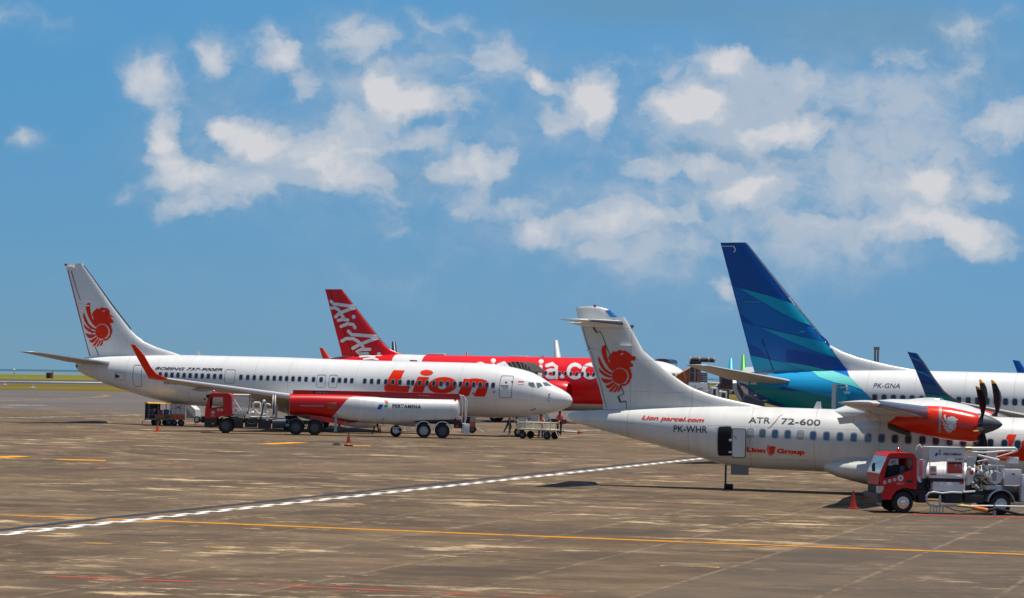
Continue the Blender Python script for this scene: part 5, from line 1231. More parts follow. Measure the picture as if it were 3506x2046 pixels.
    MB().box((x0-.6, .35, .62), (x1, .5, .84)).box((x0-.6, 1.35, .62), (x1, 1.5, .84)).obj('chassis_rail', DARK, root)
    for u0, v0, u1, v1, yy, dd in ((1290,870,1560,1005,.12,.5),(1600,880,1900,1000,.12,.5),(880,860,1010,1000,.3,.6),(2420,880,2700,990,.2,.5)):
        a, c = A(Z((u0, v1), (u1, v0)), yy); MB().box((a[0], yy, a[1]), (c[0], yy+dd, c[1]), .02).obj('tool_box', DARK, root)
    for k in range(5):
        c = A(Z((900+k*45, 640+k*32)), .35)[0]; MB().lathe([(-.04, .02), (-.05, .11), (.05, .12), (.06, .02)], (c[0], .35+.1*(k % 3), c[1]), (.3, -1, .2), 12).obj('engine_part', DARK if k % 2 else METAL, root)
    MB().box((A(Z((865,600)))[0][0], .4, .8), (A(Z((1090,600)))[0][0], W-.3, A(Z((0,640)))[0][1]), .05).obj('engine_cover', DARK, root)
    # instrument cabinet
    a, c = A(Z((1052,590), (1592,152)), .0)
    wl = A(Z((1052,352),(1592,352),(1592,152),(1052,145))); MB().prism(wl, .0, .04).obj('upper_panel', WPAINT, root)
    b = MB()
    for u0, u1 in ((1052,1066),(1318,1332),(1578,1594)):
        p = A(Z((u0, 595), (u1, 350))); b.box((p[0][0], 0, p[0][1]), (p[1][0], .05, p[1][1]))
    p = A(Z((1052,615), (1600,590))); b.box((p[0][0], -.02, p[0][1]), (p[1][0], .7, p[1][1]))
    p = A(Z((1052,150), (1592,142))); b.box((p[0][0], 0., p[0][1]), (p[1][0], .7, p[1][1]))
    b.obj('cabinet_frame', WPAINT, root)
    p = A(Z((1108,818), (1612,682))); MB().box((p[0][0], .02, p[0][1]), (p[1][0], .9, p[1][1]), .015).obj('lower_locker', WPAINT, root)
    p = A(Z((1065,682), (1592,628))); MB().box((p[0][0], .05, p[0][1]), (p[1][0], .8, p[1][1])).obj('cabinet_gap', DARK, root)
    pf = lambda x, z: 0.
    decal('locker_sign', fr, [[Z((1518,682),(1592,682),(1590,708),(1518,706))]], lambda x, z: .02, LRED, root, .01, None, None)
    logo(fr, lambda u, v: (2950+(1130+(u-135)*.78)/4.532, 1500+(182+(v-570)*.92)/4.532), pf, root, .008)
    text('company_lettering', fr, 'PERTAMINA', Z((1270,262))[0], Z((1552,266))[0], 8, pf, BLACK, root, bold=.03, off=.01)
    text('unit_number', fr, 'H 824', Z((1450,338))[0], Z((1566,340))[0], 6, pf, BLACK, root, bold=.04, off=.01)
    p = A(Z((1318,552), (1570,348)), -.02)
    fl = MB().prism([*A(Z((1320,550),(1570,550),(1570,345),(1320,345)), -.02)], -.04, -.015).obj('sign_board', WPAINT, root)
    decal('sign_face', fr, [[Z((1334,545),(1560,545),(1560,368),(1334,364))], [Z((1340,400),(1556,402),(1556,370),(1340,366))], [Z((1446,480),(1545,482),(1545,408),(1446,406))]], lambda x, z: -.04, [mat('sign_red', (.62, .06, .035), .5, var=.25, vscale=14), mat('sign_dark_red', (.22, .02, .03), .5, var=.5, vscale=20), WPAINT], fl, .005, None, None, mi=[0, 1, 2])
    decal('flame_mark', fr, [[Z((1470,448),(1498,420),(1526,448),(1498,474))]], lambda x, z: -.05, LRED, fl, .012, None, None)
    ns = MB().prism([*A(Z((1060,595),(1162,595),(1162,428),(1060,428)), -.02)], -.04, -.015).obj('no_smoking_sign', WPAINT, root)
    c = A(Z((1110,488)), -.04)[0]; rr = .092
    ring = [[(c[0]+rr*math.cos(2*math.pi*k/20), c[1]+rr*math.sin(2*math.pi*k/20)) for k in range(20)], [(c[0]+rr*.74*math.cos(2*math.pi*k/20), c[1]+rr*.74*math.sin(2*math.pi*k/20)) for k in range(20)]]
    bar = [(c[0]-.065, c[1]+.05), (c[0]-.05, c[1]+.065), (c[0]+.065, c[1]-.05), (c[0]+.05, c[1]-.065)]
    cig = [(c[0]-.05, c[1]-.01), (c[0]+.05, c[1]-.01), (c[0]+.05, c[1]+.01), (c[0]-.05, c[1]+.01)]
    decal('prohibition_ring', fr, [ring, [bar], [cig]], lambda x, z: -.04, [LRED, LRED, BLACK], ns, .005, None, None, local=True, mi=[0, 1, 2])
    decal('sign_strip', fr, [[Z((1066,572),(1158,572),(1158,548),(1066,546))]], lambda x, z: -.04, LRED, ns, .005, None, None)
    # boom arms on top
    T_ = lambda l, y: [(lambda q: (q[0], y, q[1]))(fr.at(*p, y)) for p in Z(*l)]
    for l, y, rr in (([(1700,160),(2380,158)], .3, .105), ([(1720,212),(1900,222),(2300,190),(2390,200)], .45, .06), ([(1800,262),(2130,340)], .2, .085), ([(2400,200),(2080,300)], .5, .045), ([(2380,158),(2405,185),(2400,205)], .35, .09), ([(1790,362),(1945,325)], .4, .035)):
        MB().tube(T_(l, y), rr*.55 if rr < .1 else rr*.62, 12).obj('boom_arm', WPAINT, root)
    MB().tube(T_([(1610,160),(1700,160)], .3), .075, 12).obj('boom_joint', mat('brass', (.5, .38, .16), .3, metal=.8), root)
    # platform rails above the front
    b = MB()
    for l in ([(955,125),(1600,148)], [(955,125),(950,600)], [(1005,130),(1000,600)], [(955,330),(1050,345)]): b.tube(T_(l, .1), .014, 6)
    for l in ([(955,125),(1600,148)], [(980,125),(980,600)]): b.tube(T_(l, .95), .014, 6)
    b.tube(T_([(850,180),(870,120),(900,100),(935,150)], .3), .03, 6); b.obj('platform_rail', WPAINT, root)
    a, c = A(Z((945,620), (1000,330)), .3); MB().box((a[0], .3, a[1]), (c[0], .8, c[1]), .02).obj('side_cabinet', WPAINT, root)
    # filter vessel, meters, boxes
    for (u0, v0, u1, v1, yy, dd, mm) in ((1760,560,1900,790,.8,.4,DGREY),(1900,420,2230,560,1.0,.3,GREY),(2120,620,2230,790,.9,.4,DARK),(1640,620,1760,800,.9,.3,DARK),(2440,740,2620,860,.3,.8,GREY),(1995,800,2120,840,.1,.9,DARK)):  # extra clutter boxes, mostly behind the pipes; their dark greys paint in shadow
        a, c = A(Z((u0, v1), (u1, v0)), yy); MB().box((a[0], yy, a[1]), (c[0], yy+dd, c[1]), .012).obj('equipment_box', mm, root)
    c = A(Z((2055,605)), .3)[0]; MB().lathe([(-.05, .10), (-.05, .245), (.03, .26), (.05, .24), (.7, .24), (.85, .1)], (c[0], .1, c[1]), (0, 1, 0), 8).obj('filter_vessel', WPAINT, root, 20)
    decal('vessel_label', fr, [[Z((2025,660),(2090,660),(2090,545),(2025,545))], [Z((2030,540),(2088,540),(2088,510),(2030,508))]], lambda x, z: .05, [mat('label_grey', (.3, .32, .33), .5), mat('label_pink', (.55, .3, .3), .5)], root, .02, None, None, mi=[0, 1])
    for (u0, v0, u1, v1, yy, dd, mm) in ((2222,482,2482,722,.0,.5,WPAINT),(2288,295,2442,388,.3,.3,WPAINT),(1665,292,1752,460,.35,.3,WPAINT),(1655,478,1740,720,.15,.3,WPAINT),(2700,420,2900,800,.1,.8,WPAINT),(1940,740,2180,800,.25,.6,WPAINT),(2480,560,2560,980,-.05,.3,WPAINT),(2185,600,2215,800,.2,.2,GREY),(2110,740,2420,830,.5,.6,GREY)):
        a, c = A(Z((u0, v1), (u1, v0)), yy); MB().box((a[0], yy, a[1]), (c[0], yy+dd, c[1]), .012).obj('equipment_box', mm, root)
    decal('box_label', fr, [[Z((2330,568),(2378,568),(2376,545),(2332,545))]], pf, LBLU, root, .01, None, None)
    a, c = A(Z((2130,320), (2290,292)), .3); MB().box((a[0], .3, a[1]), (c[0], .6, c[1]), .01).obj('orange_cover', ORANGE, root)
    a, c = A(Z((1690,560), (1735,505)), .1); MB().box((a[0], .1, a[1]), (c[0], .2, c[1])).obj('red_switch', LRED, root)
    rnd = random.Random(3)
    gm = mat('pipe_grey_white', (.55, .54, .52), .35, var=.2)
    for k in range(46):
        u = rnd.uniform(1640, 2220); v = rnd.uniform(400, 790); y = rnd.uniform(.2, 1.0)
        if 1935 < u < 2180 and 480 < v < 730: continue
        d = rnd.choice([(rnd.uniform(40, 130), 0), (0, rnd.uniform(50, 150)), (60, 60)])
        MB().tube(T_([(u, v), (u+d[0]*.5, v+d[1]*.5+4), (u+d[0], v+d[1])], y), rnd.uniform(.012, .05), 8).obj('pipe', rnd.choice([gm, WPAINT, WPAINT, DGREY, GREY, DARK]), root)
    for k in range(18):
        u = rnd.uniform(1650, 2200); v = rnd.uniform(440, 780); y = rnd.uniform(.1, .6)
        if 1930 < u < 2190 and 470 < v < 740: continue
        q = T_([(u, v)], y)[0]; MB().lathe([(-.03, .03), (-.03, rnd.uniform(.05, .1)), (.04, .06), (.06, .02)], q, (0, -1, 0), 12).obj('valve', rnd.choice([WPAINT, gm, METAL, MATS['brass']]), root)
    c = T_([(1935,385)], .4)[0]; MB().ball(c, .085, (1, 1, 1.1), 8).obj('pressure_vessel', mat('vessel_rust', (.35, .08, .04), .4), root)
    c = T_([(1820,385)], .3)[0]; MB().ball(c, .05, n=8).obj('gauge', MATS['brass'], root)
    c = T_([(2380,770)], .2)[0]; MB().ball(c, .05, n=8).obj('tail_lamp', ORANGE, root)
    q = T_([(2100,480),(2100,350)], .3); MB().tube(q, .02, 8).obj('post', WPAINT, root)
    MB().tube(T_([(1640,790),(1650,740),(1700,705),(1790,700),(1840,740),(1840,780),(1790,815),(1720,830)], .0), .018, 8).obj('hose', RUB, root)
    MB().tube(T_([(1580,835),(1760,822)], -.03), .035, 8).obj('nozzle', WPAINT, root)
    # delivery hose looping below the chassis
    MB().tube(T_([(1560,845),(1400,838),(1250,852),(1120,835),(1050,845),(1012,890),(1002,940),(1020,1000),(1070,1040),(1150,1052),(1300,1045),(1480,1042)], -.12), .038, 10).obj('delivery_hose', mat('hose_blue_white', (.42, .45, .52), .4, var=.2), root)
    MB().tube(T_([(1480,1042),(1600,1052),(1720,1068)], -.12), .055, 10).obj('coupling', MATS['brass'], root)
    MB().tube(T_([(1720,1075),(1950,1120)], -.14), .085, 12).obj('orange_sleeve', mat('sleeve_orange', (.72, .22, .02), .5, var=.3, vscale=8), root)
    MB().tube(T_([(1950,1118),(2100,1090),(2250,1130),(2450,1180),(2700,1190)], -.16), .05, 10).obj('ground_hose', RUB, root)
    MB().tube(T_([(1300,1058),(1450,1120),(1560,1135),(1700,1115)], -.1), .016, 8).obj('cable', RUB, root)
    MB().tube(T_([(1700,1046),(2100,1050),(2900,1068)], -.10), .030, 10).tube(T_([(2330,1022),(2900,1030)], .3), .03, 8).obj('lift_pipe', WPAINT, root)
    b = MB()
    for u in (1070, 1120, 1165, 1210, 1265):
        p = T_([(u, 1050), (u, 1165)], .2); b.cyl(p[0], (p[0][0], .2, .0), .022, n=6)
    b.box((T_([(1200,900)], .2)[0][0], .18, T_([(0,1040)], .2)[0][2]), (T_([(1230,870)], .2)[0][0], .22, T_([(0,860)], .2)[0][2])); b.obj('stand_leg', METAL, root)
    MB().cyl((*T_([(2060,1050)], -.15)[0][:2], .0), (*T_([(2060,1050)], -.15)[0][:2], .42), .03).cyl((*T_([(2060,1050)], -.15)[0][:2], .0), (*T_([(2060,1050)], -.15)[0][:2], .18), .07).obj('hydrant_coupler', GREY, root)
    return fr
DF = dispenser()
# ================================================================== people: one continuous skinned body each
SKIN = mat('skin_brown', (.16, .075, .04), .6); TROUS = mat('trousers_navy', (.012, .014, .025), .8); SHIRT = mat('shirt_pale', (.42, .48, .58), .8)
HAIR = mat('hair_black', (.01, .009, .009), .7); SHOE = mat('shoe_black', (.012, .012, .013), .6)
VEST = mat('vest_red_orange', (.80, .05, .02), .7); VESTY = mat('vest_yellow', (.60, .80, .02), .7); STRAP = mat('vest_strap', (.05, .05, .07), .6)
def person(foot, pose, label, face=0., vest=VEST, shirt=SHIRT, trous=TROUS, h=1.70, group=None, dz=0., cap=None):
    """pose: joints in metres, x = picture right, y = away, z = up, for a 1.70 m figure"""
    o = bpy.data.objects.new('person', None); link(o)
    A = ground(*foot) if not isinstance(foot, Vector) else foot
    k = h/1.7
    J = {n: Vector(v)*k for n, v in pose.items()}
    chain = [('pelvis','spine'),('spine','chest'),('chest','neck'),('neck','head'),('head','crown'),('chest','sL'),('sL','eL'),('eL','wL'),('wL','pL'),('chest','sR'),('sR','eR'),('eR','wR'),('wR','pR'),
             ('pelvis','hL'),('hL','kL'),('kL','aL'),('aL','tL'),('pelvis','hR'),('hR','kR'),('kR','aR'),('aR','tR')]
    rad = dict(pelvis=(.155,.115), spine=(.145,.105), chest=(.165,.115), neck=(.058,.058), head=(.085,.098), crown=(.06,.07), sL=(.068,.068), sR=(.068,.068), eL=(.046,.046), eR=(.046,.046), wL=(.030,.030), wR=(.030,.030), pL=(.036,.018), pR=(.036,.018),
               hL=(.098,.098), hR=(.098,.098), kL=(.065,.065), kR=(.065,.065), aL=(.045,.045), aR=(.045,.045), tL=(.048,.030), tR=(.048,.030))
    names = list(dict.fromkeys([a for p in chain for a in p])); ix = {n: i for i, n in enumerate(names)}
    V = [J[n] for n in names]; E = [(ix[a], ix[b]) for a, b in chain]; R = [rad[n] for n in names]
    for s in 'LR':     # fingers and thumb
        p = J['p'+s]; d = (p-J['w'+s]).normalized(); u = d.orthogonal().normalized()
        for i in range(4):
            a = p+u*(.026-.017*i)*k; V += [a+d*.03*k, a+d*(.075-.008*abs(i-1.4))*k]; n = len(V); E += [(ix['p'+s], n-2), (n-2, n-1)]; R += [(.010, .010), (.007, .007)]
        V += [J['w'+s]+d*.035*k+u*.045*k]; E += [(ix['w'+s], len(V)-1)]; R += [(.010, .010)]
    me = bpy.data.meshes.new('body'); me.from_pydata(V, E, []); ob = bpy.data.objects.new('body', me); COL.objects.link(ob)
    sk = ob.modifiers.new('skin', 'SKIN'); sk.use_smooth_shade = True
    for i, r in enumerate(R): me.skin_vertices[0].data[i].radius = (r[0]*k, r[1]*k)
    me.skin_vertices[0].data[0].use_root = True
    ss = ob.modifiers.new('sub', 'SUBSURF'); ss.levels = 2; ss.render_levels = 2
    dg = bpy.context.evaluated_depsgraph_get(); nm = bpy.data.meshes.new_from_object(ob.evaluated_get(dg)); bpy.data.objects.remove(ob)
    for m in (SKIN, shirt, trous, SHOE): nm.materials.append(m)
    segs = [(J[a], J[b], a, b) for a, b in chain]
    def near(c):
        best = None
        for a, b, na, nb in segs:
            d = b-a; t = max(0, min(1, (c-a).dot(d)/max(1e-6, d.length_squared))); q = (c-(a+d*t)).length
            if best is None or q < best[0]: best = (q, na, nb, t)
        return best
    torso = []
    for f in nm.polygons:
        _, a, b, t = near(f.center); i = 0
        if b in ('spine', 'chest') or (b == 'neck' and t < .5) or b in ('sL', 'sR', 'eL', 'eR'): i = 1
        if b in ('hL', 'hR', 'kL', 'kR', 'aL', 'aR'): i = 2
        if a == 'pelvis' and b == 'spine' and t < .15: i = 2
        if b in ('tL', 'tR'): i = 3
        f.material_index = i; f.use_smooth = True
        if b in ('spine', 'chest', 'sL', 'sR') and i == 1 or (b == 'neck' and t < .3): torso.append(f.index)
    bo = bpy.data.objects.new('body', nm); link(bo, o)
    if vest and torso:
        bm = bmesh.new(); bm.from_mesh(nm); bm.faces.ensure_lookup_table(); ts_ = set(torso)
        bmesh.ops.delete(bm, geom=[f for f in bm.faces if f.index not in ts_], context='FACES')
        bm.normal_update()
        for v in bm.verts: v.co += v.normal*.018*k
        for f in bm.faces: f.material_index = 0
        vm_ = bpy.data.meshes.new('vest'); bm.to_mesh(vm_); bm.free(); vm_.materials.clear(); vm_.materials.append(vest); link(bpy.data.objects.new('vest', vm_), o)
    hd = (J['head']+J['crown'])/2; up = (J['crown']-J['neck']).normalized()
    fd = Vector((math.sin(face), -math.cos(face), 0)); rt = fd.cross(up).normalized()
    b = MB().ball(hd+up*.035*k-fd*.018*k, .102*k, (.92, 1.0, 1.0), 8); b.obj('cap' if cap else 'hair', cap or HAIR, o)
    if cap: MB().box(hd+up*.05*k+fd*.05*k-Vector((.06, .06, .01)), hd+up*.05*k+fd*.12*k+Vector((.06, .06, .012)), .008).obj('cap_peak', cap, o)
    f = MB(); f.ball(hd-up*.03*k+fd*.095*k, .016*k, (1, 1, 1.3), 5)
    for s in (-1, 1): f.ball(hd+fd*.085*k+rt*.032*k*s-up*.0*k, .009*k, n=5); f.ball(hd+rt*.088*k*s-up*.02*k, .022*k, (.5, .7, 1.2), 5)
    f.obj('facial_features', SKIN, o)
    o.location = (A.x, A.y, A.z+dz)
    tag(o, label, 'person', group); return o
STAND = dict(pelvis=(0,0,.93), spine=(0,0,1.10), chest=(0,0,1.30), neck=(0,0,1.45), head=(0,-.01,1.56), crown=(0,-.01,1.66), sL=(-.17,0,1.38), eL=(-.21,.01,1.12), wL=(-.22,-.02,.87), pL=(-.22,-.03,.80), sR=(.17,0,1.38), eR=(.21,.01,1.12), wR=(.22,-.02,.87), pR=(.22,-.03,.80),
    hL=(-.09,0,.88), kL=(-.12,0,.48), aL=(-.15,.02,.08), tL=(-.17,-.10,.035), hR=(.09,0,.88), kR=(.10,0,.48), aR=(.10,.02,.08), tR=(.11,-.10,.035))
def P(**k): d = dict(STAND); d.update(k); return d
person((1916,1491), P(eL=(-.24,.02,1.12), wL=(-.22,-.04,.88), pL=(-.22,-.05,.80), kL=(-.14,0,.48), aL=(-.21,.03,.08), tL=(-.24,-.08,.035), kR=(.08,0,.48), aR=(.07,.02,.08), tR=(.10,-.1,.035)), 'person standing with back turned in red vest and pale shirt, right of the rail-sided cart', face=math.pi, h=1.88, cap=mat('cap_dark', (.01,.01,.014), .7))
pv = LF.o+LF.x*LF.at(1853, 1440, -1.75)[0]-LF.y*1.75
person(Vector((pv.x, pv.y, gz(pv.x, pv.y))), P(eR=(.26,-.12,1.14), wR=(.40,-.2,1.24), pR=(.46,-.22,1.28), eL=(-.16,-.1,1.12), wL=(.06,-.25,1.1), pL=(.12,-.26,1.12)), 'person in orange vest standing behind the rail-sided cart with arms forward', face=.8, h=1.75, vest=mat('vest_orange', (.85,.10,.01), .7))
person((1742,1482), P(pelvis=(.0,0,.80), spine=(.05,0,.95), chest=(.14,0,1.12), neck=(.24,0,1.22), head=(.31,-.01,1.29), crown=(.36,-.01,1.37), sL=(.10,-.14,1.16), eL=(.2,-.2,.93), wL=(.36,-.2,.85), pL=(.42,-.2,.83), sR=(.16,.14,1.18), eR=(.3,.18,.96), wR=(.42,.1,.88), pR=(.48,.1,.86),
    hL=(-.02,-.09,.76), kL=(-.16,-.12,.42), aL=(-.34,-.12,.08), tL=(-.30,-.12,.035), hR=(.02,.09,.76), kR=(.14,.1,.42), aR=(.05,.1,.08), tR=(.14,.1,.035)), 'person in red vest crouching forward beside the nose wheel', face=1.2, h=1.95)
person((1286,1485), P(kL=(-.10,0,.47), aL=(-.20,.02,.08), tL=(-.30,-.02,.035), kR=(.16,0,.47), aR=(.26,.02,.08), tR=(.34,-.04,.035)), 'person striding behind the tank, only dark trouser legs and shoes showing', face=1.4, h=1.7, vest=None)
p_ = ground(3096, 1757)
dfr = DF
v = dfr.o+dfr.x*.72+dfr.y*2.4
person(Vector((v.x, v.y, gz(v.x, v.y))), P(eL=(-.22,-.1,1.14), wL=(-.1,-.3,1.0), pL=(-.06,-.33,.97), eR=(.24,-.12,1.14), wR=(.2,-.32,1.08), pR=(.18,-.36,1.06)), 'person in yellow hi-vis vest between the red cab and white cabinets', face=-.6, h=1.72, vest=VESTY)
# driver in the tanker cab
v = TF.o+TF.x*.62+TF.y*.7; 
person(v, P(pelvis=(.12,0,1.02), spine=(.13,0,1.18), chest=(.12,0,1.40), neck=(.10,0,1.55), head=(.07,-.01,1.66), crown=(.06,-.01,1.75), sL=(.08,-.17,1.46), eL=(.02,-.2,1.22), wL=(-.2,-.15,1.24), pL=(-.26,-.14,1.26), sR=(.14,.17,1.46), eR=(.04,.2,1.22), wR=(-.2,.15,1.24), pR=(-.26,.14,1.26),
    hL=(.08,-.09,1.0), kL=(-.30,-.1,1.02), aL=(-.38,-.1,.66), tL=(-.48,-.1,.62), hR=(.08,.09,1.0), kR=(-.30,.1,1.02), aR=(-.38,.1,.66), tR=(-.48,.1,.62)), 'driver seated in the red cab of the tank truck, dark shirt and orange collar', face=-1.5, h=1.6, vest=mat('vest_dark', (.03,.03,.05), .7), dz=-.03)

# ================================================================== cones
def cone(px, h, label, m, base=.22, heavy=False, group='traffic cones on the apron', sleeve=False):
    g = ground(*px); fr = Fr(g, 0); o = fr.root('traffic_cone')
    b = MB()
    b.lathe([(.03, h*.23), (h*.9, .035), (h, .03), (h, .002)], (0, 0, 0), (0, 0, 1), 20, cap=False).obj('cone_body', m, o)
    if heavy: MB().lathe([(0, base), (.1, base*1.02), (.18, base*.75), (.2, base*.5)], (0, 0, 0), (0, 0, 1), 20).obj('base', m, o)
    else: MB().box((-base, -base, 0), (base, base, .035), .01).obj('base', m, o)
    if sleeve: MB().lathe([(h*.42, h*.155+.01), (h*.66, h*.105+.006)], (0, 0, 0), (0, 0, 1), 20, cap=False).obj('sleeve', WPAINT, o)
    tag(o, label, 'traffic cone', group); return o
cone((539,1478), .60, 'orange cone near the baggage carts, left of the tank truck', mat('cone_orange', (.62,.06,.015), .6, var=.2))
cone((1193,1527), .84, 'dark red-brown cone with heavy round base in front of the tank truck', mat('cone_brown', (.30,.045,.02), .6, var=.4, vscale=9), base=.27, heavy=True)
cone((2921,1741), .69, 'red cone in the wing shadow beside the service truck cab', mat('cone_red', (.50,.03,.015), .6, var=.3, vscale=7), base=.22)
cone((1301,1479), .48, 'small orange and white cone behind the tank, beside the walking legs', mat('cone_orange2', (.80,.12,.01), .6), base=.17, sleeve=True)
fr = Fr(ground(1152,1524), 0); ck = MB().loft([[Vector((x, -.16, 0)), Vector((x, .16, 0)), Vector((x, .13, z)), Vector((x, -.13, z))] for x, z in ((-.26, .04), (-.16, .13), (.02, .17), (.2, .14), (.25, .03))]).obj('wheel_chock', mat('chock_grey', (.10, .105, .10), .8, var=.4, vscale=8))
ck.matrix_world = fr.M; tag(ck, 'grey lump-shaped wheel chock left of the brown cone', 'wheel chock')

# ================================================================== carts
def cart_base(fr, root, x0, x1, w, zd, r, wx, m, ny=2):
    MB().box((x0, 0, zd-.10), (x1, w, zd)).obj('deck', m, root)
    for x in wx:
        for y in (.08, w-.08): wheel_parts(root, (x, y, r), r, .16, side=-1 if y < .5 else 1, rimr=.5, rimm=MATS['hub_grey'], n=18)
        MB().cyl((x, .1, r), (x, w-.1, r), .04, n=8).obj('axle', DARK, root)
Z2 = lambda *p: Zm(500, 1150, 3.975, p)
mat('hub_grey', (.12, .12, .12), .6); bx = mat('cart_frame_grey', (.22, .20, .17), .6, var=.3, vscale=4)
def cartA():
    fr = frame_px((520, 1457), (640, 1459)); root = fr.root('baggage_cart')
    tag(root, 'open roofed baggage cart loaded with suitcases, leftmost behind the first orange cone', 'baggage cart', 'baggage carts under the tail')
    A = lambda *p: [fr.at(*q, 0) for q in Z2(*p)]
    (x0, z0), (x1, z1) = A((32,1130), (335,930)); r = .27
    cart_base(fr, root, x0, x1, 1.4, z0+.05, r, [A((165,1180))[0][0], A((315,1185))[0][0]], bx)
    b = MB()
    for x in (x0+.03, (x0+x1)/2-.1, x1-.03):
        for y in (.03, 1.37): b.cyl((x, y, z0), (x, y, z1), .028, n=6)
    for y in (.03, 1.37):
        b.cyl((x0, y, z0+.35), (x1, y, z0+.35), .02, n=6); b.cyl((x0, y, z0+.7), (x0+.9, y, z0+.7), .02, n=6)
    b.obj('frame', bx, root)
    MB().loft([[Vector((x0-.05, y, z1+.05+.09*math.sin(math.pi*(y+.05)/1.5))) , Vector((x1+.02, y, z1+.05+.09*math.sin(math.pi*(y+.05)/1.5))), Vector((x1+.02, y, z1+.01)), Vector((x0-.05, y, z1+.01))] for y in [-.05+1.5*k/8 for k in range(9)]]).obj('roof', mat('roof_yellow', (.62, .33, .05), .6, var=.3), root)
    MB().box((x0+.02, 1.36, z0), (x0+1.2, 1.4, z1)).obj('back_curtain', mat('curtain_dark', (.05, .055, .05), .8), root)
    MB().tube([(x0, .7, z0-.05), (x0-.28, .7, .4), (x0-.3, .7, .12)], .025, 6).obj('tow_hitch', DARK, root)
    cols = [((.03,.03,.10), 'navy'), ((.30,.04,.22), 'magenta'), ((.06,.09,.22), 'blue'), ((.35,.35,.38), 'silver'), ((.42,.20,.05), 'tan'), ((.02,.02,.02), 'black'), ((.10,.12,.06), 'olive'), ((.55,.50,.35), 'cream')]
    place = [(0.15,.35,1,.42), (.75,.42,1,.36), (1.3,.36,1,.4), (1.78,.36,1,.34), (.5,.9,0,.3), (.1,.5,0,.32), (1.25,.75,0,.3), (.30,.12,2,.45)]
    names = {'navy': 'navy suitcase low in the cart', 'magenta': 'magenta suitcase standing in the middle', 'blue': 'blue suitcase right of the magenta one', 'silver': 'silver-grey suitcase by the right post', 'tan': 'broad tan box along the bottom', 'black': 'black bag in the bottom left corner', 'olive': 'olive holdall in the bottom right', 'cream': 'thin cream case leaning near the left post'}
    for (cx, w, lev, hh), (c, nm) in zip(place, cols):
        zz = z0+.06+(.30 if lev == 1 else 0 if lev == 0 else .38)
        M = Fr(fr.o+fr.x*(x0+cx)+fr.y*.25+fr.z*zz, math.atan2(-fr.x.y, fr.x.x))
        s = MB().box((0, 0, 0), (w, .5, hh), .05).obj('suitcase', mat('case_'+nm, c, .5, var=.2)); s.matrix_world = M.M
        if nm == 'cream': s.rotation_euler.y += .5
        tag(s, names[nm]+' of the leftmost baggage cart', 'suitcase', 'luggage on the baggage cart')
cartA()
def cartB():
    fr = frame_px((592, 1458), (640, 1459)); root = fr.root('baggage_cart')
    tag(root, 'baggage cart closed by a white and orange side curtain, middle of the three trailers', 'baggage cart', 'baggage carts under the tail')
    A = lambda *p: [fr.at(*q, 0) for q in Z2(*p)]
    (x0, z0), (x1, z1) = A((338,1130), (533,930)); zm = A((400,1062))[0][1]
    cart_base(fr, root, x0, x1, 1.4, z0+.05, .24, [A((385,1185))[0][0], A((482,1185))[0][0]], bx)
    for k in range(2): pass
    MB().box((x0, -.02, zm), (x1, .02, z1)).obj('white_curtain', mat('curtain_white', (.6, .59, .56), .8, var=.15), root)
    MB().box((x0, -.025, z0+.03), (x1, .015, zm)).obj('orange_curtain', mat('curtain_orange', (.75, .10, .01), .8, var=.1), root)
    b = MB()
    for i in range(4):
        x = x0+(x1-x0)*i/3; b.box((x-.018, -.05, z0), (x+.018, -.02, z1+.02))
    for z in (zm, (zm+z1)/2+.05): b.box((x0, -.05, z-.015), (x1, -.02, z+.015))
    b.obj('curtain_ribs', GREY, root)
    MB().box((x0-.03, -.05, z1), (x1+.03, 1.45, z1+.06), .02).obj('roof', MATS['roof_yellow'], root)
    decal('badge', fr, [[[q for q in Z2((420,955),(465,957),(463,980),(420,978))]]], lambda x, z: -.02, LRED, root, .01, None, None)
cartB()
def wedge():
    fr = frame_px((620, 1452), (680, 1454)); root = fr.root('belt_loader')
    tag(root, 'white sloping loader trailer with a spoked wheel, right of the curtained baggage cart', 'loader')
    A = lambda *p: [fr.at(*q, 0) for q in Z2(*p)]
    MB().prism(A((530,938),(600,945),(662,1000),(668,1095),(650,1110),(530,960)), .1, 1.0).obj('sloping_panel', WPAINT, root)
    MB().prism(A((530,965),(645,1110),(640,1118),(530,1118)), .2, .9).obj('underbody', GREY, root)
    MB().tube([(p[0], .1, p[1]) for p in A((530,1135),(665,1132),(675,1100))], .03, 6).tube([(p[0], 1., p[1]) for p in A((530,1135),(665,1132),(675,1100))], .03, 6).obj('frame', WPAINT, root)
    c = A((692,1133))[0]; wheel_parts(root, (c[0], .05, c[1]-.02), .28, .14, side=-1, rimr=.6, n=20); wheel_parts(root, (c[0], 1.1, c[1]-.02), .28, .14, side=1, rimr=.6, n=20)
    MB().cyl((c[0], .05, c[1]-.02), (c[0], 1.1, c[1]-.02), .03).obj('axle', DARK, root)
    MB().cyl((A((630,1130))[0][0], .5, .0), (A((630,1130))[0][0], .5, A((630,1130))[0][1]), .03).obj('jockey_leg', DARK, root)
wedge()
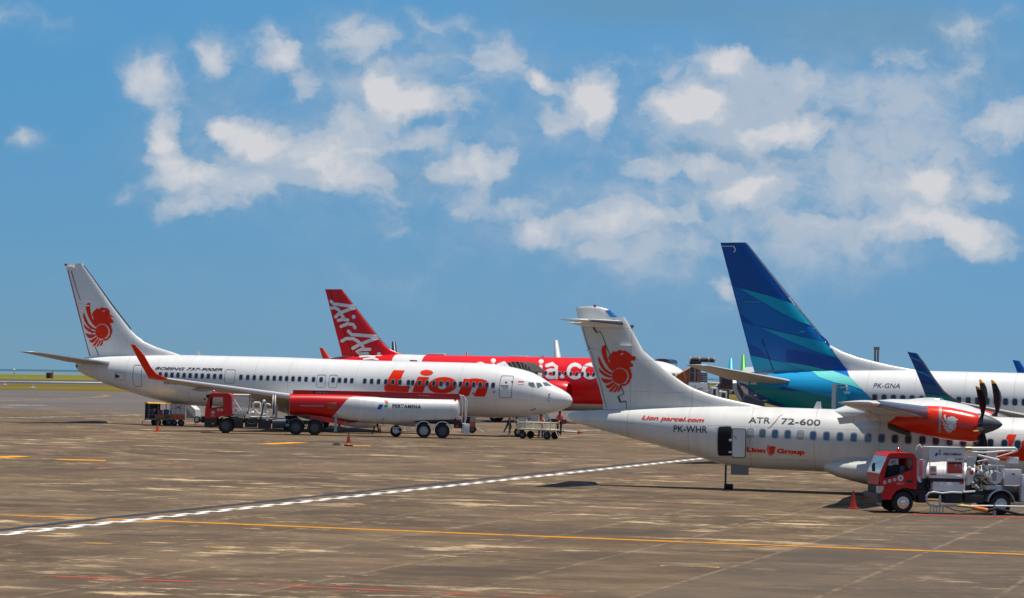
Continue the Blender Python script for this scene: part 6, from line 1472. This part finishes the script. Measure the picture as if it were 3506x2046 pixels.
def cartC():
    fr = frame_px((1600, 1482), (1640, 1483)); root = fr.root('baggage_cart')
    tag(root, 'baggage cart with white and orange curtain and tow bar, just behind the tank rear', 'baggage cart')
    A = lambda *p: [fr.at(*q, 0) for q in Zm(1250, 1200, 3.36, p)]
    (x0, z0), (x1, z1) = A((1120,870), (1272,690)); zm = A((1200,815))[0][1]
    cart_base(fr, root, x0, x1, 1.4, z0, .3, [A((1150,915))[0][0], A((1232,915))[0][0]], bx)
    xs = A((1212,800))[0][0]
    MB().box((xs, -.02, zm), (x1, .02, z1)).obj('white_curtain', MATS['curtain_white'], root); MB().box((xs, -.02, z0), (x1, .02, zm)).obj('orange_curtain', MATS['curtain_orange'], root)
    b = MB()
    for i in range(4): x = xs+(x1-xs)*i/3; b.box((x-.018, -.05, z0), (x+.018, -.02, z1+.02))
    for z in (zm, (zm+z1)/2): b.box((xs, -.05, z-.015), (x1, -.02, z+.015))
    b.obj('curtain_ribs', GREY, root)
    for y in (0, 1.36): MB().cyl((x0, y, z0), (x0, y, z1), .03, n=6).obj('post', GREY, root)
    MB().box((x0-.03, -.05, z1), (x1+.03, 1.45, z1+.06), .02).obj('roof', MATS['roof_yellow'], root)
    MB().box((x0+.05, .2, z0), (xs-.05, 1.2, z0+.75), .06).obj('dark_load', DARK, root)
    p = A((1272,880),(1320,912),(1360,940)); MB().tube([(q[0], .5, max(.04, q[1])) for q in p], .03, 6).obj('tow_bar', WPAINT, root)
cartC()
def railcart():
    fr = frame_px((1788, 1501.5), (1870, 1504.5)); root = fr.root('rail_cart')
    tag(root, 'low four-wheeled cart with cream side rails under the white airliner nose', 'baggage cart')
    A = lambda *p: [fr.at(*q, 0) for q in Zm(1700, 1380, 7.875, p)]
    (x0, z0), (x1, z1) = A((548,705), (1465,478)); cm = mat('rail_cream', (.78, .68, .50), .5, var=.12)
    MB().box((x0, 0, z0-.02), (x1, 1.5, A((0,655))[0][1]), .015).obj('deck', cm, root)
    for u in (690, 1350):
        c = A((u, 832))[0]
        for y in (.08, 1.42): wheel_parts(root, (c[0], y, .28), .28, .18, side=-1 if y < .5 else 1, rimr=.5, rimm=MATS['hub_grey'], n=20)
        MB().cyl((c[0], .1, .28), (c[0], 1.4, .28), .035).obj('axle', DARK, root)
    zr = [A((0, v))[0][1] for v in (482, 540, 578, 610, 640)]
    for y in (.02, 1.48):
        b = MB()
        for u in (570, 765, 960, 1035, 1210, 1330): x = A((u, 600))[0][0]; b.cyl((x, y, z0), (x, y, zr[0]), .018, n=6)
        for z in zr[1:]:
            b.cyl((A((575,0))[0][0], y, z), (A((960,0))[0][0], y, z), .022, n=6).cyl((A((1035,0))[0][0], y, z), (A((1330,0))[0][0], y, z), .022, n=6)
        b.cyl((x0+.02, y, zr[0]), (A((1330,0))[0][0], y, zr[0]), .022, n=6); b.cyl((A((1330,480))[0][0], y, zr[0]), (x1-.05, y, zr[0]), .02, n=6); b.obj('side_rail', cm, root)
    for u in (568, 1452):
        b = MB()
        for y in (.0, 1.5): b.cyl((A((u, 600))[0][0], y, z0), (A((u, 600))[0][0], y, A((0,430))[0][1]), .025, n=8).ball((A((u, 600))[0][0], y, A((0,445))[0][1]), .05, n=6)
        b.obj('corner_post', cm, root)
    p = [fr.at(*q, .7) for q in Zm(1700, 1380, 7.875, ((1590,705),(1640,800),(1740,940)))]
    MB().tube([(q[0], .7-.2*i, max(.03, q[1])) for i, q in enumerate(p)], .022, 6).tube([(x1, .7, z0), (p[0][0], .7, p[0][1])], .02, 6).obj('drawbar', METAL, root)
railcart()
# tow bar on the ground ahead of the nose
fr = frame_px((1884, 1482), (1995, 1488)); L_ = (ground(1995,1488)-ground(1884,1482)).length
tb = fr.root('tow_bar'); tag(tb, 'long tow bar with white tube and red tip lying ahead of the nose wheel', 'tow bar')
MB().cyl((-1.9, 0, .2), (L_*.45, 0, .2), .075).obj('grey_tube', GREY, tb); MB().cyl((L_*.45, 0, .2), (L_*.85, 0, .18), .07).obj('white_tube', WPAINT, tb)
MB().lathe([(0, .08), (.05, .13), (.15, .13), (.2, .05), (L_*.15, .03)], (L_*.86, 0, .18), (1, 0, 0), 10).obj('red_tip', mat('tip_red', (.5, .04, .02), .5), tb)
for x in (-.6, 1.0): MB().cyl((x, -.25, .12), (x, -.15, .12), .12, n=14).cyl((x, .15, .12), (x, .25, .12), .12, n=14).cyl((x, -.2, .12), (x, .2, .12), .03).obj('wheel', RUB, tb)
fr = frame_px((1886, 1449), (1955, 1452)); tb = fr.root('tow_bar'); tag(tb, 'dark grey tow bar with red end block lying farther back, behind the standing person', 'tow bar')
MB().cyl((-1.5, 0, .35), (1.65, 0, .35), .09).cyl((1.7, 0, .35), (2.4, 0, .2), .04).cyl((-1.2, 0, 0), (-1.2, 0, .35), .05).obj('tube', DARK, tb); MB().box((1.45, -.2, .0), (1.85, .2, .42), .04).obj('red_block', mat('block_red', (.30, .02, .025), .6), tb)
# slanting white steering trolley by the nose gear
pv = LF.o+LF.x*LF.at(1866, 1440, -1.2)[0]-LF.y*1.2; fr = Fr(Vector((pv.x, pv.y, gz(pv.x, pv.y))), .1); o = fr.root('steps'); tag(o, 'small white access steps leaning under the airliner nose, beside the orange vest', 'access steps')
A = lambda *p: [fr.at(*q, 0) for q in Zm(1700, 1380, 7.875, p)]
q = A((1228,338),(1300,322),(1372,440),(1360,470),(1290,480)); MB().prism(q, .0, .5).obj('panel', WPAINT, o)
MB().prism(A((1300,500),(1345,470),(1385,700),(1350,700)), .02, .45).obj('side', WPAINT, o); MB().cyl((q[3][0], .1, 0), (q[3][0], .1, q[3][1]), .03).cyl((q[3][0]-.3, .1, 0), (q[3][0]-.3, .1, q[4][1]), .03).cyl((A((1325,320))[0][0], .2, q[0][1]-.5), (A((1325,320))[0][0], .2, q[0][1]+.1), .02).obj('post', WPAINT, o)

# ================================================================== boarding stairs and bridges behind
BEL = mat('bellows_brown', (.055, .042, .034), .7, var=.25); BELR = mat('bellows_rib', (.35, .31, .26), .6)
def canopy(root, fr, poly, y0, y1, ribs):
    n = 14; MB().prism(poly, y0, y1).obj('canopy', BEL, root)
    b = MB()
    for (a, c) in ribs: b.tube([(a[0], y0-.02, a[1]), (c[0], y0-.02, c[1])], .022, 6)
    b.obj('canopy_ribs', BELR, root)
def stairs_lion():
    fr = LF; root = fr.root('boarding_stairs'); tag(root, 'boarding stairs with dark ribbed canopy rising behind the white airliner cockpit roof', 'boarding stairs')
    A = lambda *p: [fr.at(*q, 2.3) for q in Zm(1250, 1200, 3.36, p)]
    top = A((1632,148),(1660,132),(1710,125),(1770,128),(1810,138),(1850,160),(1890,195),(1935,238)); bot = A((1935,252),(1840,232),(1700,205),(1660,180))
    rb = list(zip(A((1668,130),(1720,126),(1775,129),(1822,144),(1862,172),(1905,210)), A((1730,212),(1775,222),(1820,230),(1850,240),(1885,250),(1915,255))))
    canopy(root, fr, top+bot, 2.3, 5.2, rb)
    x0, x1 = bot[-1][0], bot[0][0]; z = 2.75
    MB().box((x0, 2.2, z-.15), (x1, 5.2, z)).obj('platform', GREY, root)
    b = MB()
    for x in (x0+.1, x1-.1):
        for y in (2.3, 5.1): b.cyl((x, y, 0), (x, y, bot[0][1]), .05, n=6)
    b.obj('post', GREY, root)
    R = []
    b = MB()
    for k in range(14): b.box((x0+.2, 5.2+k*.3, z-.2-k*.2), (x1-.2, 5.5+k*.3, z-k*.2-.14))
    b.box((x0+.1, 5.2, z-.4), (x0+.2, 5.3, z)); b.obj('staircase', METAL, root)
stairs_lion()
def bridge():
    g = Vector((16.2, 246, 0)); g.z = gz(g.x, g.y); fr = Fr(g, .0); root = fr.root('boarding_bridge')
    tag(root, 'boarding bridge with orange sloping tunnel and dark ribbed hood, right of the red airliner nose', 'boarding bridge')
    ZB = lambda *p: Zm(2320, 1200, 7.356, p); A = lambda *p: [fr.at(*q, 0) for q in ZB(*p)]
    h0 = A((325,222))[0]; h1 = A((940,222))[0]; r = (A((0,162))[0][1]-A((0,282))[0][1])/2
    MB().lathe([(0, r*.8), (.02, r), (h1[0]-h0[0], r), (h1[0]-h0[0]+.02, r*.8)], (h0[0], r, h0[1]), (1, 0, 0), 20).obj('hood', BEL, root)
    b = MB()
    for u in (335, 560, 790, 925): x = A((u, 0))[0][0]; b.lathe([(-.05, r*.9), (-.05, r+.03), (.05, r+.03), (.05, r*.9)], (x, r, h0[1]), (1, 0, 0), 20)
    b.obj('hood_ring', BELR, root)
    a, c = A((325,360), (600,262)); MB().box((a[0], .0, a[1]), (c[0], 1.6, c[1]), .03).obj('neck', BEL, root)
    tow = A((320,800), (598,355)); MB().box((tow[0][0], .1, tow[0][1]), (tow[1][0], 2.4, tow[1][1])).obj('cabin', mat('cabin_brown_glass', (.10, .03, .015), .2, spec=.6, var=.3), root)
    b = MB()
    for u in (320, 440, 460, 595): x = A((u, 0))[0][0]; b.box((x-.035, .02, tow[0][1]), (x+.035, .1, tow[1][1]))
    for v in (545, 775): z = A((0, v))[0][1]; b.box((tow[0][0], .03, z-.03), (tow[1][0], .09, z+.03))
    b.obj('mullion', GREY, root)
    MB().box((A((490,800))[0][0], .06, A((0,800))[0][1]), (A((585,0))[0][0], .095, A((0,430))[0][1])).obj('orange_pane', mat('pane_orange', (.45, .12, .02), .3, var=.3), root)
    MB().prism(A((-90,760),(-40,650),(0,615),(150,530),(320,438),(320,800),(265,870),(120,860)), .3, 2.6).obj('tunnel', mat('tunnel_orange', (.62, .14, .01), .4, var=.35, vscale=1.2), root)
    MB().tube([(p[0], .25, p[1]) for p in A((150,540),(180,640),(240,800))], .04, 6).obj('tunnel_seam', GREY, root)
    a = A((270,1060), (745,815)); MB().box((a[0][0], -.1, .3), (a[1][0], 2.6, a[1][1]), .02).obj('base_cabinet', WPAINT, root)
    decal('badge', fr, [[ZB((415,890),(440,868),(465,890),(440,912))], [ZB((510,945),(640,945),(640,975),(510,975))]], lambda x, z: -.1, GREY, root, .01, None, None)
    a = A((605,800), (755,560)); MB().box((a[0][0], .2, a[0][1]), (a[1][0], 2.2, a[1][1])).obj('service_stairs', mat('stairs_grey', (.20, .22, .23), .6, var=.3), root)
    b = MB()
    for k in range(5): z = a[0][1]+(a[1][1]-a[0][1])*k/5; b.box((a[0][0]-.02, .12, z), (a[1][0]+.05, .2, z+.05))
    for u in (770, 800): q = A((u, 810), (u+25, 1060)); b.cyl((q[0][0], .2, q[0][1]), (q[1][0], .2, max(0.3, q[1][1])), .05, n=6)
    b.obj('stair_rail', WPAINT, root)
    MB().cyl((A((400,0))[0][0], 1.2, 0), (A((400,0))[0][0], 1.2, 1), .3).obj('wheel_column', DGREY, root)
bridge()
def bridge2():
    g = Vector((21.2, 268, 0)); g.z = gz(g.x, g.y); fr = Fr(g, .0); root = fr.root('boarding_bridge')
    tag(root, 'dark boarding bridge head on a curved brown leg, behind the blue airliner tailplane', 'boarding bridge')
    ZB = lambda *p: Zm(2320, 1200, 7.356, p); A = lambda *p: [fr.at(*q, 0) for q in ZB(*p)]
    MB().prism(A((1090,520),(1100,462),(1180,448),(1340,455),(1410,480),(1430,520)), .0, 3).obj('roof', DGREY, root)
    MB().prism(A((1100,520),(1400,520),(1380,980),(1060,960),(1050,880),(1110,820)), .1, 2.9).obj('cabin', mat('cabin_brown', (.14, .06, .045), .6, var=.5, vscale=1.), root)
    MB().prism(A((1175,720),(1300,720),(1290,860),(1180,850)), .0, .1).obj('window', mat('bridge_window_blue', (.02, .03, .12), .3), root)
    MB().prism(A((1385,820),(1500,815),(1500,960),(1640,1260),(1560,1260),(1390,980)), .2, .8).obj('stair_side', mat('stair_pale', (.5, .48, .44), .6), root)
    MB().prism(A((1510,800),(1580,830),(1640,950),(1670,1100),(1690,1300),(1610,1300),(1560,1100),(1500,960)), .3, 1.0).obj('curved_leg', mat('leg_brown', (.07, .055, .05), .6), root)
    MB().cyl((A((1250,0))[0][0], 1.5, 0), (A((1250,0))[0][0], 1.5, A((0,980))[0][1]+.1), .4).obj('support_column', DGREY, root)
bridge2()
def gpu(u0, v0, u1, v1, y, label, m, name='ground_unit', cat='ground unit'):
    fr = Fr(Vector(((2320+u0/7.356-1753)/FPX*y, y, gz((2320+u0/7.356-1753)/FPX*y, y))), 0.); root = fr.root(name)
    A = lambda *p: [fr.at(*q, 0) for q in Zm(2320, 1200, 7.356, p)]
    (x0, z0), (x1, z1) = A((u0, v1), (u1, v0)); z1 = max(z1, .8)
    MB().box((x0, 0, .35), (x1, 1.8, z1), .1).obj('housing', m, root); MB().box((x0-.05, -.02, .3), (x1+.05, 1.82, .45)).obj('chassis', DARK, root)
    MB().box((x0+.15, -.03, z1*.6), (x1-.15, .0, z1-.15)).obj('vent', DGREY, root)
    for x in (x0+.3, x1-.3): wheel_parts(root, (x, .1, .3), .3, .2, n=14)
    tag(root, label, cat)
gpu(850, 925, 1010, 1120, 240, 'tall white ground power unit beside the bridge base, right of the service stairs', mat('unit_white', (.7,.68,.64), .5, var=.2))
gpu(1060, 1020, 1250, 1180, 236, 'low white ground unit left of the brown curved leg, partly hidden by the turboprop', MATS['unit_white'])
gpu(1690, 1130, 2200, 1330, 215, 'dark baggage tug with white cargo under the blue airliner tail', mat('tug_dark', (.05,.06,.08), .6, var=.4, vscale=2), 'baggage_tug', 'baggage tug')
def hood_red():
    fr = RF; root = fr.root('boarding_stairs'); tag(root, 'dark rounded stair canopy on the far side of the red airliner nose', 'boarding stairs')
    A = lambda *p: [fr.at(*q, 2.2) for q in Zm(1850, 1000, 3.27, p)]
    q = A((1282,800),(1286,752),(1330,744),(1395,745),(1440,758),(1452,798)); MB().prism(q, 2.2, 5).obj('canopy', mat('canopy_black_blue', (.02, .03, .045), .3), root)
    x0 = q[0][0]; x1 = q[-1][0]; b = MB()
    for x in (x0+.1, x1-.1):
        for y in (2.4, 4.8): b.cyl((x, y, -.0), (x, y, q[0][1]), .06, n=6)
    b.obj('post', GREY, root); MB().box((x0, 2.3, 3.1), (x1, 5, 3.25)).obj('platform', GREY, root)
hood_red()
# distant aircraft: only fins, winglets and roofs clear the nearer fuselages
def far_plane(px, ytop, depth, w, lean, m, label, ztop=11.5, band=None, heading=1.45, m2=None):
    X = (px-1753)/FPX*depth; g = Vector((X, depth, gz(X, depth))); fr = Fr(g, heading); root = fr.root('airliner')
    # fin top height that meets the measured pixel
    zt = fr.at(px, ytop, 0)[1]; k = max(.3, min(1.6, (zt)/11.8)); zt = zt
    R = [[Vector((x, 1.9*s_*math.cos(2*math.pi*i/24)*k, 3.2*k+1.95*s_*k*math.sin(2*math.pi*i/24))) for i in range(24)] for x, s_ in ((-22*k, .12), (-19*k, .4), (-14*k, .85), (-10*k, 1), (10*k, 1), (13*k, .85), (15.2*k, .5), (16*k, .1))]
    MB().loft(R).obj('fuselage', WHITE, root)
    base = 4.6*k; H = zt-base
    MB().loft([foil((-12.5*k, 0, base), (-20.5*k, 0, base), w, (0, 1, 0)), foil((-17*k, 0, base+H*.55), (-21*k, 0, base+H*.55), w*.8, (0, 1, 0)), foil((-20*k, 0, zt), (-22*k, 0, zt), w*.5, (0, 1, 0))]).obj('fin', m, root)
    for s in (-1, 1):
        flying('wing', [(3*k, s*1.5*k, 2.6*k, 7*k, .8*k, 0), (-5*k, s*16*k, 3.6*k, 1.6*k, .2*k, 0)], GREYW, root)
        flying('tailplane', [(-16*k, s*.5, 4.2*k, 3*k, .3*k, 0), (-19.5*k, s*6*k, 4.6*k, 1.2*k, .1, 0)], GREYW, root)
        MB().lathe([(0, .9*k), (1*k, 1.1*k), (3.5*k, .7*k)], (5.5*k, s*5*k, 1.7*k), (-1, 0, 0), 14).obj('engine', WPAINT, root)
    b = MB()
    for x, y in ((11*k, 0), (-2*k, 2.5*k), (-2*k, -2.5*k)): b.cyl((x, y, 0), (x, y, 2*k), .15*k, n=6).cyl((x, y-.3, .5*k), (x, y+.3, .5*k), .5*k, n=12)
    b.obj('landing_gear', DARK, root)
    tag(root, label, 'airliner', 'distant airliners seen end-on'); return root
far_plane(1386, 1167, 560, 1.5, 0, mat('far_fin_navy', (.02, .035, .06), .4), 'distant airliner whose narrow dark fin shows above the red fuselage by its tail', heading=1.40)
far_plane(1623, 1203, 640, .8, 0, mat('far_fin_red', (.6, .06, .05), .4), 'distant airliner whose tiny red fin tip peeks over the red fuselage')
far_plane(1957, 1162, 560, 1.6, 0, mat('far_fin_white', (.65, .62, .62), .4), 'distant airliner whose narrow white fin stands above the red fuselage, left of the turboprop', heading=1.42)
far_plane(2511, 1224, 620, 1.6, 0, mat('far_fin_cyan', (.02, .42, .58), .4), 'distant airliner whose slim cyan fin stands above the blue airliner tailplane', heading=1.62)
far_plane(2555, 1211, 600, 1.5, 0, mat('far_fin_green', (.06, .42, .06), .4), 'distant airliner whose slim green fin stands nearest the tall blue fin', heading=1.62)
# mast
fr = Fr(Vector(((3000-1753)/FPX*230, 230, gz(30, 230))), 0); o = fr.root('mast'); z = fr.at(3001, 1187, 0)[1]
MB().cyl((-.12, 0, 0), (-.12, 0, z), .09, n=8).cyl((.12, 0, 0), (.12, 0, z), .09, n=8).obj('pole', mat('mast_grey', (.30, .25, .24), .6), o); MB().box((-.3, -.3, 0), (.3, .3, .3)).box((-.24, -.06, z-.25), (.24, .06, z)).obj('bracket', GREY, o)
tag(o, 'slim grey twin-pole mast rising behind the blue airliner fuselage', 'mast')
# things out on the airfield
def post(px, py0, py1, depth, label, name, cat, ball=False):
    X = (px-1753)/FPX*depth; fr = Fr(Vector((X, depth, gz(X, depth))), 0); o = fr.root(name); z = max(.8, fr.at(px, py0, 0)[1])
    MB().cyl((0, 0, 0), (0, 0, z), .12, n=8).obj('pole', WPAINT, o); MB().box((-.4, -.4, 0), (.4, .4, .25), .05).obj('base', WPAINT, o)
    if ball: MB().ball((0, 0, z), .38, n=8).obj('head', WPAINT, o)
    tag(o, label, cat)
post(52, 1266, 1289, 900, 'white pole with round head standing in the far grass, left edge', 'marker_pole', 'marker pole', True)
post(86, 1280, 1288, 950, 'short white marker post in the far grass, right of the round-headed pole', 'marker_post', 'marker post')
post(21, 1319, 1322, 520, 'small white marker in the near grass strip, far left', 'marker_post', 'marker post')
post(117, 1328, 1336, 450, 'small white post at the apron edge grass, below the red hut', 'marker_post', 'marker post')
X = (170-1753)/FPX*1000; fr = Fr(Vector((X, 1000, gz(X, 1000))), 0); o = fr.root('equipment_hut'); s = 1000/FPX
MB().box((-8*s, 0, 0), (8*s, 3, 18*s)).obj('wall', mat('hut_maroon', (.16, .05, .06), .8, var=.2), o); MB().box((-8.6*s, -.2, 18*s), (8.6*s, 3.2, 19.5*s)).obj('roof', mat('hut_roof', (.12, .06, .06), .8), o); MB().box((-2*s, -.06, 0), (2*s, 0, 10*s)).obj('door', DARK, o)
tag(o, 'small dark red hut on the far grass against the sea', 'hut')
X = (184-1753)/FPX*960; fr = Fr(Vector((X, 960, gz(X, 960))), 0); o = fr.root('striped_mast'); s = 960/FPX
MB().cyl((0, 0, 0), (0, 0, 18*s), 3*s, 2*s, n=10).obj('red_shaft', mat('shaft_red', (.42, .14, .10), .7), o); MB().cyl((0, 0, 18*s), (0, 0, 27*s), 3.4*s, n=10).obj('pale_top', mat('shaft_pale', (.55, .42, .40), .7), o)
tag(o, 'short stout red mast with pale top, touching the dark red hut', 'mast')
